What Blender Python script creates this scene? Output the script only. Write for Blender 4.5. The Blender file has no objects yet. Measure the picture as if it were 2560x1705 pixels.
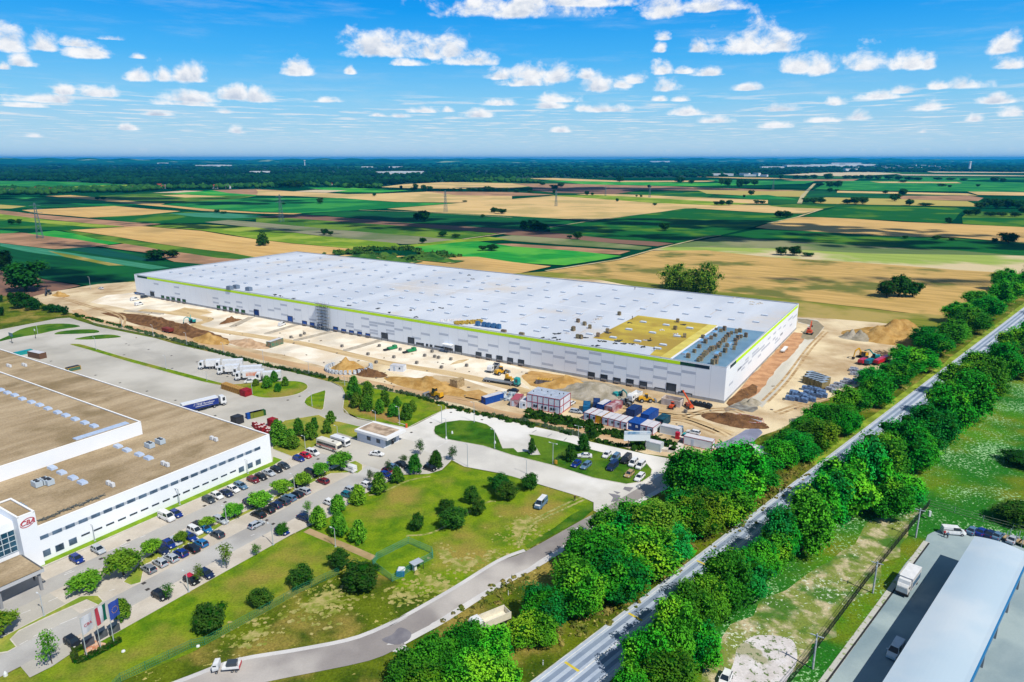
import bpy, math, random
import numpy as np
from mathutils import Vector, Matrix
from mathutils.geometry import tessellate_polygon
R = random.Random(11)
sc = bpy.context.scene
COL = sc.collection
# ---------------------------------------------------------------- camera model and photo-to-ground survey
F, CX, CY, H = 1708.0, 1280.0, 852.5, 86.0
PITCH = math.atan(456.5 / F)
def P(q, z=0.0):
    dx, u = q[0] - CX, CY - q[1]
    d = (dx, u * math.sin(PITCH) + F * math.cos(PITCH), u * math.cos(PITCH) - F * math.sin(PITCH))
    t = (z - H) / d[2]
    return (d[0] * t, d[1] * t)
def crop(ox, oy, s): return lambda x, y: (ox + x / s, oy + y / s)
A, B, Cc, D, E, Fq = [crop(x, 780, 4.9) for x in (0, 440, 860, 1240, 1640, 2080)]
G, Hh, I, J, K, L = [crop(x, 1060, 4.9) for x in (0, 440, 860, 1280, 1700, 2080)]
M, N, O, Q, Rr = [crop(x, 1340, 4.296) for x in (0, 480, 980, 1480, 2020)]
T1, T2, T3, T4 = [crop(x, 380, 3.68) for x in (0, 640, 1280, 1920)]
def hgt(base, top_y):
    """real height of an upright thing from its foot pixel and the pixel row of its top"""
    a = math.tan(PITCH + math.atan((base[1] - CY) / F)); b = math.tan(PITCH + math.atan((top_y - CY) / F))
    return H * (1 - b / a)
def ppm(base):
    x, y = P(base)
    return F / (y * math.cos(PITCH) + H * math.sin(PITCH))
AZ = math.radians(-57.55)
U = Vector((math.sin(AZ), math.cos(AZ), 0)); V = Vector((U.y, -U.x, 0))
RU = math.atan2(U.y, U.x); RV = math.atan2(V.y, V.x)
C0 = Vector((*P((1809, 1008.6)), 0)); OL = Vector((*P((680, 1154)), 0))
def fac(O_, q, v=0.0):
    """pixel on the wall plane through O_ along U -> (u, z)"""
    d = Vector((q[0] - CX, (CY - q[1]) * math.sin(PITCH) + F * math.cos(PITCH), (CY - q[1]) * math.cos(PITCH) - F * math.sin(PITCH)))
    o = Vector((0, 0, H)); c = O_ + V * v
    t = (c - o).dot(V) / d.dot(V); p = o + d * t
    return ((p - c).dot(U), p.z)
def facv(O_, q, u=0.0):
    d = Vector((q[0] - CX, (CY - q[1]) * math.sin(PITCH) + F * math.cos(PITCH), (CY - q[1]) * math.cos(PITCH) - F * math.sin(PITCH)))
    o = Vector((0, 0, H)); c = O_ + U * u
    t = (c - o).dot(U) / d.dot(U); p = o + d * t
    return ((p - c).dot(V), p.z)
# ---------------------------------------------------------------- materials
def S(r, g, b, k=0.8):
    f = lambda c: (c / 12.92 if c <= 0.04045 else ((c + 0.055) / 1.055) ** 2.4) * k
    return (f(r / 255), f(g / 255), f(b / 255), 1)
MATS = {}
def nd(nt, t, **kw):
    n = nt.nodes.new(t)
    for k, v in kw.items(): setattr(n, k, v)
    return n
def mixc(nt, fac, a, b, mode='MIX'):
    n = nd(nt, 'ShaderNodeMix', data_type='RGBA', blend_type=mode)
    for sock, v in ((n.inputs['Factor'], fac), (n.inputs[6], a), (n.inputs[7], b)):
        if hasattr(v, 'is_linked') or hasattr(v, 'links'): nt.links.new(v, sock)
        else: sock.default_value = v
    return n.outputs[2]
def ramp(nt, src, p0, p1):
    n = nd(nt, 'ShaderNodeMapRange', interpolation_type='SMOOTHSTEP')
    nt.links.new(src, n.inputs[0]); n.inputs[1].default_value = p0; n.inputs[2].default_value = p1
    return n.outputs[0]
def noise(nt, vec, scale, detail=5, rough=0.55, dist=0.0):
    n = nd(nt, 'ShaderNodeTexNoise'); n.inputs['Scale'].default_value = scale
    n.inputs['Detail'].default_value = detail; n.inputs['Roughness'].default_value = rough
    n.inputs['Distortion'].default_value = dist
    nt.links.new(vec, n.inputs['Vector']); return n.outputs[0]
def mat(name, c, rough=0.8, c2=None, s=0.3, lo=0.35, hi=0.65, c3=None, s3=0.03, lo3=0.45, hi3=0.6, row=None, metal=0.0,
        bump=0.0, obj=False, rand=0.0, trans=0.0, fleck=None, sf=1.5, tf=0.62, spec=0.3, detail=6, grain=0.0):
    """procedural surface: base c, patches c2 (scale s), larger areas c3 (scale s3), row = stretch along crop rows"""
    if name in MATS: return MATS[name]
    m = bpy.data.materials.new(name); m.use_nodes = True; nt = m.node_tree; nt.nodes.clear()
    out = nd(nt, 'ShaderNodeOutputMaterial'); bs = nd(nt, 'ShaderNodeBsdfPrincipled')
    bs.inputs['Roughness'].default_value = rough; bs.inputs['Metallic'].default_value = metal
    bs.inputs['Specular IOR Level'].default_value = spec
    if obj: vec = nd(nt, 'ShaderNodeTexCoord').outputs['Object']
    else: vec = nd(nt, 'ShaderNodeNewGeometry').outputs['Position']
    base = vec
    if row is not None:
        mp = nd(nt, 'ShaderNodeMapping', vector_type='TEXTURE'); mp.inputs['Rotation'].default_value = (0, 0, row[0])
        mp.inputs['Scale'].default_value = (row[1], 1, 1); nt.links.new(vec, mp.inputs[0]); vec = mp.outputs[0]
    col = c
    if c2: col = mixc(nt, ramp(nt, noise(nt, vec, s, detail), lo, hi), c, c2)
    if c3: col = mixc(nt, ramp(nt, noise(nt, base, s3, 4), lo3, hi3), col, c3)
    if fleck:
        f = noise(nt, base, sf, 3, 0.7); big = noise(nt, base, 0.05, 3)
        ad = nd(nt, 'ShaderNodeMath', operation='MULTIPLY_ADD'); nt.links.new(big, ad.inputs[0]); ad.inputs[1].default_value = 0.55
        nt.links.new(f, ad.inputs[2])
        col = mixc(nt, ramp(nt, ad.outputs[0], tf + 0.25, tf + 0.33), col, fleck)
    if grain:
        g = noise(nt, base, 2.2, 3, 0.8); mr = nd(nt, 'ShaderNodeMapRange'); nt.links.new(g, mr.inputs[0])
        mr.inputs[1].default_value = 0.3; mr.inputs[2].default_value = 0.7; mr.inputs[3].default_value = 1 - grain; mr.inputs[4].default_value = 1 + grain
        vm = nd(nt, 'ShaderNodeVectorMath', operation='SCALE'); 
        if isinstance(col, tuple): vm.inputs[0].default_value = col[:3]
        else: nt.links.new(col, vm.inputs[0])
        nt.links.new(mr.outputs[0], vm.inputs['Scale']); col = vm.outputs[0]
    if rand:
        oi = nd(nt, 'ShaderNodeObjectInfo'); hs = nd(nt, 'ShaderNodeHueSaturation')
        for i, (k, r0, r1) in enumerate((('Hue', 0.5 - 0.035 * rand, 0.5 + 0.03 * rand), ('Value', 1 - 0.26 * rand, 1 + 0.45 * rand))):
            mr = nd(nt, 'ShaderNodeMapRange'); src = oi.outputs['Random']
            if i:
                mm = nd(nt, 'ShaderNodeMath', operation='MULTIPLY'); nt.links.new(src, mm.inputs[0]); mm.inputs[1].default_value = 7.31
                fr = nd(nt, 'ShaderNodeMath', operation='FRACT'); nt.links.new(mm.outputs[0], fr.inputs[0]); src = fr.outputs[0]
            nt.links.new(src, mr.inputs[0]); mr.inputs[3].default_value = r0; mr.inputs[4].default_value = r1
            nt.links.new(mr.outputs[0], hs.inputs[k])
        if isinstance(col, tuple): hs.inputs['Color'].default_value = col
        else: nt.links.new(col, hs.inputs['Color'])
        col = hs.outputs[0]
    if isinstance(col, tuple): bs.inputs['Base Color'].default_value = col
    else: nt.links.new(col, bs.inputs['Base Color'])
    if bump:
        bp = nd(nt, 'ShaderNodeBump'); bp.inputs['Strength'].default_value = 1.0; bp.inputs['Distance'].default_value = bump
        nt.links.new(noise(nt, base, s * 2, 5, 0.65), bp.inputs['Height']); nt.links.new(bp.outputs[0], bs.inputs['Normal'])
    sh = bs.outputs[0]
    if trans:
        tr = nd(nt, 'ShaderNodeBsdfTranslucent')
        if isinstance(col, tuple): tr.inputs['Color'].default_value = col
        else: nt.links.new(col, tr.inputs['Color'])
        mx = nd(nt, 'ShaderNodeMixShader'); mx.inputs[0].default_value = trans
        nt.links.new(sh, mx.inputs[1]); nt.links.new(tr.outputs[0], mx.inputs[2]); sh = mx.outputs[0]
    nt.links.new(sh, out.inputs[0]); MATS[name] = m; return m
# ---------------------------------------------------------------- mesh accumulation
class MB:
    def __init__(s): s.v = []; s.f = []; s.m = []; s.mi = 0
    def add(s, vs, fs):
        b = len(s.v); s.v += [tuple(p) for p in vs]; s.f += [tuple(b + i for i in f) for f in fs]; s.m += [s.mi] * len(fs); return s
    def mat(s, i): s.mi = i; return s
    def box(s, c, d, rz=0.0, taper=(1, 1), rot=None):
        x, y, z = d[0] / 2, d[1] / 2, d[2] / 2; ps = []
        for sz in (-1, 1):
            tx, ty = (taper if sz > 0 else (1, 1))
            for sx, sy in ((-1, -1), (1, -1), (1, 1), (-1, 1)): ps.append(Vector((sx * x * tx, sy * y * ty, sz * z)))
        mt = rot if rot is not None else Matrix.Rotation(rz, 3, 'Z')
        ps = [mt @ p + Vector(c) for p in ps]
        return s.add(ps, [(3, 2, 1, 0), (4, 5, 6, 7), (0, 1, 5, 4), (1, 2, 6, 5), (2, 3, 7, 6), (3, 0, 4, 7)])
    def bar(s, a, b, w, h=None):
        a, b = Vector(a), Vector(b); d = b - a; q = d.to_track_quat('X', 'Z').to_matrix()
        return s.box((a + b) / 2, (d.length, w, h or w), rot=q)
    def cyl(s, a, b, r0, r1=None, n=8, caps=True):
        a, b = Vector(a), Vector(b); r1 = r0 if r1 is None else r1; q = (b - a).to_track_quat('Z', 'X').to_matrix()
        vs = [a + q @ Vector((math.cos(t) * r0, math.sin(t) * r0, 0)) for t in [2 * math.pi * i / n for i in range(n)]]
        vs += [b + q @ Vector((math.cos(t) * r1, math.sin(t) * r1, 0)) for t in [2 * math.pi * i / n for i in range(n)]]
        fs = [(i, (i + 1) % n, n + (i + 1) % n, n + i) for i in range(n)]
        if caps: fs += [tuple(range(n - 1, -1, -1)), tuple(range(n, 2 * n))]
        return s.add(vs, fs)
    def prism(s, poly, z0, z1, top=True, bottom=False):
        n = len(poly); ar = sum(poly[i][0] * poly[(i + 1) % n][1] - poly[(i + 1) % n][0] * poly[i][1] for i in range(n))
        if ar < 0: poly = poly[::-1]
        vs = [(x, y, z0) for x, y in poly] + [(x, y, z1) for x, y in poly]
        fs = [(i, (i + 1) % n, n + (i + 1) % n, n + i) for i in range(n)]
        if top:
            for t in tessellate_polygon([[Vector((x, y, 0)) for x, y in poly]]):
                a, b, c = t; p = [Vector(poly[k]) for k in t]
                if (p[1] - p[0]).cross(p[2] - p[0]) < 0: t = (a, c, b)
                fs.append(tuple(n + k for k in t))
                if bottom: fs.append(tuple(reversed(t)))
        return s.add(vs, fs)
    def sheet(s, poly, z):
        n = len(poly); fs = []
        for t in tessellate_polygon([[Vector((p[0], p[1], 0)) for p in poly]]):
            p = [Vector(poly[k][:2]) for k in t]
            if (p[1] - p[0]).cross(p[2] - p[0]) < 0: t = (t[0], t[2], t[1])
            fs.append(t)
        return s.add([(p[0], p[1], z) for p in poly], fs)
    def mesh(s, name, mats, smooth=False):
        me = bpy.data.meshes.new(name); me.from_pydata(s.v, [], s.f)
        for m in (mats if isinstance(mats, (list, tuple)) else [mats]): me.materials.append(m)
        me.polygons.foreach_set('material_index', s.m)
        if smooth: me.polygons.foreach_set('use_smooth', [True] * len(s.f))
        me.update(); return me
LABELS = {}
def tag(o, label, cat, group=None, kind=None):
    o['label'] = label
    if cat: o['category'] = cat
    if group: o['group'] = group
    if kind: o['kind'] = kind
    n = len(label.split())
    if not 4 <= n <= 16: print('LABEL LENGTH', n, label)
    if label in LABELS: print('DUP', label)
    LABELS[label] = 1; return o
def obj(name, me, parent=None, loc=(0, 0, 0), rz=0.0):
    o = bpy.data.objects.new(name, me); COL.objects.link(o); o.location = loc; o.rotation_euler[2] = rz
    if parent: o.parent = parent
    return o
def part(name, mb, mats, parent, label=None, smooth=False, loc=(0, 0, 0), rz=0):
    o = obj(name, mb.mesh(name, mats, smooth), parent, loc, rz)
    if label: o['label'] = label
    return o
def thing(name, label, cat, loc, rz=0.0, group=None, scale=None):
    o = bpy.data.objects.new(name, None); COL.objects.link(o); o.location = (loc[0], loc[1], loc[2] if len(loc) > 2 else 0.0)
    o.rotation_euler[2] = rz; o.empty_display_size = 0.5
    if scale: o.scale = scale
    return tag(o, label, cat, group)
def single(name, mb, mats, label, cat, group=None, loc=(0, 0, 0), rz=0, smooth=False):
    return tag(obj(name, mb.mesh(name, mats, smooth), None, loc, rz), label, cat, group)
def clone(root, loc, rz, label, cat, group=None, scale=None, name=None):
    r = root.copy(); COL.objects.link(r); r.location = (loc[0], loc[1], loc[2] if len(loc) > 2 else 0.0); r.rotation_euler[2] = rz
    if scale: r.scale = scale
    for ch in root.children:
        c = ch.copy(); COL.objects.link(c); c.parent = r
        for g in ch.children:
            d = g.copy(); COL.objects.link(d); d.parent = c
    if group is None and 'group' in r: del r['group']
    return tag(r, label, cat, group)
def paint(root, partname, m):
    for ch in root.children:
        if ch.name.split('.')[0] == partname:
            ch.material_slots[0].link = 'OBJECT'; ch.material_slots[0].material = m
def ordn(i):
    w = ['first', 'second', 'third', 'fourth', 'fifth', 'sixth', 'seventh', 'eighth', 'ninth', 'tenth', 'eleventh', 'twelfth', 'thirteenth', 'fourteenth',
         'fifteenth', 'sixteenth', 'seventeenth', 'eighteenth', 'nineteenth']
    if i < 19: return w[i]
    tens = {2: 'twent', 3: 'thirt', 4: 'fort', 5: 'fift', 6: 'sixt', 7: 'sevent', 8: 'eight'}; n = i + 1
    return tens[n // 10] + 'ieth' if n % 10 == 0 else tens[n // 10] + 'y-' + w[n % 10 - 1]
def spline(pts, n=4, closed=False):
    """Catmull-Rom through world points"""
    m = len(pts); out = []
    rng = range(m if closed else m - 1)
    for i in rng:
        g = (lambda k: pts[k % m]) if closed else (lambda k: pts[max(0, min(m - 1, k))])
        p0, p1, p2, p3 = [Vector(g(i + k)) for k in (-1, 0, 1, 2)]
        for j in range(n):
            t = j / n
            out.append(0.5 * ((2 * p1) + (-p0 + p2) * t + (2 * p0 - 5 * p1 + 4 * p2 - p3) * t * t + (-p0 + 3 * p1 - 3 * p2 + p3) * t ** 3))
    if not closed: out.append(Vector(pts[-1]))
    return out
def strip_poly(pts, w):
    L_, R_ = [], []
    for i, p in enumerate(pts):
        d = (pts[min(i + 1, len(pts) - 1)] - pts[max(i - 1, 0)]).normalized(); n = Vector((-d.y, d.x))
        L_.append(p + n * w / 2); R_.append(p - n * w / 2)
    return L_, R_
def ribbon(mb, pts, w, z):
    a, b = strip_poly(pts, w); n = len(a)
    return mb.add([(p.x, p.y, z) for p in a] + [(p.x, p.y, z) for p in b], [(i, n + i, n + i + 1, i + 1) for i in range(n - 1)])
def wob(poly, amp, seg):
    """subdivide a polygon's edges and roughen them"""
    out = []; n = len(poly)
    for i in range(n):
        a, b = Vector(poly[i]), Vector(poly[(i + 1) % n]); k = max(1, min(40, int((b - a).length / seg))); d = (b - a); nn = Vector((-d.y, d.x)).normalized()
        for j in range(k): out.append(a + d * (j / k) + nn * (R.uniform(-amp, amp) if j else 0))
    return out
ZL = [0.0]
def struct(name, mb, m, smooth=False, label=None):
    o = obj(name, mb.mesh(name, m, smooth)); o['kind'] = 'structure'
    if label: o['label'] = label
    return o
# ================================================================ SETTING: far land and fields
ROWS = {k: v for k, v in (('u', RU), ('v', RV))}
def TT(x, y): return (x / 3.68, 380 + y / 3.68)
def fm(name, c, c2, **kw):
    kw.setdefault('row', (RU, 14)); kw.setdefault('s', 0.16); kw.setdefault('lo', 0.3); kw.setdefault('hi', 0.75)
    return mat(name, c, 0.95, c2, spec=0.1, **kw)
FM = {
 'tan': fm('wheat_stubble', S(226, 188, 120), S(198, 158, 92), c3=S(176, 148, 92), s3=0.012, hi3=0.75),
 'tan2': fm('ripe_wheat', S(232, 200, 140), S(208, 170, 108), c3=S(190, 168, 108), s3=0.008),
 'pale': fm('pale_soil', S(222, 205, 172), S(196, 176, 140)),
 'pink': fm('ploughed_pink_soil', S(190, 146, 112), S(168, 130, 98), c3=S(150, 118, 88), s3=0.02),
 'brown': fm('ploughed_brown_soil', S(142, 106, 88), S(118, 92, 76)),
 'green': fm('maize_green', S(26, 128, 58), S(14, 104, 44), c3=S(60, 150, 60), s3=0.01),
 'bright': fm('bright_crop', S(44, 160, 58), S(22, 130, 44), c3=S(90, 176, 60), s3=0.014),
 'dark': fm('dark_crop', S(8, 86, 44), S(4, 66, 34), c3=S(20, 98, 40), s3=0.012),
 'dark2': fm('deep_green_crop', S(22, 104, 34), S(10, 82, 26), c3=S(84, 128, 20), s3=0.01, lo3=0.52, hi3=0.62),
 'yg': fm('yellow_green_crop', S(122, 156, 30), S(92, 132, 22), c3=S(156, 172, 60), s3=0.02),
 'olive': fm('olive_crop', S(70, 118, 26), S(48, 96, 20), c3=S(110, 140, 40), s3=0.015),
 'teal': fm('cabbage_rows', S(74, 148, 116), S(40, 118, 84), s=0.3),
 'dteal': fm('dark_cabbage_rows', S(14, 88, 72), S(8, 66, 56), s=0.3),
 'grey': fm('grey_stubble', S(150, 148, 118), S(124, 126, 98), c3=S(106, 122, 78), s3=0.01),
 'gg': fm('grey_green_fallow', S(112, 132, 78), S(82, 108, 56), s=0.05, c3=S(146, 146, 104), s3=0.01),
 'pg': fm('pale_green_meadow', S(164, 182, 88), S(142, 164, 72), s=0.05, c3=S(214, 196, 156), s3=0.0085, lo3=0.5, hi3=0.6),
 'strip': fm('weedy_strip', S(140, 140, 52), S(100, 116, 36), s=0.2, c3=S(176, 156, 90), s3=0.02),
 'mott': fm('shadow_mottled_wheat', S(214, 176, 108), S(176, 148, 84), c3=S(112, 116, 54), s3=0.016, lo3=0.5, hi3=0.62, row=(RU, 6)),  # dark mottles: cloud shadow put into the wheat colour
 'och': fm('ochre_grass', S(196, 178, 98), S(170, 158, 80)),
}
FIELDS = [
 ('yg', [(340,345),(400,325),(1250,290),(1330,300),(1200,320),(600,350)]),
 ('green', [(-300,300),(-300,262),(400,268),(1200,272),(1500,290),(1100,300),(400,318)]),
 ('dark', [(-300,520),(0,520),(220,510),(850,495),(700,470),(200,430),(70,425),(-300,430)]),
 ('och', [(-300,480),(0,480),(240,495),(100,515),(-300,520)]),
 ('green', [(70,420),(230,410),(600,415),(1300,480),(1000,495),(850,490),(400,450)]),
 ('olive', [(900,400),(1500,375),(2355,400),(2100,450),(1500,465),(1050,430)]),
 ('pale', [(1400,372),(1700,352),(2100,360),(1950,372)]), ('tan2', [(1480,395),(1700,388),(2080,408),(1700,415)]),
 ('bright', [(1550,378),(1950,350),(2355,375),(2355,400),(1900,395)]),
 ('pink', [(1950,348),(2355,338),(2500,345),(3000,385),(2355,392),(2100,375)]),
 ('tan', [(420,402),(650,393),(900,415),(1300,455),(1520,468),(1480,480),(1900,520),(2400,552),(2780,560),(2700,568),(2355,560),(1850,535),(1310,482),(900,440)]),
 ('dark2', [(850,600),(1350,565),(1700,545),(2355,570),(2500,600),(2000,640),(1500,655),(1200,640)]),
 ('tan', [(200,530),(1050,492),(1400,522),(1660,540),(1300,575),(820,598),(350,560)]),
 ('pink', [(-300,520),(0,530),(300,565),(700,600),(1200,640),(1480,655),(1280,680),(1150,682),(700,640),(300,600),(-300,560)]),
 ('yg', [(-300,560),(0,565),(450,620),(1140,680),(900,692),(400,650),(-300,600)]),
 ('dark2', [(-300,610),(0,610),(300,640),(880,690),(600,720),(200,700),(-300,690)]),
 ('green', [(-300,690),(180,725),(80,750),(-300,760)]),
 ('teal', [(1550,560),(2000,552),(2500,590),(2100,606),(1800,592)]),
 ('tan2', [(2355,395),(2700,400),(3100,420),(3650,455),(4300,462),(4710,430),(4710,400),(4000,360),(3500,380),(3200,385),(2900,370),(2355,345)]),
 ('green', [(1480,478),(1900,445),(2355,420),(3150,420),(3650,460),(4200,466),(3550,515),(3300,530),(2780,558),(2355,545),(1900,520)]),
 ('pink', [(3900,360),(4710,366),(5100,390),(4710,402),(4200,395)]),
 ('bright', [(2825,325),(3200,325),(3760,350),(3500,370),(3100,365)]),
 ('pale', [(2900,345),(3200,350),(3000,372),(2700,360)]),
 ('tan2', [(3500,320),(3700,295),(4100,275),(4710,285),(5000,300),(4710,330),(4300,335),(3800,330)]),
 ('grey', [(1880,640),(2100,620),(2355,640),(3000,690),(3900,775),(4200,800),(4000,835),(3700,840),(3000,770),(2355,690)]),
 ('olive', [(2355,600),(2700,600),(3600,660),(4580,745),(4200,800),(3900,775),(3000,700),(2355,640)]),
 ('brown', [(2355,592),(2600,575),(2800,572),(3300,610),(4710,705),(5200,740),(6200,835),(6050,860),(4900,780),(4500,735),(3400,655),(2700,605)]),
 ('tan2', [(3560,518),(4300,460),(4710,430),(5100,400),(5300,400),(5900,420),(6400,460),(7065,500),(6300,515),(6050,550),(5480,625),(4710,590),(4000,550)]),
 ('dark', [(2790,568),(3200,535),(3900,550),(4710,584),(5480,625),(5060,690),(5000,725),(4710,705),(3600,640),(3300,605)]),
 ('tan2', [(4800,240),(5100,238),(5700,262),(6600,262),(6500,272),(5600,275),(5200,262)]),
 ('bright', [(5000,258),(5700,274),(6700,285),(7100,300),(6300,312),(5400,296)]),
 ('pink', [(4710,288),(5200,290),(6100,312),(7065,345),(7500,350),(7065,362),(6000,345),(4900,322)]),
 ('brown', [(4900,325),(5400,320),(5900,350),(5650,385),(5100,372),(4900,350)]),
 ('dark2', [(5750,380),(6000,345),(6600,370),(6500,415),(6000,400)]),
 ('tan2', [(5300,385),(5700,385),(6300,410),(7065,440),(7065,470),(6500,470),(5700,420)]),
 ('yg', [(5050,398),(5500,392),(6000,420),(6900,470),(6700,492),(6000,465),(5400,420)]),
 ('och', [(6400,345),(7065,358),(7440,352),(7400,410),(6900,400),(6500,380)]),
 ('green', [(6600,400),(7065,392),(7350,432),(7300,440),(6900,430)]),
 ('tan2', [(6700,480),(7065,486),(7580,520),(7400,560),(7065,556),(6400,515)]),
 ('olive', [(7065,490),(7300,478),(7700,498),(7560,518),(7200,505)]),
 ('dark2', [(5060,690),(5510,625),(6060,552),(6320,515),(7065,560),(7300,560),(7350,590),(7065,650),(6800,720),(6290,832),(5700,800),(5060,735)]),
 ('gg', [(4710,760),(5300,800),(5800,850),(6000,870),(5900,895),(5200,850),(4710,812),(4500,790)]),
 ('pink', [(4560,840),(4710,838),(5300,872),(5800,905),(5700,935),(5100,905),(4710,872)]),
 ('yg', [(3700,880),(3300,890),(3640,860),(4200,800),(4500,775),(4700,800),(4400,815)]),
 ('bright', [(3700,880),(4200,825),(4400,815),(4710,862),(5300,905),(5720,950),(5200,1035),(4710,1010),(4300,960),(3900,930)]),
 ('tan', [(3170,940),(4000,955),(4400,958),(4710,1005),(5070,1045),(4750,1115),(4700,1130),(4000,1090),(3400,1010),(3050,960)]),
 ('gg', [(6290,835),(6600,780),(6620,775),(7065,800),(8200,850),(8800,870),(9421,920),(10200,960),(9421,950),(8000,930),(7065,885),(6500,880),(6100,870)]),
 ('dark2', [(6620,775),(6900,720),(7065,700),(7900,750),(8800,790),(9421,830),(10200,860),(10200,960),(9421,950),(8800,900),(8000,860),(7065,802)]),
 ('tan', [(7065,655),(7350,595),(7700,600),(8300,640),(8700,655),(9421,680),(10200,700),(10200,850),(9421,830),(8800,780),(8200,770),(7065,702),(6950,690)]),
 ('dark2', [(7400,590),(7700,500),(8000,490),(8800,510),(8880,530),(8790,610),(8720,655),(8200,625),(7600,600)]),
 ('dark2', [(8860,662),(8850,600),(10200,610),(10200,720),(9421,687)]),
 ('olive', [(8850,600),(8900,540),(9421,560),(10200,580),(10200,612)]),
 ('green', [(7480,345),(7600,268),(8500,258),(10200,300),(10200,372),(8900,362),(8000,352)]),
 ('dark', [(7420,412),(7450,350),(8100,375),(8900,392),(8700,405),(8100,415)]),
 ('tan2', [(7700,355),(8200,365),(8900,380),(9000,400),(8400,385),(7700,372)]),
 ('pink', [(8250,402),(8900,398),(9050,420),(9000,448),(8300,432)]),
 ('och', [(7480,440),(7600,415),(8200,428),(8900,450),(9000,500),(8000,482),(7500,470)]),
 ('tan2', [(8900,362),(10200,378),(10200,412),(9000,392)]),
 ('pale', [(7200,210),(7500,190),(8000,183),(8300,198),(7800,222)]), ('pale', [(8250,203),(9300,213),(9700,222),(8300,214)]),
 ('pale', [(8500,178),(9421,186),(9900,192),(8600,188)]), ('pink', [(7200,252),(7900,248),(7850,265),(7300,264)]),
 ('tan2', [(8000,270),(8800,274),(8850,285),(8100,283)]), ('green', [(7900,230),(8800,236),(9800,244),(8700,262),(8100,250)]),
 ('tan2', [(6400,226),(7065,236),(7300,246),(6900,245)]), ('green', [(6500,250),(7065,262),(7500,265),(7400,290),(7065,300),(6700,285)]),
 ('pg', [(6000,900),(6100,870),(6500,872),(7065,882),(8000,930),(9421,950),(10200,970),(10200,1130),(9421,1120),(8800,1085),(7900,1015),(7065,965),(6500,905)]),
 ('mott', [(5020,1095),(5700,990),(6000,905),(6500,900),(7065,962),(7900,1012),(8800,1080),(9421,1115),(10200,1140),(9900,1300),(9300,1380),(8900,1510),(8600,1500),(7065,1325),(6030,1205)]),
 ('strip', [(4720,1112),(5020,1095),(6030,1205),(7065,1325),(8300,1470),(8900,1508),(8750,1600),(7700,1600),(7250,1530),(6630,1400),(4900,1180)]),
 ('pink', [(-300,755),(200,740),(450,760),(750,800),(1000,850),(850,867),(500,892),(0,832),(-300,812)]),
 ('bright', [(250,745),(500,720),(800,760),(1250,815),(1000,850),(700,800)]),
 ('olive', [(560,715),(640,717),(1100,782),(1500,848),(2100,922),(2355,962),(2250,990),(1900,975),(1500,900),(1130,838),(900,800)]),
 ('tan', [(640,715),(1180,685),(1320,680),(1850,722),(2355,800),(2700,840),(3270,890),(3100,935),(2900,945),(2355,965),(2100,920),(1500,845),(1100,780)]),
 ('yg', [(1320,678),(1650,655),(2355,690),(2900,765),(3640,835),(3700,872),(3270,888),(2700,837),(2355,797),(1850,717)]),
 ('pink', [(1000,855),(1150,840),(1500,900),(2000,970),(2250,985),(1900,1030),(1600,1005),(1380,925),(900,862)]),
 ('dark', [(-300,830),(0,835),(500,890),(850,868),(1300,930),(1500,1000),(1900,1030),(1250,1120),(1230,1190),(850,1228),(440,1172),(200,1100),(0,1050),(-300,1050)]),
 ('teal', [(0,836),(300,872),(900,960),(1560,1060),(1400,1075),(800,985),(250,915),(0,862)]),
 ('dteal', [(600,890),(850,868),(1250,950),(1460,1015),(1000,960)]),
 ('strip', [(440,905),(700,950),(1150,1040),(1000,1040),(600,962)]),
 ('brown', [(-300,1060),(0,1080),(440,1175),(740,1225),(500,1280),(300,1335),(0,1340),(-300,1340)]),
]
# ground sheet, reaching the horizon
gm_ = mat('far_land', S(20, 84, 48), 0.95, S(8, 58, 44), s=0.0016, c3=S(52, 108, 56), s3=0.0007, row=(0.3, 2.5), lo=0.3, hi=0.6, lo3=0.5, hi3=0.6, spec=0.0)
mb = MB(); gx = 60000; n = 24
for j in range(n):
    for i in range(n):
        x0, x1 = -gx + 2 * gx * i / n, -gx + 2 * gx * (i + 1) / n; y0, y1 = -5000 + 65000 * j / n, -5000 + 65000 * (j + 1) / n
        mb.add([(x0, y0, -1), (x1, y0, -1), (x1, y1, -1), (x0, y1, -1)], [(0, 1, 2, 3)])
struct('ground', mb, gm_)
z = -0.9
for k, pts in FIELDS:
    z += 0.007
    w = [Vector(P(TT(*p))) for p in pts]
    big = max(p.length for p in w)
    struct('field', MB().sheet(wob(w, 0.002 * big, 0.05 * big), z), FM[k])
# field lanes
lm = mat('field_lane', S(205, 190, 150), 0.95, S(170, 165, 110), s=0.05)
mb = MB()
for pts, w in (([(4710+350,690),(4710+900,605),(4710+1350,552),(4710+1600,515)], 3), ([(7065,655),(7340,595),(7560,525)], 4), ([(7065+290,472),(7065+320,400),(7065+430,290)], 9),
               ([(2355+950,532),(2355+1500,550),(4710,600)], 4), ([(5020,1090),(5700,985),(6000,900),(6500,780),(6630,765)], 3), ([(2355+1900,800),(2355+2300,745)], 3),
               ([(840,1225),(1000,1210),(1215,1192)], 3)):
    ribbon(mb, [Vector(P(TT(*p))) for p in pts], w, -0.15)
struct('field_lane', mb, lm)
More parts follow.
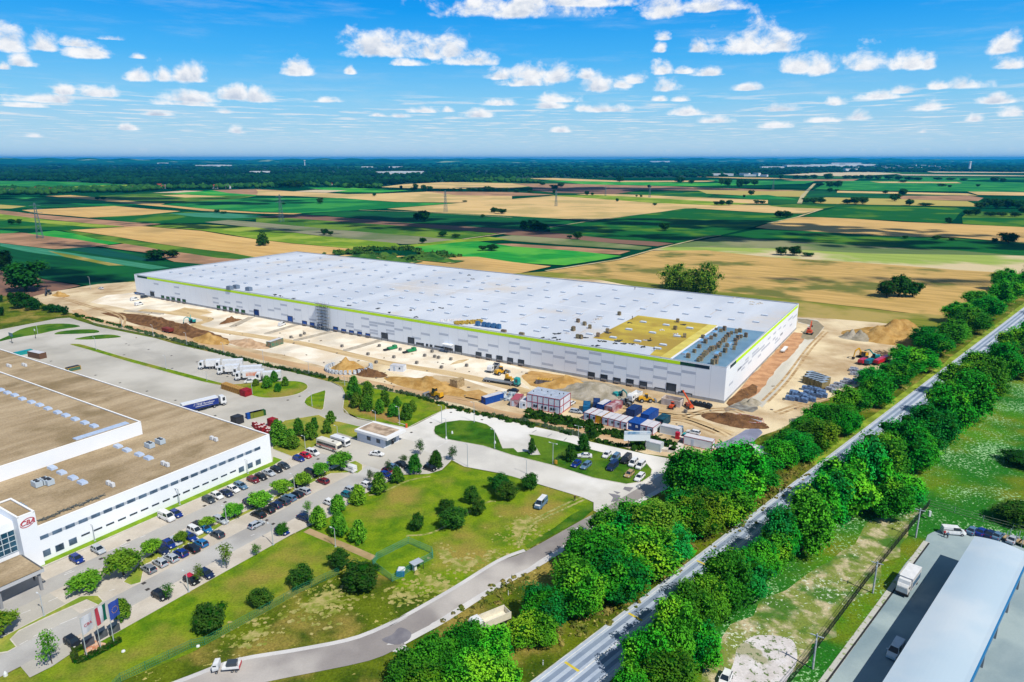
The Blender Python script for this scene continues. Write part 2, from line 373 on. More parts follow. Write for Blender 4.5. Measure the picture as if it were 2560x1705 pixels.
# distant hills
hm = mat('wooded_hill', S(24, 92, 60), 0.95, S(150, 170, 130), s=0.0018, lo=0.6, hi=0.64, spec=0.0, c3=S(14, 66, 50), s3=0.0006)
def ridge(name, az0, az1, dist, depth, hf, n=90):
    mb = MB(); vs = []; fs = []
    for j in range(7):
        d = dist + depth * j / 6; prof = math.sin(math.pi * j / 6)
        for i in range(n + 1):
            a = az0 + (az1 - az0) * i / n; t = i / n
            vs.append((math.sin(a) * d, math.cos(a) * d, -6 + prof * hf(t) * (1 + 0.15 * math.sin(i * 1.7 + j))))
    for j in range(6):
        for i in range(n): k = j * (n + 1) + i; fs.append((k, k + 1, k + n + 2, k + n + 1))
    struct(name, mb.add(vs, fs), hm, smooth=True)
edge = lambda t: max(0.0, min(1.0, t * 6)) * max(0.0, min(1.0, (1 - t) * 5))
ridge('hills', -0.85, 0.12, 13000, 5000, lambda t: edge(t) * (112 + 22 * math.sin(t * 9 + 1) + 12 * math.sin(t * 23)) * (1 - 0.55 * t))
ridge('hills', -0.30, 0.85, 20000, 6000, lambda t: edge(t) * (82 + 10 * math.sin(t * 14) + 9 * math.sin(t * 31)))
# ---------------------------------------------------------------- far woods (nobody could count these): clump crowns
def ico_np(sub=1):
    import bmesh
    bm = bmesh.new(); bmesh.ops.create_icosphere(bm, subdivisions=sub, radius=1.0)
    v = np.array([p.co[:] for p in bm.verts]); f = np.array([[q.index for q in p.verts] for p in bm.faces]); bm.free(); return v, f
ICO1 = ico_np(1); ICO2 = ico_np(2)
def np_mesh(name, v, f, mats, mi=None, smooth=False):
    me = bpy.data.meshes.new(name); me.vertices.add(len(v)); me.vertices.foreach_set('co', v.astype(np.float32).ravel())
    k = f.shape[1]; me.loops.add(f.size); me.loops.foreach_set('vertex_index', f.astype(np.int32).ravel())
    me.polygons.add(len(f)); me.polygons.foreach_set('loop_start', np.arange(0, f.size, k, dtype=np.int32))
    for m in (mats if isinstance(mats, (list, tuple)) else [mats]): me.materials.append(m)
    if mi is not None: me.polygons.foreach_set('material_index', mi.astype(np.int32))
    if smooth: me.polygons.foreach_set('use_smooth', [True] * len(f))
    me.update(); me.validate(); return me
rng = np.random.default_rng(5)
def inpoly(x, y, poly):
    c = False; n = len(poly)
    for i in range(n):
        x0, y0 = poly[i]; x1, y1 = poly[i - 1]
        if (y0 > y) != (y1 > y) and x < (x1 - x0) * (y - y0) / (y1 - y0) + x0: c = not c
    return c
def woods(name, polys, m, label, minh=11):
    bv, bf = ICO1; V_, F_ = [], []; k = 0
    for poly, cnt in polys:
        xs = [p[0] for p in poly]; ys = [p[1] for p in poly]; c = 0; tries = 0
        while c < cnt and tries < cnt * 12:
            tries += 1; x, y = R.uniform(min(xs), max(xs)), R.uniform(min(ys), max(ys))
            if not inpoly(x, y, poly): continue
            gx_, gy_ = P(TT(x, y)); d = math.hypot(gx_, gy_); c += 1
            h = minh * R.uniform(0.7, 1.5); w = max(h * 0.6, d * 0.0022) * R.uniform(0.8, 1.8)
            vv = bv * np.array([w, w, h * 0.6]) * (1 + rng.normal(0, 0.16, (len(bv), 1))) + np.array([gx_, gy_, h * 0.45])
            V_.append(vv); F_.append(bf + k * len(bv)); k += 1
    me = np_mesh(name, np.vstack(V_), np.vstack(F_), m)
    o = obj(name, me); return tag(o, label, None, None, 'stuff')
wm = mat('far_wood_leaf', S(10, 58, 34, 0.7), 0.9, S(26, 82, 44, 0.7), s=0.006, c3=S(4, 40, 32, 0.7), s3=0.0016, spec=0.05)  # far forest leaf, the cloud shadow over it put into the dark colour
wm2 = mat('near_wood_leaf', S(26, 82, 40, 0.7), 0.9, S(60, 112, 44, 0.7), s=0.02, spec=0.05)
fl = [(-400,118),(0,122),(2355,128),(4000,150),(5300,195),(6700,220),(6500,232),(4800,236),(4400,270),(3700,292),(3450,310),(2700,300),(2355,308),(1900,322),(1300,335),(1250,300),(400,262),(-400,262)]
fr = [(6400,215),(7065,150),(7700,138),(10000,150),(10000,185),(8500,182),(7600,190),(7065,212)]
mb = MB(); mb.sheet([Vector(P(TT(*p))) for p in fl], -0.88); mb.sheet([Vector(P(TT(*p))) for p in fr], -0.88)
struct('forest_floor', mb, mat('forest_floor', S(8, 50, 32, 0.7), 0.95, S(14, 66, 44, 0.7), s=0.004))
woods('far_forest', [(fl, 5200), (fr, 1400), ([(4800,60),(10000,64),(10000,150),(7700,136),(7000,150),(6400,210),(5300,190),(4300,150)], 1800), ([(-400,40),(4500,60),(4400,150),(2355,126),(-400,116)], 1000)], wm, 'dark far-off forest stretching along the horizon beyond the fields')
woods('village_tree_belt', [([(-300,372),(0,395),(420,395),(700,370),(1250,372),(1350,352),(1600,345),(2300,335),(2355,310),(1900,318),(1300,330),(700,345),(300,345),(-300,350)], 520),
      ([(4100,240),(4710,245),(5000,285),(4710,283),(4150,270)], 200), ([(2355,290),(3000,290),(3600,320),(3500,340),(3000,322),(2355,335)], 90)], wm2, 'belt of green trees around the far village on the left', 9)
# ================================================================ TREES
LEAF = {
 'lime': mat('leaf_lime', S(88, 138, 34, 1.15), 0.7, S(50, 100, 18, 1.15), s=0.5, obj=False, rand=1, trans=0.3, spec=0.2),
 'park': mat('leaf_park', S(108, 156, 34, 1.25), 0.7, S(70, 122, 22, 1.25), s=0.5, rand=0.8, trans=0.3, spec=0.2),
 'dark': mat('leaf_dark', S(54, 100, 26, .95), 0.7, S(32, 76, 16, .95), s=0.5, rand=1, trans=0.2, spec=0.15),
 'belt': mat('leaf_belt', S(52, 150, 26, 1.35), 0.7, S(22, 112, 16, 1.25), s=0.35, c3=S(104, 168, 30, 1.3), s3=0.11, lo3=0.5, hi3=0.66, rand=1.1, trans=0.42, spec=0.2),
 'far': mat('leaf_far', S(34, 84, 26, .9), 0.8, S(16, 60, 18, .9), s=0.15, rand=1.4, trans=0.15, spec=0.1),
 'poplar': mat('leaf_poplar', S(110, 144, 44, 1.35), 0.8, S(62, 102, 26, 1.2), s=0.3, rand=0.5, trans=0.25, spec=0.1),
}
CORE = mat("crown_core", S(24, 72, 14, .9), 0.95, spec=0.0)  # filler inside crowns and hedges, inner shade put into its dark green
BARK = mat('bark', S(96, 80, 62), 0.9, S(66, 56, 44), s=3, obj=True)
def crown(kind, seed):
    r = np.random.default_rng(seed); lobes = []
    if kind == 'cone':
        for i in range(30):
            z = 0.16 + 0.78 * (i / 29) ** 0.9; rad = 0.40 * (1 - ((z - 0.2) / 0.82) ** 2 if z > 0.2 else 0.85) + 0.02
            a = i * 2.4 + r.normal(0, 0.3); q = rad * r.uniform(0.55, 0.85); lobes.append((q * math.cos(a), q * math.sin(a), z, r.uniform(0.11, 0.17) * (1.1 - 0.45 * z)))
        lobes.append((0, 0, 0.45, 0.27)); lobes.append((0, 0, 0.7, 0.17)); n, ls, jit, z0 = 2300, 0.052, 0.5, 0
    elif kind == 'pine':
        for i in range(44):
            z = 0.12 + 0.85 * i / 43; rad = 0.46 * (1 - (z - 0.1)) ** 0.8
            a = i * 2.4; q = rad * r.uniform(0.6, 0.95); lobes.append((q * math.cos(a), q * math.sin(a), z, 0.09 * (1.25 - z)))
        lobes.append((0, 0, 0.3, 0.26)); lobes.append((0, 0, 0.55, 0.16)); n, ls, jit, z0 = 2400, 0.045, 0.5, 0
    elif kind == 'park':
        for i in range(20):
            a = i * 2.4; q = 0.42 * math.sqrt((i + 0.5) / 20) * r.uniform(0.8, 1.1); z = 0.86 - q * 0.85 + r.normal(0, 0.07)
            lobes.append((q * math.cos(a), q * math.sin(a), z, r.uniform(0.10, 0.17)))
        n, ls, jit, z0 = 2200, 0.06, 0.75, 0
    elif kind == 'young':
        for i in range(9):
            z = 0.42 + 0.5 * i / 8; q = r.uniform(0.1, 0.3) * (1.2 - z * 0.7); a = i * 2.4
            lobes.append((q * math.cos(a), q * math.sin(a), z, r.uniform(0.10, 0.16)))
        n, ls, jit, z0 = 620, 0.05, 0.8, 0
    else:
        nl = 30 if kind == 'belt' else 17
        for i in range(nl):
            th = math.acos(1 - 1.75 * (i + 0.5) / nl); a = i * 2.4 + r.normal(0, 0.4); q = r.uniform(0.2, 0.38)
            lobes.append((q * math.sin(th) * math.cos(a) * 1.05, q * math.sin(th) * math.sin(a) * 1.05, 0.56 + math.cos(th) * q * 1.12, r.uniform(0.10, 0.2)))
        lobes.append((0, 0, 0.55, 0.30)); lobes.append((0.1, 0, 0.32, 0.24)); lobes.append((-0.12, 0.05, 0.3, 0.22))
        n, ls, jit = (6400, 0.032, 0.6) if kind == 'belt' else (1300, 0.06, 0.5)
        if kind == 'poplar':
            n, ls = 4200, 0.034; lobes += [(.24 * math.cos(k * 1.05), .24 * math.sin(k * 1.05), .16, .17) for k in range(6)] + [(0, 0, .2, .25)]
        if kind == 'round': n, ls = 2600, 0.05
    lb = np.array(lobes); w = lb[:, 3] ** 2; w /= w.sum(); idx = r.choice(len(lb), n, p=w)
    d = r.normal(size=(n, 3)); d /= np.linalg.norm(d, axis=1)[:, None]
    rr = lb[idx, 3][:, None] * (1.0 + r.normal(0, 0.12, (n, 1)) * (2.0 if kind in ('park', 'young') else 1.0) - 0.08 * r.random((n, 1)))
    p = lb[idx, :3] + d * rr
    if kind == 'park': p[:, 2] += 0
    nn = d + r.normal(0, jit, (n, 3)) + np.array([0, 0, 0.75]); nn /= np.linalg.norm(nn, axis=1)[:, None]
    t = np.cross(nn, r.normal(size=(n, 3))); t /= np.linalg.norm(t, axis=1)[:, None]; b = np.cross(nn, t)
    s = ls * r.uniform(0.6, 1.3, (n, 1)) * 0.5
    v = np.stack([p - t * s - b * s * 0.6, p + t * s - b * s * 0.7, p + t * s * 0.8 + b * s * 0.8, p - t * s * 0.9 + b * s * 0.6], 1).reshape(-1, 3)
    f = np.arange(n * 4).reshape(n, 4)
    mi = np.zeros(n); hr = np.percentile(np.hypot(v[:, 0], v[:, 1]), 98); zt = np.percentile(v[:, 2], 99.7); sc_ = np.array([.5 / hr, .5 / hr, 1 / zt]); v = v * sc_
    if kind != 'young':   # added dark fillers against see-through, inner crown shade in their colour, as quads
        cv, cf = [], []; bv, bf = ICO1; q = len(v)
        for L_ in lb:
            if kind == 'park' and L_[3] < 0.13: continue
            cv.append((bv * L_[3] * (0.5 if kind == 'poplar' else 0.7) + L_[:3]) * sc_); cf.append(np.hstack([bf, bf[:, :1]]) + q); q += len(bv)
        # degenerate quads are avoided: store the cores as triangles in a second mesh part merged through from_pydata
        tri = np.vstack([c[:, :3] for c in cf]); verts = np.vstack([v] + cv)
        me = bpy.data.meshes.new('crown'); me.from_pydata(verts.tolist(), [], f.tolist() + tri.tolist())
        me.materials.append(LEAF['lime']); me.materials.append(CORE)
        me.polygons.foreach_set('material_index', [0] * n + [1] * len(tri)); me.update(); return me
    me = np_mesh('crown', v, f, [LEAF['lime']]); return me
def trunk(kind, seed):
    r = random.Random(seed); mb = MB(); top = {'cone': 0.8, 'park': 0.62, 'young': 0.85, 'pine': .8}.get(kind, 0.6); tr = {'park': 0.03, 'young': 0.022, 'cone': 0.03}.get(kind, 0.032)
    prev = Vector((0, 0, -0.02)); k = 5
    for i in range(k):
        nx = Vector((r.uniform(-.012, .012), r.uniform(-.012, .012), top * (i + 1) / k)); mb.cyl(prev, nx, tr * (1 - i * .17), tr * (1 - (i + 1) * .17), 7, i == 0); prev = nx
    for i in range(6):
        a = i * 2.4; z0 = top * (0.35 + 0.1 * i); e = Vector((math.cos(a) * .25, math.sin(a) * .25, z0 + .18)); mb.cyl((0, 0, z0), e, tr * .45, tr * .12, 5, False)
    return mb.mesh('trunk', BARK)
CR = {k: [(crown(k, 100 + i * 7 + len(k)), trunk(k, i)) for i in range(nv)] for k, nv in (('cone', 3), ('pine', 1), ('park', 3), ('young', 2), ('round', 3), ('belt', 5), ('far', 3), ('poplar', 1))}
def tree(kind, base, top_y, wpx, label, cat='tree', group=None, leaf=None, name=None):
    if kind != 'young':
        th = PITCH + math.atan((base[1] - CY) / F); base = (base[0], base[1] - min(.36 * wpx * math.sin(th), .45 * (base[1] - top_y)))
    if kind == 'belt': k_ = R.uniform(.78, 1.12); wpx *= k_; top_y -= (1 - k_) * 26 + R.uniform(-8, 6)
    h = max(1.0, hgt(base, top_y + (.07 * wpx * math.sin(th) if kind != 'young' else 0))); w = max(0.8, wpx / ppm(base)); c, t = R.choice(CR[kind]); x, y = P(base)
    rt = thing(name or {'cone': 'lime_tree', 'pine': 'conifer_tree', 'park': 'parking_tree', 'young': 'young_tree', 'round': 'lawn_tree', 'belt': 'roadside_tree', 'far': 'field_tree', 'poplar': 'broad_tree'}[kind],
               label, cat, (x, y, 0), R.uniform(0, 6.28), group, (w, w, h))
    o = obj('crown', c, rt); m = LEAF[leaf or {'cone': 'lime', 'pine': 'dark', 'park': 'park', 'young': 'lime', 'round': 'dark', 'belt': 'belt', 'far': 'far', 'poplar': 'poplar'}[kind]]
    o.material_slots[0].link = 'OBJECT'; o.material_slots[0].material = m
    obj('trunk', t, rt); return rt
def rowtrees(kind, fn, lst, text, group, scale, **kw):
    """lst of (x, base, top, width) in crop px, label with ordinal"""
    for i, (x, yb, yt, w) in enumerate(lst):
        b = fn(x, yb); tree(kind, b, fn(x, yt)[1], w / scale, text.format(ordn(i)), group=group, **kw)
rowtrees('cone', Cc, sorted([(130,1100,780,180),(160,1190,980,170),(295,1080,840,150),(290,1230,1000,170),(500,1180,950,140),(440,1260,1060,140),(650,1180,1030,120),(600,1300,1120,150),(770,1340,1110,160),(840,1230,1070,120)]),
         'conical lime tree on the lawn behind the gatehouse, {} from the left', 'lime trees behind the gatehouse', 4.9)
rowtrees('cone', B, [(980,915,815,95),(1120,945,775,130),(1210,870,715,110),(1250,985,870,100),(1340,915,790,100)],
         'small lime tree on the oval island beside the parked lorries, {} from the left', 'lime trees on the lorry yard island', 4.9)
rowtrees('cone', Hh, sorted([(1270,280,-40,230),(1400,310,60,230),(1510,180,-75,150),(1650,215,-20,170),(1700,90,-85,110),(1850,135,-50,120),(1900,10,-165,140),(1430,320,120,200),(1240,200,-60,150)]),
         'full lime tree in the group at the factory corner, {} from the left', 'lime trees at the factory corner', 4.9, leaf='lime')
rowtrees('park', Hh, sorted([(2020,600,340,330),(1780,680,470,210),(1550,810,600,240),(1300,900,680,270),(1040,1080,830,320),(710,1190,975,270),(390,1310,1135,210),(70,1500,1310,180)], key=lambda t: t[0]),
         'bushy light green parking tree between the car rows, {} from the left', 'trees on the parking median', 4.9)
rowtrees('park', M, [(40,1130,810,330),(930,655,410,370),(1330,500,165,400),(1640,262,30,230)],
         'spreading light green tree at the near end of the parking, {} from the left', 'trees at the near end of the parking', 4.296)
rowtrees('young', M, [(560,1370,1000,230),(1815,690,505,130),(2140,500,310,130)], 'slim young tree on the lawn edge by the near parking bays, {} from the left', 'young trees along the parking edge', 4.296)
tree('cone', M(1330, 930), M(0, 660)[1], 40, 'narrow leafy tree right beside the blue flag')
rowtrees('young', N, [(375,350,70,155),(690,205,90,115)], 'young tree on the paving edge near the grey driving car, {} from the left', 'young trees along the paving', 4.296)
tree('round', Hh(1300, 1385), Hh(0, 1205)[1], 33, 'small round tree hiding a parked blue car at the lawn edge', leaf='lime')
rowtrees('cone', Hh, [(1750,1300,1005,220),(2000,1400,1080,230),(2240,1490,1170,230),(1990,1130,860,200),(2240,1010,730,220)],
         'conical bright lime tree beside the right parking bays, {} of the nearer five', 'lime trees along the right parking row', 4.9, leaf='park')
rowtrees('cone', I, [(430,880,590,220),(655,740,520,170),(870,620,360,190)], 'conical lime tree beside the right parking bays, {} of the farther three', 'lime trees along the right parking row', 4.9)
tree('cone', I(1130, 560), I(0, 320)[1], 36, 'dark leafy tree on the corner where the lawn meets the access road', leaf='dark')
rowtrees('young', I, [(325,720,560,115),(540,600,440,105),(735,480,380,125),(935,375,190,145),(1330,440,275,145)], 'small young tree by the gatehouse junction, {} from the left', 'young trees at the junction', 4.9, leaf='dark')
tree('young', Hh(1620, 1120), Hh(0, 940)[1], 24, 'thin young tree behind the dark blue car by the lime trees')
rowtrees('round', I, [(900,1340,1080,200),(1340,1335,1000,370),(1260,1150,910,240),(1570,1010,740,190),(1650,1150,890,200),(1910,870,600,310),(2010,975,690,290)],
         'dark bushy tree on the middle lawn above the road, {} from the left', 'dark trees on the middle lawn', 4.9)
tree('round', I(2270, 840), I(0, 590)[1], 50, 'rounded blue-green tree at the lawn edge by the access road', leaf='dark')
tree('cone', J(245, 380), J(0, 170)[1], 22, 'small dark tree in the paved notch of the loop lawn', leaf='dark')
tree('cone', J(870, 350), J(0, 120)[1], 34, 'tall olive lime tree behind the cars on the grass', leaf='dark')
tree('cone', J(720, 480), J(0, 235)[1], 32, 'shorter olive lime tree left of the white car on grass', leaf='dark')
rowtrees('round', N, [(200,1110,715,410),(740,800,545,275),(1180,580,300,290),(1590,390,130,270),(1830,650,265,430)],
         'dark shrubby tree along the green mesh fence, {} from the left', 'dark trees along the green fence', 4.296)
# ---- the two belts beside the highway
beltA = [(1050,1770,1640,170),(1105,1735,1600,160),(1180,1700,1570,150),(1250,1700,1585,150),(1185,1775,1640,170),(1125,1800,1690,180),(1260,1790,1660,150),
 (1350,1640,1540,130),(1370,1600,1480,150),(1430,1540,1410,170),(1500,1480,1330,190),(1560,1440,1290,190),(1440,1450,1330,120),(1470,1590,1440,170),(1540,1540,1400,180),(1600,1470,1320,170),(1640,1430,1270,160),
 (1510,1400,1290,140),(1580,1400,1270,160),(1660,1390,1270,170),(1720,1370,1240,160),(1680,1440,1320,150),
 (1740,1300,1130,150),(1790,1330,1180,170),(1850,1300,1120,190),(1880,1260,1150,150),(1725,1250,1140,130),(1770,1380,1240,170),(1830,1350,1230,160),(1905,1250,1140,130),
 (1930,1190,1090,120),(1980,1180,1080,130),(2030,1150,1040,130),(1950,1150,1070,110),(2000,1120,1030,110),(2080,1100,1010,120),(2040,1090,1000,110),(2100,1110,1020,100),
 (2110,1060,965,120),(2170,1040,940,120),(2220,990,905,120),(2160,990,915,100),(2270,950,865,120),(2320,910,825,120),(2360,880,795,120),(2240,930,860,100),(2290,890,815,100),(2410,850,765,110),
 (2380,825,755,100),(2450,815,735,100),(2430,785,715,90),(2490,780,695,100),(2530,750,675,90),(2570,735,650,100),(2490,740,670,80),(2620,700,630,90)]
beltB = [(1560,1770,1670,130),(1600,1720,1570,170),(1660,1690,1500,190),(1700,1640,1450,190),(1740,1600,1440,170),(1790,1560,1380,180),(1840,1520,1370,170),(1880,1480,1350,150),(1920,1440,1320,140),(1660,1760,1620,170),(1740,1690,1560,150),
 (1930,1430,1270,160),(1990,1400,1230,180),(2040,1350,1180,170),(2090,1310,1150,170),(2140,1290,1100,190),(2180,1240,1080,190),(2230,1200,1050,170),(2275,1190,1070,140),(2200,1310,1190,140),(2240,1270,1180,120),(2060,1260,1150,110),
 (2300,1150,1010,150),(2350,1110,970,150),(2400,1060,930,150),(2440,1010,900,140),(2480,970,860,140),(2340,1050,960,120),(2510,920,830,130),(2560,890,800,130),(2290,1090,1025,110),(2380,1000,910,120),(2430,960,880,110),(2600,850,770,130),(2650,800,720,120)]
beltA = [(x + (24 if 1385 < yb < 1550 and x < 1610 else 0), yb, yt, w) for x, yb, yt, w in beltA]
for i, (x, yb, yt, w) in enumerate(sorted(beltA, key=lambda t: -t[1])):
    tree('belt', (x - 16 if yb > 1210 else x + 16, yb - 12), yt - (12 if yb > 1210 else -4), w * (.9 if yb > 1210 else .84), f'broad green roadside tree left of the highway, {ordn(i)} from the near end of its belt', group='tree belt left of the highway', leaf='park' if i in (17, 20) else None)
for i, (x, yb, yt, w) in enumerate(sorted(beltB, key=lambda t: -t[1])):
    tree('belt', (x + 14, yb + 4), yt - 2, w * .8, f'broad green roadside tree right of the highway, {ordn(i)} from the near end of its belt', group='tree belt right of the highway')
rowtrees('belt', lambda x, y: (x, y), [(2470,1000,940,90),(2530,960,870,110),(2585,945,850,110),(2545,1175,1125,90),(2535,1325,1262,110)],
         'dark rounded tree in the flowering meadow at the right edge, {} from the left', 'meadow trees on the right', 1, leaf='dark')
# ---- trees out in the fields
def fieldrow(fn, lst, text, group, kind='far'):
    for i, (x, yb, yt, w) in enumerate(sorted(lst)): tree(kind, fn(x, yb), fn(x, yt)[1], w / 3.68, text.format(ordn(i)), group=group)
fieldrow(T1, [(40,1090,900,200),(240,1300,1000,390)], 'very large dark tree by the left edge of the building site, {} from the left', 'large trees at the left edge')
fieldrow(T1, [(190,1450,1280,190),(310,1465,1340,150),(100,1355,1290,60),(480,1482,1390,90),(540,1482,1400,80),(600,1502,1415,70),(10,1380,1310,50),(20,1510,1420,60),(420,1462,1410,70)], 'dark bush along the site boundary at the far left, {} from the left', 'bushes at the left site boundary')
fieldrow(T1, [(1440,1000,890,240),(1590,975,895,130)], 'wide dense tree clump in the teal crop field, {} from the left', 'tree clump in the teal field')
fieldrow(T1, [(110,665,615,70),(175,662,615,60),(900,440,410,55),(955,440,408,60),(1995,560,530,65),(2055,565,545,75)], 'small dark tree in the left distant fields, {} from the left', 'far trees in the left fields')
tree('pine', T2(65, 862), T2(0, 722)[1], 36, 'conical dark conifer in the wheat behind the warehouse')
fieldrow(T2, [(630,762,705,85),(685,765,725,65),(590,475,420,75),(255,485,462,45),(1090,405,378,50),(1480,630,560,70),(1550,642,535,125),(1720,775,725,115),(1840,785,750,95),(1535,840,785,75),(2085,905,860,80),(2170,907,848,140),(1920,460,443,65),(2190,560,505,75),(2260,568,520,110),(2085,600,570,50)],
         'dark tree in the middle distant fields, {} from the left', 'far trees in the middle fields')
fieldrow(T2, [(x, 355 + (x - 1400) * 0.01, t, w) for x, t, w in ((1440,325,50),(1470,290,60),(1545,300,60),(1600,312,70),(1690,338,30),(1770,332,45),(1820,330,45),(1880,330,60),(1960,328,60),(2000,330,55),(2060,326,60),(2130,312,80),(2170,320,60),(2250,330,60),(2310,328,60))],
         'small tree in the row between the distant wheat fields, {} from the left', 'tree row between distant wheat fields')
fieldrow(T2, [(980,332,280,80),(865,332,285,60),(780,325,290,75),(230,330,262,120),(310,330,255,140),(390,330,268,110),(90,325,285,50),(1060,335,305,70),(1130,338,310,50),(1335,340,305,35)], 'pale green tree on the edge of the far wood, {} from the left', 'trees on the edge of the far wood')
fieldrow(T3, [(110,722,625,90),(200,730,620,160),(280,732,650,120),(605,802,728,95),(530,792,765,55),(1405,722,650,120),(390,345,300,90),(450,322,282,80),(690,397,360,55),(740,398,372,35),(968,457,425,38),(1313,493,468,45),(1263,332,300,38),(1145,413,395,24),(1187,416,392,30),(280,306,275,55),(45,372,338,65),(165,374,350,65),(385,382,348,35)],
         'dark tree in the fields beyond the warehouse roof, {} from the left', 'far trees beyond the warehouse')
fieldrow(T3, [(990,276,222,90),(1545,286,222,100),(1650,290,255,65),(1925,300,240,75),(1985,316,240,85),(2090,330,245,85),(2150,305,250,85),(2230,305,252,85),(2200,396,350,65),(2135,419,392,28),(1880,489,452,65),(1930,490,440,75),(1995,490,440,75),(2250,476,440,65),(2300,476,445,65)],
         'distant dark tree near the horizon right of centre, {} from the left', 'distant trees right of centre')
rowtrees('poplar', T3, [(1500,1270,1008,300),(1640,1290,1060,240),(1780,1310,998,300)], 'tall olive-green tree standing behind the warehouse, {} of three from the left', 'three trees behind the warehouse', 3.68)
fieldrow(T4, [(100,602,535,90),(170,606,540,130),(120,950,868,130),(240,955,862,140),(370,960,925,120),(1655,657,598,80),(2210,846,740,185),(1260,796,768,65),(1545,806,765,85),(1690,816,790,55),(2080,832,790,65),(350,470,420,90),(420,470,418,90),(485,470,415,90),(730,477,430,100),(800,480,412,110),(870,480,410,110),(1080,382,350,55),(1165,452,380,110),(1240,402,335,90),(1300,490,430,80),(1450,496,465,140)],
         'dark tree in the right-hand fields, {} from the left', 'trees in the right-hand fields')
fieldrow(T4, [(1090,1342,1180,200),(1200,1337,1118,240),(1330,1338,1190,180)], 'broad dark tree of the clump in the right wheat field, {} from the left', 'tree clump in the right wheat field')
fieldrow(T4, [(1840,582,530,100),(1910,582,520,90),(1950,520,460,120),(2020,502,420,110),(2100,522,430,130),(2200,520,430,140),(2300,520,440,140),(2050,590,550,120),(2150,592,550,100),(2270,596,550,110),(2345,560,500,90),(2430,580,470,140),(2500,560,460,140)],
         'dark tree of the small wood at the right edge, {} from the left', 'small wood at the right edge')
fieldrow(T4, [(480,312,285,90),(570,324,268,95),(640,325,262,80),(570,367,330,65),(630,362,340,45),(1600,316,290,100),(1670,325,300,45),(1930,319,295,40),(120,246,210,55),(270,243,210,90),(350,243,210,90),(420,243,205,90),(550,251,195,105),(720,246,212,90),(800,246,212,90),(860,246,208,55),(930,252,208,90),(1010,252,212,80),(1110,252,208,110),(1200,256,218,90),(1300,258,225,100),(1380,260,232,90),(1240,280,258,80),(2080,272,230,80),(2160,280,240,60),(1560,255,232,90),(1680,258,236,90),(1800,262,238,90)],
         'tiny dark tree in the farthest fields on the right, {} from the left', 'farthest trees on the right')
# ================================================================ NEAR GROUND, ROADS, LAWNS
def W(pts): return [Vector(P(p)) for p in pts]
GRASS = mat('lawn_grass', S(124, 150, 26), 0.95, S(86, 124, 20), s=0.22, c3=S(156, 140, 68), s3=0.05, lo3=0.46, hi3=0.7, spec=0.05, grain=0.35, detail=10)
ROUGH = mat('rough_grass', S(102, 118, 24), 0.95, S(62, 86, 18), s=0.14, c3=S(150, 134, 66), s3=0.06, lo3=0.48, hi3=0.66, spec=0.05, grain=0.45, fleck=S(196, 184, 110), sf=0.9, tf=0.66, detail=8)
LUSH = mat('lush_grass', S(62, 112, 26), 0.95, S(44, 88, 18), s=0.3, spec=0.05, grain=0.3, c3=S(96, 128, 34), s3=0.07, lo3=.42)
MEADOW = mat('flowering_meadow', S(76, 136, 24), 0.95, S(112, 126, 32), s=0.07, c3=S(40, 112, 30), s3=0.03, lo3=0.45, hi3=0.6, spec=0.05, grain=0.45, fleck=S(160, 204, 150), sf=1.3, tf=0.60, detail=8)
DIRT = mat('site_sand', S(212, 190, 156), 0.95, S(184, 158, 122), s=0.09, c3=S(234, 216, 180), s3=0.03, lo3=0.42, hi3=0.62, spec=0.05, bump=0.5, grain=0.12)
CRUSH = mat('crushed_limestone', S(246, 238, 222, .84), 0.95, S(226, 210, 186, .84), s=0.09, c3=S(208, 198, 182, .84), s3=0.04, lo3=0.5, hi3=0.7, spec=0.05, bump=0.2, grain=0.06)
TRACK = mat('site_track', S(196, 168, 124), 0.95, S(222, 198, 156), s=0.25, spec=0.05, bump=0.3, row=(RU, 10), grain=0.1)
PERI = mat('perimeter_track', S(216, 184, 146), 0.95, S(194, 160, 120), s=0.12, spec=0.05, bump=0.3, row=(RU, 8), grain=0.08)
EARTH = mat('dark_earth', S(140, 104, 72), 0.95, S(108, 80, 58), s=0.35, spec=0.0, bump=0.8, grain=0.2)
YARD = mat('yard_paving', S(196, 192, 183), 0.9, S(178, 174, 165), s=0.05, c3=S(206, 202, 193), s3=0.02, spec=0.15, grain=0.05, detail=9)
ASPH = mat('asphalt_light', S(186, 184, 180), 0.9, S(168, 166, 164), s=0.05, c3=S(200, 199, 196), s3=0.03, spec=0.15, grain=0.06, detail=9)
BAY = mat('bay_paving', S(212, 204, 192), 0.9, S(196, 187, 174), s=0.15, spec=0.1, grain=0.08)
PLAZA = mat('plaza_concrete', S(220, 217, 210), 0.9, S(202, 199, 193), s=0.07, c3=S(234, 232, 228), s3=0.03, spec=0.15, grain=0.05)
ROAD = mat('service_road', S(158, 152, 149), 0.9, S(138, 132, 131), s=0.06, c3=S(196, 190, 184), s3=0.03, spec=0.15, grain=0.06)
ROADP = mat('pale_road_dust', S(220, 218, 216), 0.95, S(202, 200, 200), s=0.1, spec=0.05, grain=0.06)
HWY = mat('highway_asphalt', S(142, 158, 182), 0.85, S(128, 144, 170), s=0.2, spec=0.2, grain=0.06)
HWYL = mat('highway_worn', S(188, 200, 218), 0.85, S(172, 186, 208), s=0.3, spec=0.2, grain=0.06)
SHO = mat('highway_shoulder', S(214, 216, 220), 0.95, S(180, 180, 176), s=0.5, spec=0.05, grain=0.1)
PAINTW = mat('road_paint_white', S(240, 240, 240), 0.7, S(215, 215, 215), s=1)
PAINTY = mat('road_paint_yellow', S(226, 206, 70), 0.7, S(206, 186, 70), s=1)
KERB = mat('kerb_concrete', S(222, 216, 204), 0.9, S(200, 194, 184), s=0.8)
SEAM = mat('drain_dark', S(44, 46, 50), 0.8)
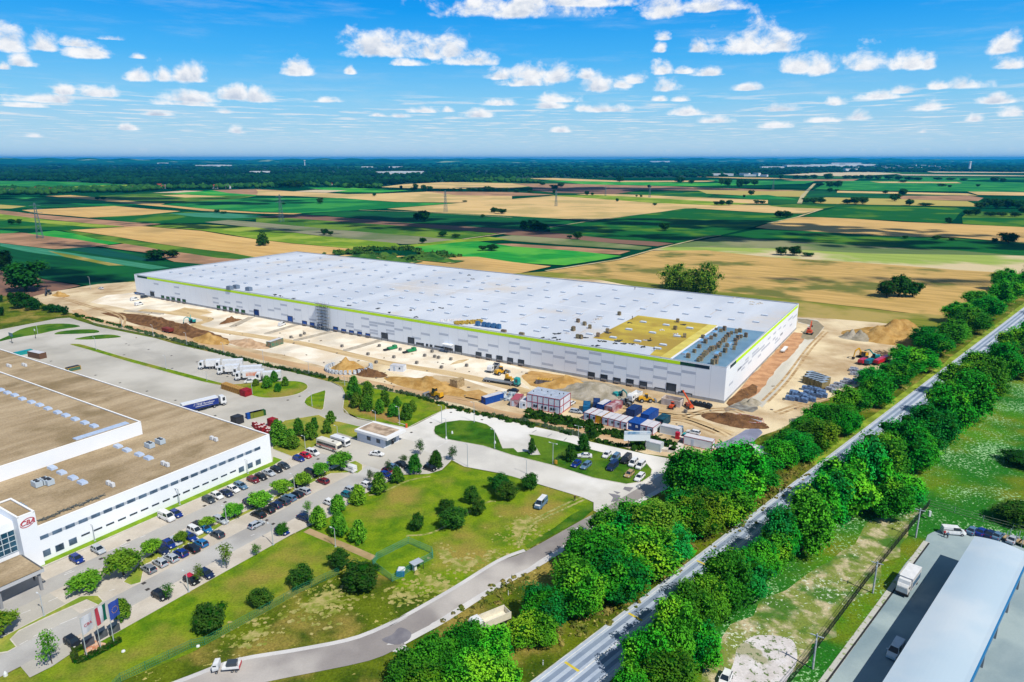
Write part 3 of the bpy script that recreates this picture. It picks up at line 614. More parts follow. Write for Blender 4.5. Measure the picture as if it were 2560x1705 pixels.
# one large near ground sheet
ng = [P((-900, 905)), P(TT(0, 1320)), P(TT(300, 1330)), P(TT(850, 1250)), P(TT(1250, 1180)), P((700, 720)), P((1300, 740)), P((1700, 775)), P((2000, 796)), P((2337, 826)), P((2420, 770)), P((2700, 640)), (620, 560), (520, 40), (-330, 40)]
struct('grassland', MB().sheet(wob([Vector(p) for p in ng], 0.5, 25), -0.06), ROUGH)
# highway side meadow on the right
hw0, hw1 = Vector(P((1329, 1705))), Vector(P((2545, 780))); hd = (hw1 - hw0).normalized(); hn = Vector((hd.y, -hd.x))
def hwp(s, o): p = hw0 + hd * s + hn * o; return (p.x, p.y)
struct('meadow', MB().sheet([hwp(-60, 9.5), hwp(700, 9.5), hwp(700, 400), hwp(-60, 200)], -0.05), MEADOW)
struct('dry_meadow', MB().sheet(wob(W([(2325,1268), (2270,1340), (2150,1492), (2020,1655), (1900,1800), (1700,1760), (1800,1600), (1900,1500), (2010,1440), (2100,1380), (2200,1290)]), 1.5, 5), -0.045), mat('dry_meadow', S(124, 140, 60), 0.95, S(196, 184, 150), s=0.28, lo=.45, hi=.62, c3=S(72, 118, 34), s3=0.08, lo3=.48, hi3=.58, grain=.35, fleck=S(216, 226, 206), sf=1.2, tf=.62, detail=8))
struct('verge', MB().sheet(wob([Vector(hwp(120, -2.4)), Vector(hwp(560, -2.4)), Vector(hwp(560, 0)), Vector(hwp(120, 0))], 0.5, 5), -0.02), mat('verge_grass', S(156, 176, 52), 0.95, S(112, 136, 30), s=0.2, grain=0.2))
# construction site
site = [T1(300,1330), T1(480,1285), T1(900,1215), T1(1215,1195), (700,660), (1500,700), (1995,792), Fq(30,85), Fq(560,128), Fq(1000,180), (2337,826), Fq(1150,310), Fq(980,440), Fq(880,550), Fq(700,700),
        Fq(420,870), (2060,1000), K(1240,60), K(1000,140), K(750,295), K(600,330), J(2080,420), J(1640,365), J(1230,235), Cc(2352,1340), Cc(1260,1140), Cc(950,1050), Cc(370,930), Cc(200,880), B(2100,850), B(1640,760), B(1090,640), B(590,510), B(0,340), A(1880,290), A(1150,130), A(900,20), T1(640,1480), T1(380,1390)]
struct('site_ground', MB().sheet(wob(W(site), 0.5, 12), 0.0), DIRT)
white = [(225,756), (266,738), (336,731), (800,810), (1325,924), (1295,948), (1322,968), (1330,990), (1240,975), (1150,945), (1090,938), (1040,946), (960,925), (1000,912), (905,903), (850,905), (828,921), (705,886), (575,862), (542,841), (480,817), (408,796), (312,771)]
struct('crushed_stone_yard', MB().sheet(wob(W(white), 0.8, 8), 0.012), CRUSH)
w2 = [E(1740,130), E(1850,150), E(1880,260), E(1760,330), E(1560,440), E(1400,640), E(1250,830), E(1120,1000), E(1150,1080), E(1230,1130), E(1300,1170), E(1380,1080), E(1560,880), E(1760,600), E(1960,330), E(2060,190), E(1980,100), E(1850,80), E(1720,70)]
struct('concrete_haul_road', MB().sheet(wob(W(w2), 0.4, 8), 0.012), mat('haul_road', S(228, 222, 208), 0.95, S(196, 192, 182), s=0.08, row=(RV, 6), spec=0.05, grain=0.06))
w3 = [E(1735,80), E(1850,85), E(1980,110), E(2060,180), E(1990,270), E(1940,330), E(1860,340), E(1775,320), E(1800,250), E(1890,160), E(1740,120)]
struct('gravel_loop', MB().sheet(wob(W(w3), 0.3, 5), 0.02), mat('grey_gravel', S(160, 148, 122), 0.95, S(140, 130, 108), s=0.5))
struct('backfill_strip', MB().sheet(wob([C0.xy + V.xy * a + U.xy * b for a, b in ((2, -0.5), (125, -0.5), (125, -7), (90, -8), (50, -7), (20, -8), (4, -6))], 0.5, 5), 0.016), mat('red_backfill', S(206, 158, 116), 0.95, S(176, 130, 92), s=0.25, grain=0.15))
def track(pts, w, m, z=0.022, name='dirt_track', k=5):
    struct(name, ribbon(MB(), spline(W(pts), k), w, z), m)
track([T1(1300,1450), T1(1900,1530), B(250,175), B(1000,300), B(1600,395), B(2352,575), Cc(700,655), Cc(1200,735), Cc(1700,835), Cc(2200,965), D(450,1010), D(1100,1110), D(1700,1210), E(300,1290), E(900,1500)], 5.5, TRACK)
track([T1(700,1450), A(1150,90), A(1880,240), B(0,290), B(1000,545), B(1700,700), B(2200,830), Cc(700,950), Cc(1500,1110), D(0,1230), D(700,1350), D(1500,1560), J(1500,225), J(1640,300)], 5.2, PERI, 0.02)
for i, (a, b) in enumerate(((T1(1160,1460), T1(1500,1490)), (B(690,180), B(930,60)), (B(1110,265), B(1490,150)), (B(1470,345), B(1900,240)), (B(2080,470), Cc(450,345)))):
    p = W([a, b]); d = (p[1] - p[0]).normalized(); nn = Vector((-d.y, d.x)); w = 2.0
    poly = [p[0] + nn * w, p[0] - d * w * .8, p[0] - nn * w, p[1] - nn * w, p[1] + nn * w]
    struct('gravel_bar', MB().sheet(poly, 0.026), mat('bar_gravel', S(196, 186, 170), 0.95, S(168, 156, 138), s=0.4))
for poly, m in (([T1(1560,1470), T1(1700,1430), T1(1900,1450), T1(1960,1480), T1(1750,1520), T1(1620,1500)], 'S'), ([Cc(920,930), Cc(1050,860), Cc(1250,850), Cc(1330,900), Cc(1300,1000), Cc(1680,1080), Cc(1740,1100), Cc(1500,1080), Cc(1100,980)], 'O'),
                ([Cc(1400,980), Cc(1650,950), Cc(1760,1000), Cc(1720,1120), Cc(1500,1060)], 'O'), ([D(310,780), D(430,720), D(600,740), D(960,800), D(1050,830), D(900,900), D(700,960), D(420,900)], 'O'),
                ([E(1180,880), E(1230,900), E(1230,1000), E(900,1160), E(860,1120), E(1000,980)], 'E'), ([Cc(1290,650), Cc(1400,590), Cc(1540,575), Cc(1450,620)], 'S'), ([E(720,1320), E(820,1260), E(1060,1250), E(1310,1300), E(1280,1370), E(1060,1430), E(900,1400)], 'E')):
    struct('bare_patch', MB().sheet(wob(W(poly), 0.5, 4), 0.018), {'S': TRACK, 'O': mat('ochre_sand', S(206, 166, 104), 0.95, S(180, 138, 78), s=0.2, bump=0.4, grain=0.1), 'E': EARTH}[m])
struct('churned_earth', MB().sheet(wob(W([A(1230,10), A(1500,8), A(1900,60), B(60,140), B(400,235), B(640,325), B(640,405), B(300,350), B(0,275), A(1900,215), A(1500,92)]), .8, 4), 0.021), EARTH)
struct('mulch_bed', MB().sheet(wob(W([Cc(20,1000), Cc(60,1120), Cc(200,1225), Cc(400,1300), Cc(680,1370), Cc(700,1310), Cc(520,1230), Cc(300,1190), Cc(120,1090), Cc(60,1000)]), .4, 2), 0.112), mat('mulch', S(170, 130, 78), .95, S(140, 128, 50), s=.4, grain=.2))
RUT = mat('rut_brown', S(164, 134, 98), .95, S(204, 178, 138), s=.6, lo=.4, hi=.6, row=(RU, 8), spec=0, grain=.2)
for k, pts in enumerate(([D(1080,1100), D(1500,1190), D(1900,1240), E(300,1280), E(700,1420), E(900,1520)], [D(1560,1170), D(1900,1210), E(250,1240), E(600,1240)], [E(0,1310), E(350,1330), E(750,1480)], [D(960,1060), D(1300,1120), D(1700,1180)], [E(350,1290), E(620,1210), E(900,1190), E(1060,1240)], [T1(560,1340), T1(820,1420), T1(1100,1500), A(1500,150)],
                         [Cc(750,940), Cc(1300,1040), Cc(1700,1110)], [E(1330,1100), E(1600,820), E(1900,420), E(2080,240)], [E(1480,1240), E(1800,1130), E(2100,1060)])):
    for o_ in (-1.1, 1.1):
        q = spline(W(pts), 6); a_, b_ = strip_poly(q, 2.0); struct('wheel_rut', ribbon(MB(), a_ if o_ < 0 else b_, .75 + .25 * (k % 3), .036), RUT)
mb = MB()
for _ in range(420):
    x_, y_ = R.uniform(250, 2150), R.uniform(735, 1110); line = 741 + .1887 * (x_ - 338)
    if x_ < 1800 and not (line + 4 < y_ < line + 105): continue
    if x_ >= 1800 and (y_ < 1290 - .05 * x_ - 230 or y_ > 1080 - (x_ - 1800) * .25 or x_ < 1840): continue
    g_ = P((x_, y_)); mb.box((*g_, .12), (R.uniform(.3, 1.2), R.uniform(.3, .8), R.uniform(.15, .4)), R.uniform(0, 3))
tag(obj('site_rubble', mb.mesh('site_rubble', mat('rubble', S(150, 136, 116), .95, S(104, 96, 88), s=.3))), 'stones and clods strewn over the building site', None, None, 'stuff')
struct('asphalt_patch', MB().sheet(wob(W([E(900,1560), E(1100,1440), E(1260,1430), E(1300,1490), E(1180,1600), K(640,300), K(450,250)]), 0.3, 5), 0.03), mat('blue_asphalt', S(150, 154, 178), 0.9, S(128, 132, 154), s=0.2))
struct('wet_slurry', MB().sheet(wob(W([E(830,1180), E(950,1130), E(1080,1080), E(1200,1090), E(1250,1190), E(1180,1230), E(1000,1200), E(850,1220)]), 0.5, 3), 0.032), mat('slurry', S(150, 148, 142), 0.6, S(110, 104, 96), s=0.5))
# paved world of the left factory and the access road
pave = [(-260,880), A(0,215), A(440,130), A(700,80), A(850,70), A(1200,180), A(1900,320), B(0,395), B(600,530), B(1100,660), B(1600,780), B(1900,860), B(2020,920), B(2060,1000), B(2050,1200), Cc(0,1230), Cc(170,1310), Cc(780,1420), Cc(870,1385),
        Cc(1150,1240), Cc(1260,1190), Cc(1350,1185), Cc(2352,1410), J(820,150), J(950,215), J(1640,370), J(2070,450), J(1980,560), J(1990,730), J(1240,1160), J(1080,1100), J(1000,1060), J(1000,960), J(870,900), J(340,740), J(0,640), I(1900,600), I(1470,520), I(1320,440), I(1200,560), I(1040,610),
        I(700,620), Hh(2300,860), Hh(1900,1130), Hh(1650,1240), Hh(1050,1530), N(700,170), N(420,310), N(200,440), M(1850,680), M(1720,735), M(1590,680), M(1420,740), M(1470,880), M(1260,1000), M(1050,1130), M(900,1190), M(780,1250), M(560,1400), M(320,1520), M(220,1400), M(0,1510), (-300,1850), (-420,1750), (-500,1200), (-420,950)]
struct('yard', MB().sheet(W(pave), 0.01), YARD)
plz = [Cc(560,1360), Cc(780,1420), Cc(870,1385), Cc(1150,1240), Cc(1260,1190), Cc(1350,1185), Cc(2352,1410), J(820,150), J(950,215), J(1640,370), J(2070,450), J(1980,560), J(1850,610), J(1100,1050), J(1000,1040), J(1000,960), J(870,900), J(340,740), J(0,640), I(1900,600), I(1470,520), I(1320,440), I(900,300), I(850,210), I(640,160)]
struct('access_road', MB().sheet(W(plz), 0.02), PLAZA)
# parking lot: two asphalt lanes and paved bay strips, laid out along V
def lot(q, u0, u1, v0, v1, m, z, name):
    o = OL.xy; struct(name, MB().sheet([o + U.xy * a + V.xy * b for a, b in ((u0, v0), (u1, v0), (u1, v1), (u0, v1))], z), m)
def uv(q): d = Vector(P(q)) - OL.xy; return d.dot(U.xy), d.dot(V.xy)
lot(0, -2.5, -7.8, -120, 12, BAY, 0.016, 'parking_bays'); lot(0, -13.2, -25.6, -66, 13, BAY, 0.016, 'parking_bays'); lot(0, -31.6, -37, -70, 12, BAY, 0.016, 'parking_bays')
lot(0, -7.8, -13.2, -130, 12, ASPH, 0.018, 'parking_lane'); lot(0, -25.6, -31.6, -130, 13, ASPH, 0.018, 'parking_lane')
# lawns on kerbs
def lawn(pts, m=GRASS, k=3, name='lawn', kerb=True, z=0.1, closed=True, n=1):
    p = W(pts); p = spline(p, n, True) if n > 1 else p
    if kerb: struct('kerb', MB().prism([tuple(q) for q in p], -0.02, z), KERB)
    ar = sum(p[i].x * p[(i + 1) % len(p)].y - p[(i + 1) % len(p)].x * p[i].y for i in range(len(p))); s = 1 if ar > 0 else -1
    ins = []
    for i, q in enumerate(p):
        d = (p[(i + 1) % len(p)] - p[i - 1]); d = d.normalized() if d.length > 1e-6 else Vector((1, 0)); ins.append(q + Vector((-d.y, d.x)) * s * 0.22)
    struct(name, MB().sheet([tuple(q) for q in (ins if kerb else p)], z + 0.008 if kerb else z), m)
lawn([A(-400,470), A(-400,420), A(0,335), A(240,215), A(460,165), A(620,145), A(850,145), A(990,180), A(720,220), A(470,275), A(250,310), A(0,365)], LUSH, n=3)
lawn([A(660,275), A(730,240), A(950,215), A(1150,215), A(1225,240), A(1150,262), A(800,275)], LUSH, n=3)
lawn([A(905,335), A(1060,300), A(1250,278), A(1400,280), A(1490,305), A(1400,320), A(1100,340)], LUSH, n=3)
lawn([A(855,400), A(930,392), A(1050,410), A(1500,545), A(2352,772), B(300,800), B(620,880), B(850,875), B(1050,862), B(1390,845), B(1550,860), B(1615,900), B(1600,950), B(1480,1010), B(1300,1045), B(1100,1055), B(960,1035), B(900,1010), B(590,915), B(300,850), B(0,770), A(1900,700), A(1500,590), A(1100,470)], n=3)
lawn([B(1820,960), B(1838,975), B(1812,1185), B(1780,1205), B(1700,1190), B(1600,1150), B(1565,1110), B(1590,1060), B(1660,1010)])
lawn([B(1900,850), B(2025,920), B(2062,1000), B(2040,1180), B(2130,1265), Cc(0,1220), Cc(170,1300), Cc(680,1405), Cc(790,1415), Cc(880,1370), Cc(1100,1260), Cc(1255,1190), Cc(1245,1140), Cc(950,1050), Cc(370,930), Cc(200,880)])
lawn([B(1180,1440), B(1330,1330), B(1750,1260), B(1900,1335), B(2000,1342), B(2265,1405), B(2235,1560), Hh(1980,110), Hh(1850,215), Hh(1420,400), Hh(1180,310)], mat('dry_lawn', S(170, 158, 66), 0.95, S(112, 140, 34), s=0.1, grain=0.25))
lawn([Cc(1095,1455), Cc(1110,1400), Cc(1230,1350), Cc(1420,1325), Cc(1600,1335), Cc(1750,1375), Cc(1830,1430), Cc(1875,1500), I(1900,180), I(1950,300), I(2080,296), I(2130,345), I(2260,335), I(2290,380), J(340,380), J(200,130), J(270,135), J(700,225), J(1000,320), J(1650,480), J(1720,560), J(1705,640), J(1600,710), J(1400,740),
      J(1000,665), J(500,510), J(0,385), I(1700,270), I(1200,180), I(1110,125)], LUSH)
lawn([(96,1401), Hh(1178,462), Hh(1190,400), Hh(1310,440), Hh(1180,520), Hh(0,1035), M(490,320), M(430,340)], mat('strip_lawn', S(132, 166, 22), 0.95, S(104, 144, 16), s=0.3, grain=0.15))
lawn([Hh(2200,450), Hh(2290,500), Hh(2290,560), Hh(2230,605), Hh(2130,600), Hh(1900,610), Hh(1450,830), Hh(560,1250), M(2150,50), M(1560,310), M(1520,500), M(1400,535), M(1320,500), M(1400,400), M(1560,230), M(2000,20), Hh(600,1180), Hh(1000,1000), Hh(1400,790), Hh(2000,510)], mat('dry_median', S(168, 168, 70), 0.95, S(120, 148, 40), s=0.2, grain=0.2))
lawn([M(860,650), M(950,640), M(1060,640), M(1115,700), M(1050,750), M(930,690), M(480,890), M(210,1020), M(120,1110), M(185,1190), M(80,1250), M(-200,1290), M(-200,1190), M(0,1100), M(480,850)], mat('dry_median', None))
# big lower lawns keep the rough sheet, mown part and middle lawn on top
lawn([I(1320,470), I(1470,530), I(1900,610), I(2270,680), J(340,750), J(870,905), J(990,965), J(980,1060), J(860,1165), J(170,1540), O(1150,265), O(900,430), O(690,555), O(560,650), O(430,600), O(300,640), O(120,560), O(0,590), N(2230,500), N(1960,390), N(1950,260), N(1800,180), N(1400,-10), Hh(1600,1290), Hh(1700,1230), Hh(1900,1130), Hh(2300,870), I(700,630), I(960,620), I(1200,570)], GRASS, kerb=False, z=0.0, name='mown_lawn')
lawn([N(700,175), N(420,315), N(200,445), M(1850,690), M(1720,742), M(1590,690), M(1425,745), M(1475,885), M(1260,1005), M(1050,1135), M(900,1195), M(780,1255), M(560,1405), M(320,1530), M(230,1410), M(0,1520), (-100,1760), (200,1800), (300,1705), N(0,1250), N(800,820), N(1400,470), N(1560,400), N(2000,250), N(1400,0), Hh(1650,1250), Hh(1050,1540)], GRASS, kerb=False, z=0.002, name='mown_lawn')
lawn([tuple(q) for q in (J(985,955), J(995,1050), J(880,1155), J(560,1330), J(190,1525), J(160,1490), J(330,1380), J(520,1270), J(700,1130), J(840,1050), J(930,1000))], LUSH, kerb=False, z=0.012, name='lush_verge')
# dirt scars on the middle lawn
SCAR = mat('pale_scar', S(182, 170, 108), 0.95, S(130, 142, 46), s=0.5, lo=0.38, hi=0.6, grain=0.2)
def scar(pts, n=120, sp=3.2):
    w_ = W(pts); struct('bare_patch', MB().sheet(wob(w_, 0.9, .8), 0.014), SCAR); mb = MB(); k = len(w_)
    for _ in range(n):
        i = R.randrange(k); c = w_[i].lerp(w_[(i + 1) % k], R.random()) + Vector((R.gauss(0, sp), R.gauss(0, sp))) * .5; r_ = R.uniform(.15, .6); m_ = R.randint(5, 7)
        mb.sheet([(c.x + r_ * R.uniform(.6, 1.3) * math.cos(6.283 * j / m_), c.y + r_ * R.uniform(.6, 1.3) * math.sin(6.283 * j / m_)) for j in range(m_)], 0.0145 + R.random() * .002)
    struct('bare_patch', mb, SCAR)
scar([O(480,130), O(560,150), O(640,210), O(720,250), O(800,265), O(880,260), O(980,210), O(1080,165), O(1210,195), O(1080,190), O(980,250), O(900,300), O(820,350), O(760,370), O(700,360), O(660,320), O(560,255)])
scar([O(270,420), O(330,440), O(420,460), O(560,510), O(690,565), O(600,610), O(540,580), O(480,545), O(380,540), O(300,460)]); scar([J(40,1200), J(150,1160), J(260,1180), J(200,1260), J(120,1330), J(60,1440), J(10,1400)], 160, 5)
scar([N(1150,760), N(1500,560), N(1480,640), N(1700,700), N(1420,720), N(1480,780), N(1300,820)], 200, 6); scar([N(560,1060), N(780,980), N(740,1060), N(600,1120)], 90, 5); scar([O(60,600), O(200,600), O(330,640), O(200,670), O(100,660)], 100, 4)
for pts in ([J(960,860), J(700,960), J(350,1130), J(150,1250), J(60,1480)], [J(940,900), J(640,1040), J(330,1180), J(200,1290), J(90,1500)], [Hh(2352,880), I(500,820), I(800,690), I(1060,640)], [I(760,1370), I(1130,1310), I(1700,980), I(1860,950)]):
    struct('lawn_track', ribbon(MB(), spline(W(pts), 6), .7, 0.0135), mat('lawn_track', S(176, 170, 110), .95, S(116, 136, 44), s=.8, lo=.4, hi=.6, grain=.2))
struct('footpath', ribbon(MB(), spline(W([Hh(1600,1300), N(1500,50), N(1700,130), N(1950,240)]), 4), 2.0, 0.013), mat('footpath', S(186, 160, 120), 0.95, S(160, 140, 96), s=0.3))
# curved service road
left = [J(1980,560), J(1850,610), J(1100,1050), J(1000,1110), J(870,1170), J(170,1560), O(1150,280), O(650,590), O(0,960), N(2320,870), N(1800,1100), N(1200,1230), N(500,1350), N(0,1530), (370,1740), (150,1840)]
right = [(420,1850), (600,1730), N(800,1568), N(1900,1340), N(2280,1160), O(0,1240), O(370,1040), O(620,900), O(1100,590), O(1650,290), J(1240,1160), J(2000,740)]
lw = spline(W(left), 4); rw = spline(W(right), 4)
struct('road', MB().sheet([tuple(p) for p in lw + rw], 0.03), ROAD)
struct('road_edge', MB().sheet([tuple(p + Vector((-.5, .9))) for p in spline(W(left[5:]), 4)] + [tuple(p) for p in reversed(spline(W(left[5:]), 4))], 0.034), ROADP)
rr_ = spline(W(right[1:]), 4); rin = []
for i, p in enumerate(rr_):
    d = (rr_[min(i + 1, len(rr_) - 1)] - rr_[max(0, i - 1)]).normalized(); rin.append(p + Vector((-d.y, d.x)) * (1.5 if i > 18 else 2.8 - 0.05 * i) * R.uniform(0.85, 1.15))
struct('road_dust', MB().sheet([tuple(p) for p in rr_] + [tuple(p) for p in reversed(rin)], 0.038), ROADP)
for pts in ([(955,1598), (980,1587), (997,1570), (1015,1573), (1028,1583), (1024,1598), (1004,1610), (988,1612), (966,1607)],):
    struct('road_patch', MB().sheet([tuple(p) for p in spline(W(pts), 3, True)], 0.046), mat('fresh_asphalt', S(140, 138, 144), 0.9, S(120, 118, 126), s=0.3))
for pts in ([J(1180,850), J(1330,880), J(1300,940), J(1210,960), J(1240,900)], [J(1380,770), J(1490,780), J(1440,830), J(1360,800)], [J(1240,820), J(1330,840), J(1290,860)]):
    struct('road_patch', MB().sheet(wob(W(pts), 0.3, 1.5), 0.046), mat('fresh_asphalt', None))
struct('service_road_upper', MB().sheet([tuple(p) for p in spline(W([K(380,270), K(540,220), K(760,125), K(850,62), K(960,62), K(1000,90), K(990,130), K(760,285), K(620,340)]), 3, True)], 0.034), mat('blue_asphalt', None))
# highway
def hsheet(name, o0, o1, z, m, s0=-60, s1=760): struct(name, MB().sheet([hwp(s0, o0), hwp(s1, o0), hwp(s1, o1), hwp(s0, o1)], z), m)
hsheet('highway', 0.0, 8.4, 0.03, HWYL); hsheet('highway_shoulder', -0.2, 0.9, 0.024, SHO); hsheet('highway_shoulder', 8.2, 9.3, 0.024, SHO)
for a, b in ((1.2, 2.1), (2.9, 3.8), (5.1, 6.0), (6.7, 7.5)): hsheet('wheel_track', a, b, 0.034, HWY)
mb = MB()
for o_, w_, dash in ((0.55, .14, 0), (4.3, .2, 0), (8.0, .14, 0)):
    s = -60
    while s < 600: e = s + (60 if not dash else 4); mb.sheet([hwp(s, o_), hwp(e, o_), hwp(e, o_ + w_), hwp(s, o_ + w_)], 0.038); s = e + (0 if not dash else 4)
struct('highway_markings', mb, PAINTW)
mb = MB()
for q in (O(1890,1380), Q(437,857), Q(1175,290)):
    v = Vector(P(q)) - hw0; s = v.dot(hd); mb.sheet([hwp(s - .2, 0.9), hwp(s + .35, 0.9), hwp(s + .35, 4.1), hwp(s - .2, 4.1)], 0.039)
struct('yellow_markings', mb, PAINTY)
# parking markings and plaza lines
mb = MB()
def dash(a, b, w=0.12, z=0.03):
    p = W([a, b]); d = (p[1] - p[0]).normalized(); nn = Vector((-d.y, d.x)) * w / 2; mb.sheet([p[0] + nn, p[1] + nn, p[1] - nn, p[0] - nn], z)
for a, b in ((M(700,400), M(770,370)), (M(690,420), M(800,375)), (M(230,835), M(330,795)), (M(520,705), M(620,660)), (M(900,800), M(1010,765)), (M(210,1170), M(300,1120)), (M(360,1080), M(560,990)), (M(640,950), M(830,870)), (Hh(915,1370), Hh(965,1350)),
             (G(1480,1510), G(1590,1470)), (G(1720,1390), G(1790,1360)), (I(1130,290), I(1270,215)), (M(1170,160), M(1240,130)), (M(1290,105), M(1360,70)), (M(1170,590), M(1240,570))): dash(a, b, 0.16)
struct('parking_markings', mb, PAINTW)
mb = MB()
for a, b in ((J(250,105), J(300,75)), (J(435,155), J(490,120)), (J(635,205), J(670,170))): dash(a, b, 0.3, 0.034)
for k in range(26):
    a = A(1480 + 30 * k * 0.9, 320 + 17 * k); dash(a, (a[0] + 150, a[1] + 16), 0.12, 0.026)
struct('expansion_joints', mb, mat('joint_grey', S(150, 150, 152), 0.9))
mb = MB()
for f, l in ((A, [(1545,390),(1580,405),(1820,460),(2100,535),(1520,525),(1170,775),(1470,868),(1800,970),(2150,1082),(625,602),(2110,690)]), (B, [(255,612),(1515,1032),(1370,1080),(630,790),(480,1270)]), (Cc, [(1065,1356),(825,1476),(1690,1320),(1310,1230)]), (M, [(1085,245),(1380,48),(1545,508),(1585,575),(705,570)]), (Hh, [(350,1003),(600,958),(1110,1180),(1190,1225),(1740,430)])):
    for x, y in l: c = P(f(x, y)); mb.box((c[0], c[1], 0.02), (0.8, 0.8, 0.06), RU)
struct('manhole_covers', mb, mat('cast_iron', S(70, 66, 64), 0.8))
# right-hand yard and gravel patch
ry = [(1960,1850), Rr(130,1568), Rr(1050,290), Rr(1260,50), L(1170,1360), L(1230,1325), L(1340,1292), L(1600,1290), L(2100,1400), (2700,1440), (2900,1850)]
struct('truck_yard', MB().sheet(W(ry), 0.0), mat('yard_concrete', S(158, 176, 182), 0.9, S(134, 156, 166), s=0.08, c3=S(166, 184, 188), s3=0.05, grain=0.05, row=(0.6, 3)))
mb = MB(); p = W([Rr(200,1568), Rr(920,590), Rr(1300,75)]); ribbon(mb, [p[0] - (p[1] - p[0]) * 1.2] + p, 0.35, 0.012); struct('drain_channel', mb, SEAM)
mb = MB(); p = W([Rr(165,1568), Rr(885,590), Rr(1275,60)]); ribbon(mb, [p[0] - (p[1] - p[0]) * 1.2] + p, 1.3, 0.01); struct('kerb_slab', mb, mat('grey_kerb_slab', S(196, 196, 190), 0.9, S(150, 165, 120), s=1, lo=0.55, hi=0.6))
struct('gravel_patch', MB().sheet(wob([Vector(q) for q in spline(W([Q(1330,1620), Q(1470,1480), Q(1540,1290), Q(1560,1200), Q(1700,1090), Q(1850,1060), Q(2100,1090), Q(2190,1180), Q(2200,1350), Q(2120,1500), Q(1960,1650)]), 3, True)], 0.55, 0.9), -0.03),
       mat('pale_gravel', S(226, 222, 226), 0.95, S(206, 200, 200), s=0.3, fleck=S(96, 120, 66), sf=0.9, tf=0.60, grain=0.14, c3=S(170, 168, 140), s3=.12, lo3=.55, hi3=.62))
# ---------------------------------------------------------------- heaps of sand and earth
def heap(name, c, rx, ry, h, rz, m, label, cat='heap', seed=1, power=1.4, n=26, rough=0.10):
    mb = MB(); vs = []; fs = []; nv = n
    from mathutils import noise as mn
    for j in range(nv + 1):
        for i in range(n + 1):
            a, b = -1 + 2 * i / n, -1 + 2 * j / nv; d = math.hypot(a, b)
            k = mn.fractal(Vector((a * 2 + seed * 9, b * 2, seed)), 1.0, 2.0, 4)
            zz = max(0, 1 - d) ** power * (1 + k * 0.5) + max(0, 1 - d * 1.05) * k * rough * 2
            vs.append((a * rx, b * ry, max(-0.05, zz * h - 0.05)))
    for j in range(nv):
        for i in range(n): k = j * (n + 1) + i; fs.append((k, k + 1, k + n + 2, k + n + 1))
    return single(name, mb.add(vs, fs), m, label, cat, None, (c[0], c[1], 0.0), rz, True)
SAND = mat('heap_sand', S(204, 166, 104), 0.95, S(176, 136, 76), s=0.3, bump=0.4, grain=0.12, spec=0)
GREYS = mat('heap_grey', S(182, 174, 160), 0.95, S(150, 142, 124), s=0.25, bump=0.4, grain=0.12, spec=0)
heap('sand_heap', P(Fq(735,320)), 23, 15, 9.5, RU, SAND, 'very large sand heap on the far right of the site', seed=3, power=1.15, n=40)
heap('sand_heap', P(Fq(450,320)), 9, 6, 3.4, RU, SAND, 'low sand heap at the left foot of the largest heap', seed=8)
heap('gravel_heap', P(Fq(335,330)), 6.5, 5, 5.0, RU, GREYS, 'grey-brown gravel heap left of the largest sand heap, right of a pair', seed=4)
heap('gravel_heap', P(Fq(220,315)), 5.5, 4.5, 4, RU, GREYS, 'grey-brown gravel heap left of the largest sand heap, left of a pair', seed=5)
heap('gravel_heap', P(D(1190,975)), 17, 12, 3.6, RU, GREYS, 'broad grey gravel heap in front of the dock doors', seed=6, power=1.2, n=40)
heap('sand_heap', P(D(850,900)), 12, 6, 4, RU + .5, SAND, 'ochre earth heap between the caged pallets and the grey gravel', seed=7)
heap('sand_heap', P(B(2105,690)), 7.6, 6, 4.4, RU, SAND, 'neat tan sand cone inside the white sack ring', seed=0, power=0.95, rough=0.02)
heap('earth_heap', P(B(900,395)), 15, 5.5, 3, RU, mat('pinkish_sand', S(214, 182, 148), 0.95, S(184, 150, 116), s=0.4, bump=0.3), 'long pinkish earth heap left of the green container', seed=9)
heap('earth_heap', P(B(430,350)), 13, 6, 4.0, RU, SAND, 'tan spoil heap at the right end of the dark earth bank', seed=12)
heap('earth_heap', P(A(1900,120)), 24, 5, 2.8, RU, EARTH, 'long dark brown earth bank along the site fence at the left', seed=10, power=0.9, n=44, rough=0.25)
heap('earth_heap', P(B(100,215)), 18, 5, 2.8, RU, EARTH, 'brown earth bank in the middle of the long spoil row', seed=13, power=0.9, n=40, rough=0.25)
heap('earth_heap', P(Cc(1000,905)), 22, 6, 3.6, RU, SAND, 'long ochre earth bank behind the yellow wheel loader', seed=14, n=40)
heap('rubble_heap', P(Cc(300,750)), 10, 5, 2.2, RU, EARTH, 'brown rubble heap right of the sack ring', seed=15, rough=0.5)
heap('earth_heap', P(B(660,120)), 8, 2.6, 2.2, RV, EARTH, 'narrow brown earth ridge across the left white yard', seed=16, rough=0.4)
heap('earth_heap', P(E(960,1330)), 12, 6, 2.4, RU, EARTH, 'brown excavated earth at the corner pit', seed=17, rough=0.3)
heap('earth_heap', P(T1(560,1320)), 9, 4, 2.6, RU, SAND, 'sand heap beside the dark excavator at the far left', seed=18, rough=0.3)
heap('earth_heap', P(E(1160,1110)), 5, 4, 2.0, RV, GREYS, 'grey rubble heap by the warehouse corner', seed=19, rough=0.4)
SC = mat('scrub_bank_soil', S(78, 120, 36), 0.95, S(34, 88, 24), s=0.12, c3=S(196, 172, 112), s3=0.05, lo3=0.56, hi3=0.64)
heap('overgrown_bank', P(T2(1150,985)), 40, 10, 5.5, RU, SC, 'overgrown green spoil bank behind the warehouse, left one', seed=21, power=1.1, n=44, rough=0.3)
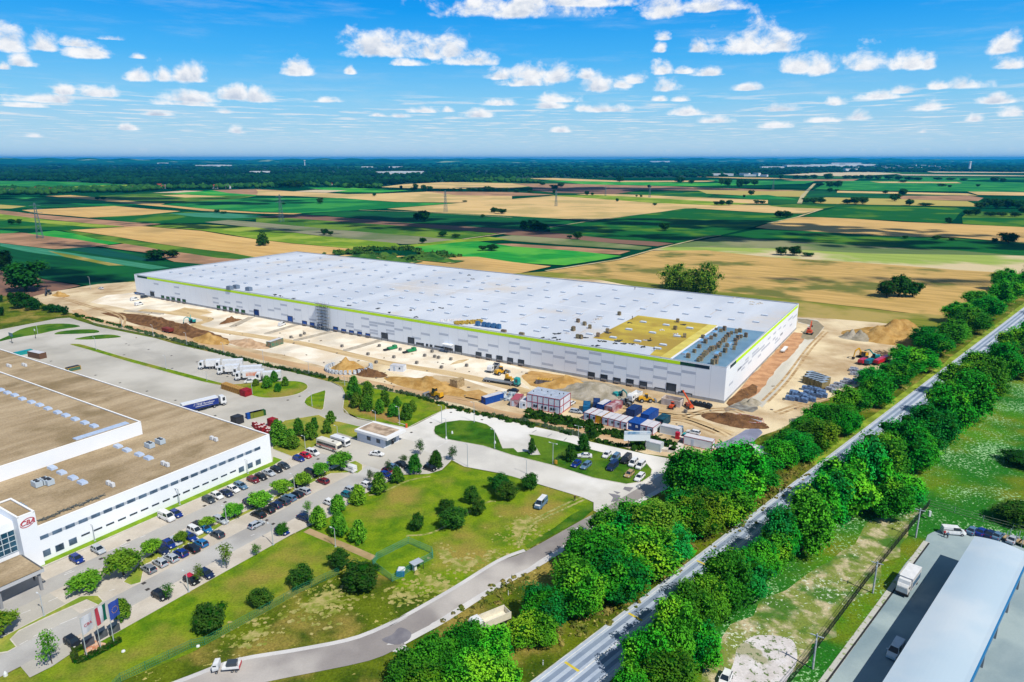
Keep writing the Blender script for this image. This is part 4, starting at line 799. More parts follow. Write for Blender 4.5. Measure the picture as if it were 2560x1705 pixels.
heap('overgrown_bank', P(T2(1600,985)), 32, 9, 5, RU, SC, 'overgrown green spoil bank behind the warehouse, right one', seed=22, power=1.1, n=44, rough=0.3)
# scrub (uncountable weeds) along fences and banks
def scrub(name, lines, m, label, size=0.8, per=1.6, wid=1.2):
    bv, bf = ICO1; q = []; 
    for pts in lines:
        p = spline(W(pts), 6); 
        for i in range(len(p) - 1):
            k = max(1, int((p[i + 1] - p[i]).length * per))
            for _ in range(k):
                c = p[i].lerp(p[i + 1], R.random()); q.append((c.x + R.gauss(0, wid * .5), c.y + R.gauss(0, wid * .5), size * R.uniform(0.5, 1.3)))
    n = 26; V_ = []
    for x, y, s in q:
        d = rng.normal(size=(n, 3)); d /= np.linalg.norm(d, axis=1)[:, None]; d[:, 2] = abs(d[:, 2]); c = np.array([x, y, 0]) + d * s * np.array([1, 1, 0.8])
        t = rng.normal(size=(n, 3)) * s * 0.32; b = np.cross(d, t); V_.append(np.stack([c - t, c + b * .9, c + t, c - b * .9], 1).reshape(-1, 3))
    v = np.vstack(V_); o = obj(name, np_mesh(name, v, np.arange(len(v)).reshape(-1, 4), m)); return tag(o, label, None, None, 'stuff')
WEED = mat('weed_leaf', S(66, 110, 30, .65), 0.9, S(34, 78, 18, .65), s=0.3, trans=0.25, spec=0.1)
DRYW = mat('dry_weed', S(170, 156, 84, .8), 0.9, S(92, 116, 40, .8), s=0.4, trans=0.2, spec=0.1)
scrub('fence_weeds', [[A(900,30), A(1500,180), A(2352,400), B(600,520), B(1100,650), B(1640,760), B(2000,850)], [Cc(200,880), Cc(800,1010), Cc(1240,1140), Cc(1600,1230), Cc(2352,1400)], [D(0,1280), D(450,1370), D(1000,1500), J(700,90), J(1000,190), J(1500,290)]], WEED, 'green weeds growing along the site fence line', 0.8, 1.5, 1.2)
scrub('cabin_weeds', [[D(400,1240), D(700,1300), D(1000,1360), D(1250,1420)], [D(430,1270), D(650,1330), D(1150,1400)], [D(1380,1500), D(1620,1530)], [J(900,150), J(1250,110), J(1400,150)], [J(1500,300), J(1650,190), J(1950,290)], [J(1650,200), J(1900,270)]], WEED, 'dense green scrub in front of the cabins', 1.2, 2.6, 2.6)
scrub('bank_scrub', [[T2(700,935), T2(900,925), T2(1100,960), T2(1250,990)], [T2(900,900), T2(1300,890), T2(1500,900)], [T2(1380,1000), T2(1600,970), T2(1850,960)], [T2(1500,940), T2(1750,935)], [T2(1150,950), T2(1250,960)]], mat('bank_leaf', S(40, 104, 30, .65), 0.9, S(90, 130, 40, .65), s=0.1, trans=0.2), 'green scrub covering the spoil banks behind the warehouse', 2.3, 0.9, 7)
scrub('road_weeds', [[O(650,900), O(1000,700), O(1500,440)], [K(0,1500), K(500,1300), K(1250,700), K(1600,480)], [Q(0,950), Q(500,560), Q(900,260)], [O(1700,1100), O(2300,800)]], DRYW, 'dry brown weeds along the road verges', 0.42, 3.5, 3.2)
# ================================================================ BIG WAREHOUSE
c2, u2, v2 = C0.xy, U.xy, V.xy
def wp(u, v, z=0.0, o=None): p = (o or c2) + u2 * u + v2 * v; return (p.x, p.y, z)
LEN, DEP, WH = 381.0, 133.0, 13.6
WALLW = mat('panel_white', S(238, 241, 245, .95), 0.6, S(230, 235, 242, .95), s=0.03, spec=0.3)
PANG = mat('panel_grey', S(196, 202, 214, .9), 0.6, S(188, 196, 210, .9), s=0.3)
LIME = mat('stripe_lime', S(196, 236, 16, 1), 0.6, S(186, 228, 14, 1), s=0.1)
DKG = mat('stripe_dark_green', S(16, 74, 60, .85), 0.6); DKN = mat('stripe_navy', S(16, 46, 66, .85), 0.6)
ROOFW = mat('roof_membrane', S(220, 225, 233, .8), 0.55, S(202, 208, 218, .8), s=0.05, c3=S(218, 206, 190, .8), s3=0.025, lo3=0.52, hi3=0.78, spec=0.3, row=(RV, 5))
PLIN = mat('plinth_concrete', S(176, 178, 180), 0.9, S(150, 152, 156), s=0.3)
GLASSD = mat('dark_glass', S(38, 50, 64), 0.12, S(60, 76, 92), s=0.4, spec=0.6)
STEEL = mat('galvanised', S(170, 182, 196), 0.5, metal=0.3); DARKM = mat('dark_metal', S(52, 54, 60), 0.6)
wh = thing('warehouse', 'huge white warehouse with a lime green stripe under its flat roof', 'warehouse', (*c2, 0))
mb = MB(); mb.prism([wp(0, 0)[:2], wp(LEN, 0)[:2], wp(LEN, DEP)[:2], wp(0, DEP)[:2]], 0.0, WH, top=False)
def wloc(mbx):  # world -> child of the empty
    mbx.v = [(x - c2.x, y - c2.y, z) for x, y, z in mbx.v]; return mbx
part('wall', wloc(mb), WALLW, wh)
mb = MB().sheet([wp(a, b)[:2] for a, b in ((0.4, 0.4), (LEN - .4, 0.4), (LEN - .4, DEP - .4), (0.4, DEP - .4))], WH - 0.35)
part('roof', wloc(mb), ROOFW, wh)
mb = MB()
for a, b in (((0, .2), (LEN, .2)), ((0, DEP - .2), (LEN, DEP - .2)), ((.2, .4), (.2, DEP - .4)), ((LEN - .2, .4), (LEN - .2, DEP - .4))): mb.bar(wp(*a, WH - .05), wp(*b, WH - .05), 0.4, 0.25)
part('parapet_cap', wloc(mb), mat('cap_grey', S(184, 192, 206), 0.5), wh)
mb = MB(); mb.bar(wp(0, -.06, .55), wp(LEN, -.06, .55), .12, 1.1); mb.bar(wp(-.06, 0, .4), wp(-.06, DEP, .4), .12, .8); part('plinth', wloc(mb), PLIN, wh)
zs = fac(C0, D(1000, 425))[1]
mb = MB().mat(0); u_a = fac(C0, E(295, 650))[0]; u_b = fac(C0, T1(1355, 1168))[0]; u_c = fac(C0, T1(1265, 1155))[0]; u_d = fac(C0, E(655, 700))[0]; u_m = fac(C0, E(475, 670))[0]
zt, zb = zs + 0.62, zs - 0.62
def fpanel(mbx, u0, u1, z0, z1, t=0.05, v=-0.0): mbx.add([wp(u0, v - t, z0), wp(u1, v - t, z0), wp(u1, v - t, z1), wp(u0, v - t, z1), wp(u0, v, z0), wp(u1, v, z0), wp(u1, v, z1), wp(u0, v, z1)], [(0, 1, 2, 3), (0, 4, 5, 1), (1, 5, 6, 2), (2, 6, 7, 3), (3, 7, 4, 0)])
def epanel(mbx, v0, v1, z0, z1, t=0.05): mbx.add([wp(-t, v0, z0), wp(-t, v1, z0), wp(-t, v1, z1), wp(-t, v0, z1), wp(0, v0, z0), wp(0, v1, z0), wp(0, v1, z1), wp(0, v0, z1)], [(0, 1, 2, 3), (0, 4, 5, 1), (1, 5, 6, 2), (2, 6, 7, 3), (3, 7, 4, 0)])
fpanel(mb, u_a, u_b, zb, zt); epanel(mb, 13, DEP - 2, zb, zt); part('lime_stripe', wloc(mb), LIME, wh)
mb = MB(); fpanel(mb, u_m, u_a, zb, zt); fpanel(mb, u_b, u_c, zb, zt); epanel(mb, 9, 13, zb, zt); part('green_stripe', wloc(mb), DKG, wh)
mb = MB(); fpanel(mb, u_d, u_m, zb, zt); epanel(mb, 5, 9, zb, zt); part('navy_stripe', wloc(mb), DKN, wh)
# panel seams and scattered grey panels
mb = MB(); seam = 5.45
for k in range(1, 70):
    if k * seam < LEN: fpanel(mb, k * seam - .04, k * seam + .04, 1.1, WH - .2, 0.02)
part('panel_joint', wloc(mb), mat('joint_pale_grey', S(214, 220, 228), 0.7), wh)  # seam strips slightly greyer than the wall panels
mb = MB()
known = [(D, 110, 240, 385), (D, 245, 375, 435), (D, 110, 240, 490), (D, 380, 512, 508), (D, 517, 657, 480), (D, 517, 657, 638), (D, 660, 800, 558), (D, 805, 947, 502), (D, 805, 947, 608), (D, 950, 1097, 552), (D, 950, 1097, 716), (D, 1100, 1253, 608), (D, 1100, 1253, 500), (D, 1253, 1410, 606), (D, 1253, 1405, 716), (D, 1412, 1568, 690),
         (D, 1568, 1727, 770), (D, 1735, 1900, 688), (D, 1735, 1890, 855), (D, 1903, 2070, 686), (D, 1897, 2065, 800), (D, 2072, 2245, 745), (E, 290, 468, 715), (E, 277, 455, 888), (E, 0, 110, 800),
         (Cc, 232, 332, 92), (Cc, 338, 438, 155), (Cc, 235, 335, 183), (Cc, 342, 440, 243), (Cc, 545, 650, 145), (Cc, 548, 650, 237), (Cc, 655, 763, 235), (Cc, 763, 872, 205), (Cc, 877, 987, 318), (Cc, 987, 1103, 292), (Cc, 1220, 1337, 283), (Cc, 1340, 1460, 352), (Cc, 1460, 1583, 298), (Cc, 1463, 1587, 398), (Cc, 1588, 1713, 443), (Cc, 1713, 1840, 418), (Cc, 1970, 2105, 387)]
cells = set()
for f, x0, x1, y in known:
    ua, zq = fac(C0, f((x0 + x1) / 2, y)); k = int(ua / seam); cells.add((k, round((zq - 1.5) / 1.35)))
for k in range(28, 68):
    for _ in range(R.choice((0, 0, 1, 1, 2))): cells.add((k, R.choice((1, 2, 3, 4, 5, 6))))
for k, r_ in cells: z0 = 1.5 + r_ * 1.35; fpanel(mb, k * seam + .08, (k + 1) * seam - .08, z0 - .5, min(z0 + .5, zb - .1), 0.028)
for k in range(1, 24):
    for _ in range(R.choice((0, 1, 2, 2))): z0 = R.choice((4, 5.4, 6.8, 8.2, 9.4)); epanel(mb, k * seam, (k + 1) * seam - .1, z0 - .45, z0 + .45, 0.028)
part('grey_panel', wloc(mb), PANG, wh)
# doors
def doorset(fn, x0, y0, x1, m, name, h=None, ybot=None, lev=True):
    ua, zt_ = fac(C0, fn(x0, y0)); ub, _ = fac(C0, fn(x1, y0)); z0 = fac(C0, fn(x0, ybot))[1] if ybot else zt_ - (h or 3.2)
    a = C0.xy + u2 * ((ua + ub) / 2); w = abs(ua - ub); z0 = max(z0, 0.05)
    mb = MB(); mb.mat(0).box((0, .0, (z0 + zt_) / 2), (w, .12, zt_ - z0)); mb.mat(1)
    for s in (-1, 1): mb.box((s * (w / 2 + .1), .04, (z0 + zt_) / 2), (.2, .22, zt_ - z0 + .1))
    mb.box((0, .04, zt_ + .1), (w + .4, .22, .2))
    part(name, mb, [m, DARKM], wh, loc=(a.x - c2.x, a.y - c2.y, 0), rz=RU)
    if lev:
        mb = MB().box((0, .4, .6), (w * .8, .7, .25)); mb.box((w * .3, .45, .3), (.25, .6, .5)); mb.box((-w * .3, .45, .3), (.25, .6, .5))
        part('dock_leveller', mb, mat('leveller_rust', S(116, 104, 96), 0.8), wh, loc=(a.x - c2.x, a.y - c2.y, 0), rz=RU)
DB = mat('door_blue', S(20, 92, 186), 0.5, S(14, 80, 168), s=0.5); DG = mat('door_green', S(24, 104, 52), 0.5, S(18, 90, 46), s=.5); DD = mat('door_open_dark', S(46, 56, 66), 0.4, S(70, 80, 92), s=0.25)
for x0, y0, x1 in ((1135,735,1207),(1288,765,1363),(1443,805,1522),(1603,820,1683),(1767,850,1847)): doorset(D, x0, y0, x1, DD, 'dock_door')
for x0, y0, x1 in ((1620,490,1680),(1745,515,1805),(1873,535,1937),(2007,560,2067),(2138,582,2203)): doorset(Cc, x0, y0, x1, DD, 'dock_door')
for x0, y0, x1 in ((1550,108,1600),(1645,128,1693),(1735,145,1785),(1930,180,1980),(2030,208,2080)): doorset(B, x0, y0, x1, DB, 'dock_door')
for x0, y0, x1 in ((68,225,118),(168,242,217),(268,262,318)): doorset(Cc, x0, y0, x1, DB, 'dock_door')
for x0, y0, x1 in ((1485,1320,1508),(1532,1330,1557),(1580,1338,1606),(1630,1345,1657),(1680,1355,1706),(1997,1412,2024),(2053,1420,2082),(2110,1430,2138),(2165,1442,2194),(2222,1452,2252)): doorset(T1, x0, y0, x1, DG, 'dock_door')
doorset(D, 2095, 870, 2205, DD, 'gate', ybot=998, lev=False)
for x0, y0, x1, yb in ((462,253,532,355),(787,310,857,418),(1362,408,1440,525)): doorset(Cc, x0, y0, x1, DD, 'gate', ybot=yb, lev=False)
doorset(B, 1370, 48, 1425, DB, 'gate', ybot=138, lev=False); doorset(B, 958, -32, 1010, DB, 'gate', ybot=62, lev=False); doorset(T1, 1383, 1285, 1415, DD, 'gate', ybot=1338, lev=False); doorset(T1, 2338, 1455, 2370, DB, 'gate', h=5, lev=False)
for x0, y0, x1, yb in ((890,375,955,402),(960,385,975,438),(1010,393,1028,448),(1057,402,1078,460),(1115,413,1220,430),(1235,432,1260,492),(1268,440,1300,470),(1305,448,1330,503)): doorset(Cc, x0, y0, x1, GLASSD, 'window', ybot=yb, lev=False)
for x0, y0, x1, yb in ((1240,1288,1283,1306),(1290,1298,1328,1314)): doorset(T1, x0, y0, x1, mat('blue_glass', S(30, 110, 180), .2), 'window', ybot=yb, lev=False)
for x0, y0, x1, yb in ((-10,925,105,950),(280,978,440,1003)): doorset(E, x0, y0, x1, GLASSD, 'window', ybot=yb, lev=False)
a0, _ = fac(C0, Cc(1230, 430)); a1, _ = fac(C0, Cc(1340, 440)); mb = MB(); mb.add([wp(a, v, z) for z in (4.0, 4.3) for a, v in ((a0, -.02), (a1, -.02), (a1, -2), (a0, -2))], [(3, 2, 1, 0), (4, 5, 6, 7), (0, 1, 5, 4), (1, 2, 6, 5), (2, 3, 7, 6), (3, 0, 4, 7)]); part('porch', wloc(mb), WALLW, wh)
# roof lights: rows at 10.9 m; the nearer hundred are parts, the rest one stuff part
SKB = MB().mat(0).box((0, 0, .25), (3.0, 1.6, .6), taper=(.95, .9)).mat(1).box((0, 0, .6), (2.7, 1.35, .14), taper=(.85, .75))
SKM = SKB.mesh('skylight', [mat('skylight_kerb', S(168, 180, 198), .6), mat('skylight_dome', S(226, 234, 244), 0.25)])
rows = [18.0, 34.6, 51.2, 78.2, 95.6, 117.2]; pos = []
for j, v in enumerate(rows):
    for i in range(1, 34):
        u = 8.6 + 10.92 * i + (0 if j in (1, 2, 3, 4) else 5.5 * 0)
        if v == 117.2 and i % 2: continue
        if u < LEN - 5 and not (22 < u < 60 and v < 20 and False): pos.append((u, v))
pos = [(u, v) for u, v in pos if not (u < 21 and v < 62)]
pos += [(203.9, 11.7), (194.9, 11.7), (84.9, 10.6), (8.6, 79), (8.6, 95.6), (30.4, 11.7)]
pos.sort(key=lambda t: (Vector(wp(*t)[:2])).length)
for u, v in pos[:100]:
    p = wp(u, v); o = obj('skylight', SKM, wh, (p[0] - c2.x, p[1] - c2.y, WH - .35), RU)
for q in (E(720,243), E(1020,278), E(560,348), E(895,388), E(745,503), E(355,498), E(830,200), E(620,305)): x, y = P(q, WH); o = obj('deck_skylight', SKM, wh, (x - c2.x, y - c2.y, WH - .3), RV); o.scale = (1.3, 1.1, 1); o.material_slots[1].link = 'OBJECT'; o.material_slots[1].material = mat('dome_blue', S(120, 176, 220), .3)
mb = MB()
for u, v in pos[100:]: p = wp(u, v); mb.box((p[0], p[1], WH - .1), (2.6, 1.5, .55), RU, taper=(.88, .85))
o = part('skylight', wloc(mb), mat('skylight_kerb', None), wh); o['kind'] = 'stuff'
# roof surfaces
def rsheet(name, pts, z, m): part(name, wloc(MB().sheet([wp(*p)[:2] for p in pts], WH - .35 + z)), m, wh)
rsheet('insulation_field', [(60, 63.7), (59.5, 13.2), (31, 13.4), (29.6, .5), (21.6, .5), (21.8, 63.7)], .012, mat('mineral_wool', S(206, 184, 74), .95, S(180, 158, 60), s=0.15, row=(RU, 8), c3=S(172, 146, 62), s3=.05))
rsheet('insulation_edge', [(26, 63.7), (25.4, .6), (21.6, .5), (21.8, 63.7)], .018, mat('wool_yellow', S(222, 208, 108), .95, S(206, 190, 96), s=.2))
rsheet('bare_deck', [(20.9, 62.2), (20.6, .5), (.5, .5), (.9, 63)], .012, mat('deck_blue', S(128, 162, 182), .4, S(108, 142, 164), s=.08, spec=.5))
rsheet('deck_edge', [(21.8, 63.7), (21.6, .5), (20.6, .5), (20.9, 62.2)], .02, mat('edge_white', S(238, 240, 246), .6))
rsheet('roof_seam', [(62, 64.2), (225, 64.2), (225, 64.9), (62, 64.9)], .014, mat('edge_white', None))
mb = MB(); 
for _ in range(40):
    u, v = R.uniform(5, 375), R.uniform(4, 128)
    if u < 62 and v < 66: continue
    mb.sheet([wp(u, v)[:2], wp(u + .34, v)[:2], wp(u + .3, v + R.uniform(6, 30))[:2], wp(u, v + 5)[:2]], WH - .33)
part('roof_stain', wloc(mb), mat('rust_stain', S(190, 170, 150, .8), .9, S(214, 204, 194, .8), s=.3), wh)
# things lying on the roof
RZ = WH - .33
def onroof(q): x, y = P(q, RZ + .3); return (x, y, RZ)
PALM = mat('pallet_goods', S(150, 132, 104), .9, S(104, 94, 80), s=1.2, obj=True, rand=.6)
pb = MB().mat(0).box((0, 0, .85), (1.3, 1.3, 1.5)).mat(1).box((0, 0, .06), (1.4, 1.4, .12)); pb.mat(0).box((.1, .05, 1.68), (1.0, 1.05, .18))
pal0 = None
pl = [(735,222),(795,232),(838,218),(925,262),(983,250),(1028,238),(1100,298),(885,295),(1040,308),(1005,325),(855,325),(975,350),(838,355),(575,310),(675,323),(725,290),(605,372),(785,393),(870,416),(975,395),(955,450),(530,430),(725,444),(675,463),(845,485),(470,487),(620,505),(580,540),(785,530),(395,550),(555,570),(520,595),(740,560),(695,630),(735,620),(770,425),(650,480),(600,520),(815,360),(545,585),(700,450),(760,405)]
for i, (x, y) in enumerate(sorted(pl)):
    lb = f'brown pallet load on the blue-grey roof deck near the corner, {ordn(i)} from the left'
    if pal0 is None:
        pal0 = thing('pallet_stack', lb, 'pallet', onroof(E(x, y)), RU, 'pallets on the bare roof deck'); part('load', MB().box((0, 0, .85), (1.35, 1.35, 1.5)).box((.1, .05, 1.68), (1.0, 1.05, .18)), PALM, pal0); part('pallet', MB().box((0, 0, .06), (1.45, 1.45, .12)), mat('raw_wood', S(170, 140, 96), .9), pal0)
    else: clone(pal0, onroof(E(x, y)), RU + R.uniform(-.3, .3), lb, 'pallet', 'pallets on the bare roof deck', (R.uniform(.85, 1.1), R.uniform(.85, 1.1), R.uniform(.7, 1.15)))
for i, (x, y) in enumerate(sorted([(1365,240),(1250,293),(1150,193),(950,213),(1085,155),(1000,313),(1040,318),(1005,118),(2195,208),(2310,302),(2225,118),(1510,30),(945,222)])):
    clone(pal0, onroof(D(x, y)), RU + R.uniform(-.3, .3), f'small pallet load on the white or yellow roof, {ordn(i)} from the left', 'pallet', 'pallets around the insulation field')
for i, (x, y) in enumerate([(95,235),(315,270)]): clone(pal0, onroof(D(x, y)), RU, f'yellowish bundle near the roof edge above the docks, {("left", "right")[i]} one', 'pallet', 'bundles at the roof edge', (1.6, 1, .6))
BAG = mat('bag_blue', S(70, 122, 170), .6, S(50, 96, 144), s=1, obj=True)
for i, (x, y) in enumerate([(1640,160),(1715,170),(1770,178),(1835,186),(1895,195)]):
    single('wrapped_bale', MB().box((0, 0, 1), (1.9, 1.7, 2), taper=(.9, .9)).box((0, 0, 2.05), (1.2, 1.1, .14)), BAG, f'blue wrapped bale on the white roof, {ordn(i)} from the left', 'bale', 'blue bales on the roof', onroof(Cc(x, y)), RU)
mb = MB()
for _ in range(130): t = R.random(); x, y = P(Cc(1360 + 330 * t, 146 - 25 * t + R.uniform(-18, 16)), RZ); mb.box((x, y, RZ + .35), (R.uniform(.5, 1.3), R.uniform(.4, .9), R.uniform(.3, .9)), R.uniform(0, 3))
tag(obj('offcut_pile', mb.mesh('p', mat('wool_offcut', S(206, 176, 70), .95, S(160, 132, 56), s=1))), 'yellow pile of insulation offcuts on the white roof', 'rubbish pile')
mb = MB()
for _ in range(70): t = R.random(); x, y = P(Cc(1180 + 260 * t, 108 - 12 * t + R.uniform(-12, 8)), RZ); mb.box((x, y, RZ + .15), (R.uniform(.4, 1), R.uniform(.3, .7), R.uniform(.1, .4)), R.uniform(0, 3))
tag(obj('foil_pile', mb.mesh('p', mat('foil_white', S(236, 232, 232), .6))), 'scattered white foil scraps left of the yellow offcuts', 'rubbish pile')
def litter(name, lst, fn, m, label, sz=(.5, 2.2)):
    mb = MB()
    for x, y in lst:
        for _ in range(4): gx2, gy2 = P(fn(x + R.uniform(-22, 22), y + R.uniform(-5, 5)), RZ); mb.box((gx2, gy2, RZ + .14), (R.uniform(*sz), R.uniform(.3, .6), .25), R.choice((RU, RV, R.uniform(0, 3))))
    tag(obj(name, mb.mesh('p', m)), label, None, None, 'stuff')
litter('roof_litter', [(710,270),(780,265),(720,318),(770,340),(640,340),(575,315),(1100,315),(1270,360),(1330,365),(1460,388),(1570,390),(1490,360),(1170,418),(1240,420),(1800,430),(1660,395),(1640,135),(2290,160),(1890,350),(1380,258),(1530,350)], D, mat('litter_dark', S(64, 72, 80), .8), 'dark boards and scraps scattered on the roof')
litter('roof_litter', [(1230,95),(1190,125),(1280,80),(1650,395),(1700,400),(2030,220),(1820,350),(2200,275),(880,265)], D, mat('foil_white', None), 'white foil sheets scattered around the yellow roof field')
litter('roof_litter', [(1440,1455),(1230,1480),(1710,1435),(1620,1455),(860,1410),(240,1328),(170,1315),(350,1352),(1480,1522),(1880,1115),(1960,1135),(2005,1170),(1130,1440)], T2, mat('litter_dark', None), 'small dark scraps along the middle of the roof', (.5, 1.6))
litter('roof_litter', [(2050,1340),(2160,1350),(2210,1380),(2250,1400),(2290,1390),(2200,1400),(820,1520),(800,1540)], T3, mat('litter_pale', S(226, 214, 196), .8), 'pale packaging scraps at the far right roof edge', (.4, 1.4))
VB = mat('vent_grey', S(120, 136, 156), .5)
for i, (x, y) in enumerate([(2115,1258),(2175,1248),(2290,1268)]):
    single('roof_unit', MB().box((0, 0, 1), (3.4, 2.4, 2)).box((0, 0, 2.1), (2.6, 1.8, .2)), VB, f'grey ventilation box near the left roof edge, {ordn(i)} from the left', 'vent unit', 'ventilation boxes on the roof', (*P(T1(x, y), RZ + .5), RZ), RU)
# scaffold tower on the facade
t = thing('scaffold_tower', 'tall grey steel scaffold tower standing against the warehouse front', 'scaffold', wp(fac(C0, B(1830, 150))[0], -1.4), RU)
mb = MB()
for x in (-4.2, -1.4, 1.4, 4.2):
    for y in (-.8, .8): mb.cyl((x, y, 0), (x, y, 15.2), .07, n=5)
for k in range(9):
    zz = 1.7 * k + .3
    for y in (-.8, .8): mb.bar((-4.2, y, zz), (4.2, y, zz), .08)
    for x in (-4.2, -1.4, 1.4, 4.2): mb.bar((x, -.8, zz), (x, .8, zz), .08)
    for x in (-4.2, 1.4): mb.bar((x, .8, zz), (x + 2.8, .8, zz + 1.6), .07)
part('frame', mb, STEEL, t)
mb = MB()
for k in range(1, 9): mb.box((0, 0, 1.7 * k + .35), (8.2, 1.3, .08))
part('deck', mb, mat('deck_board', S(150, 146, 140), .8, S(110, 110, 112), s=2), t)
# ================================================================ LEFT FACTORY
lf = thing('factory_building', 'long low white factory with gravel roof beside the parking', 'factory', (*OL.xy, 0))
def lp(u, v, z=0.0): p = OL.xy + u2 * u + v2 * v; return (p.x, p.y, z)
def lloc(m_): m_.v = [(x - OL.x, y - OL.y, z) for x, y, z in m_.v]; return m_
LW = mat('factory_white', S(246, 248, 252, .9), .6, S(236, 240, 246, .9), s=.05)
RG = mat('roof_gravel', S(196, 176, 146, .74), .95, S(170, 150, 120, .74), s=.22, c3=S(146, 128, 98, .76), s3=.06, lo3=.5, hi3=.72, row=(RV, 5), grain=.22, detail=9, spec=.02)
FL, FV, FH = 178.0, -61.5, 8.6
def block(u0, u1, v0, v1, z0, z1, wallname='wall', roofname='roof', cap=True):
    q = [lp(a, b)[:2] for a, b in ((u0, v0), (u1, v0), (u1, v1), (u0, v1))]
    part(wallname, lloc(MB().prism(q, z0, z1, top=False)), LW, lf)
    s = 0.35 if v1 > v0 else -0.35
    part(roofname, lloc(MB().sheet([lp(a, b)[:2] for a, b in ((u0 + .35, v0 + s), (u1 - .35, v0 + s), (u1 - .35, v1 - s), (u0 + .35, v1 - s))], z1 - .3)), RG, lf)
    mb = MB()
    for a, b in (((u0, v0 + s / 2), (u1, v0 + s / 2)), ((u0, v1 - s / 2), (u1, v1 - s / 2)), ((u0 + .17, v0 + s), (u0 + .17, v1 - s)), ((u1 - .17, v0 + s), (u1 - .17, v1 - s))): mb.bar(lp(*a, z1 - .06), lp(*b, z1 - .06), .37, .26)
    part('parapet', lloc(mb), mat('parapet_white', S(244, 244, 244, .9), .6), lf)
block(0, FL, 0, FV, 0, FH); block(32, 125, -19.2, -140, FH - .3, 12.2)
block(14, FL - 1, FV, -175, 0, FH)
# tower with logo and glazed entrance bay
block(-1.4, 9.5, FV + .0, FV - 3.4, 0, 13.0)
GRID = mat('curtain_glass', S(24, 66, 88), .12, S(50, 96, 120), s=.35, spec=.6)
q = [lp(a, b)[:2] for a, b in ((1.2, FV - 3.4), (14, FV - 3.4), (14, FV - 8.6), (1.2, FV - 8.6))]
part('entrance_bay', lloc(MB().prism(q, 0, 11.4)), LW, lf)
mb = MB(); q = lambda v, z, t=.12: lp(1.2 - t, v, z)
mb.add([q(FV - 3.5, 4.6), q(FV - 8.6, 4.6), q(FV - 8.6, 9.6), q(FV - 3.5, 9.6)], [(0, 1, 2, 3)]); part('curtain_wall', lloc(mb), GRID, lf)
mb = MB()
for k in range(5): v = FV - 3.5 - k * 1.27; mb.bar(q(v, 4.6, .16), q(v, 9.6, .16), .1)
for k in range(5): mb.bar(q(FV - 3.5, 4.6 + k * 1.25, .16), q(FV - 8.6, 4.6 + k * 1.25, .16), .1)
part('glazing_bars', lloc(mb), mat('bar_white', S(220, 232, 240), .5), lf)
mb = MB()
for k in range(3): mb.bar(lp(10.5 + k * 1.3, FV - 6, 9.3), lp(10.5 + k * 1.3, FV + 3, 9.3), .7, .5)
part('roof_duct', lloc(mb), mat('duct_blue_grey', S(150, 176, 196), .4, metal=.3), lf)
# canopy
cz = 4.9; cu0, cu1, cv0, cv1 = -11.5, -1.7, -65.5, -80
mb = MB().prism([lp(a, b)[:2] for a, b in ((cu0, cv0), (cu1, cv0), (cu1, cv1), (cu0, cv1))], cz - .8, cz, top=False, bottom=False)
mb.prism([lp(a, b)[:2] for a, b in ((cu0 + .1, cv0 - .1), (cu1, cv0 - .1), (cu1, cv1), (cu0 + .1, cv1))], cz - .8, cz - .75); part('canopy', lloc(mb), mat('canopy_fascia', S(196, 198, 202), .6), lf)
part('canopy_roof', lloc(MB().sheet([lp(a, b)[:2] for a, b in ((cu0 + .3, cv0 - .3), (cu1, cv0 - .3), (cu1, cv1), (cu0 + .3, cv1))], cz - .05)), RG, lf)
for a, b in ((cu0 + .8, cv0 - .8), (cu0 + .8, cv0 - 8), (cu1 - .8, cv0 - .8)): mb = MB(); mb.box(lp(a, b, (cz - .8) / 2), (.5, .5, cz - .8), RU); part('column', lloc(mb), mat('column_grey', S(150, 152, 156), .7), lf)
# facade windows read from the photo
def fwin(fn, x0, y0, x1, y1, m=GLASSD, name='window', t=.06):
    va, za = facv(OL, fn(x0, y0)); vb, zb_ = facv(OL, fn(x1, y1)); return va, vb, za, zb_
WB_ = mat('window_blue_grey', S(96, 122, 148), .2, S(60, 84, 108), s=.5, spec=.6); WG_ = mat('spandrel_grey', S(188, 196, 206), .5)
def vbox(mbx, v0, v1, z0, z1, t): mbx.add([lp(-t, v0, z0), lp(-t, v1, z0), lp(-t, v1, z1), lp(-t, v0, z1), lp(0, v0, z0), lp(0, v1, z0), lp(0, v1, z1), lp(0, v0, z1)], [(0, 1, 2, 3), (0, 4, 5, 1), (1, 5, 6, 2), (2, 6, 7, 3), (3, 7, 4, 0)])
v_end = facv(OL, Hh(965, 300))[0]; zc = facv(OL, Hh(700, 425))[1]
mb = MB(); vbox(mb, FV + .3, v_end, zc - .35, zc + .35, .03); part('spandrel_band', lloc(mb), WG_, lf)
ups = [Hh(995, 298), Hh(887, 342), Hh(783, 384), Hh(677, 430), Hh(566, 475), Hh(456, 523), Hh(340, 567), Hh(222, 615), Hh(103, 663), G(2260, 662), G(2135, 715), G(2010, 768), G(1880, 820), G(1745, 875), G(1605, 930), G(1465, 985), G(1318, 1050), G(1168, 1108), G(1015, 1170), G(855, 1235), G(697, 1302), G(530, 1372)]
frm = mat('window_frame', S(120, 140, 160), .5)
def window(vc, z, w, h, m):
    p = lp(0, vc, z); mb = MB().box((0, 0, 0), (w, .14, h)); f = part('window', mb, frm, lf, loc=(p[0] - OL.x, p[1] - OL.y, z), rz=RV)
    g = obj('pane', MB().box((0, 0, 0), (w - .14, .18, h - .14)).mesh('pane', m), f); return f
for q_ in ups: vv, _ = facv(OL, q_); window(vv, zc, 2.0, .86, WB_)
zl = facv(OL, Hh(475, 678))[1]
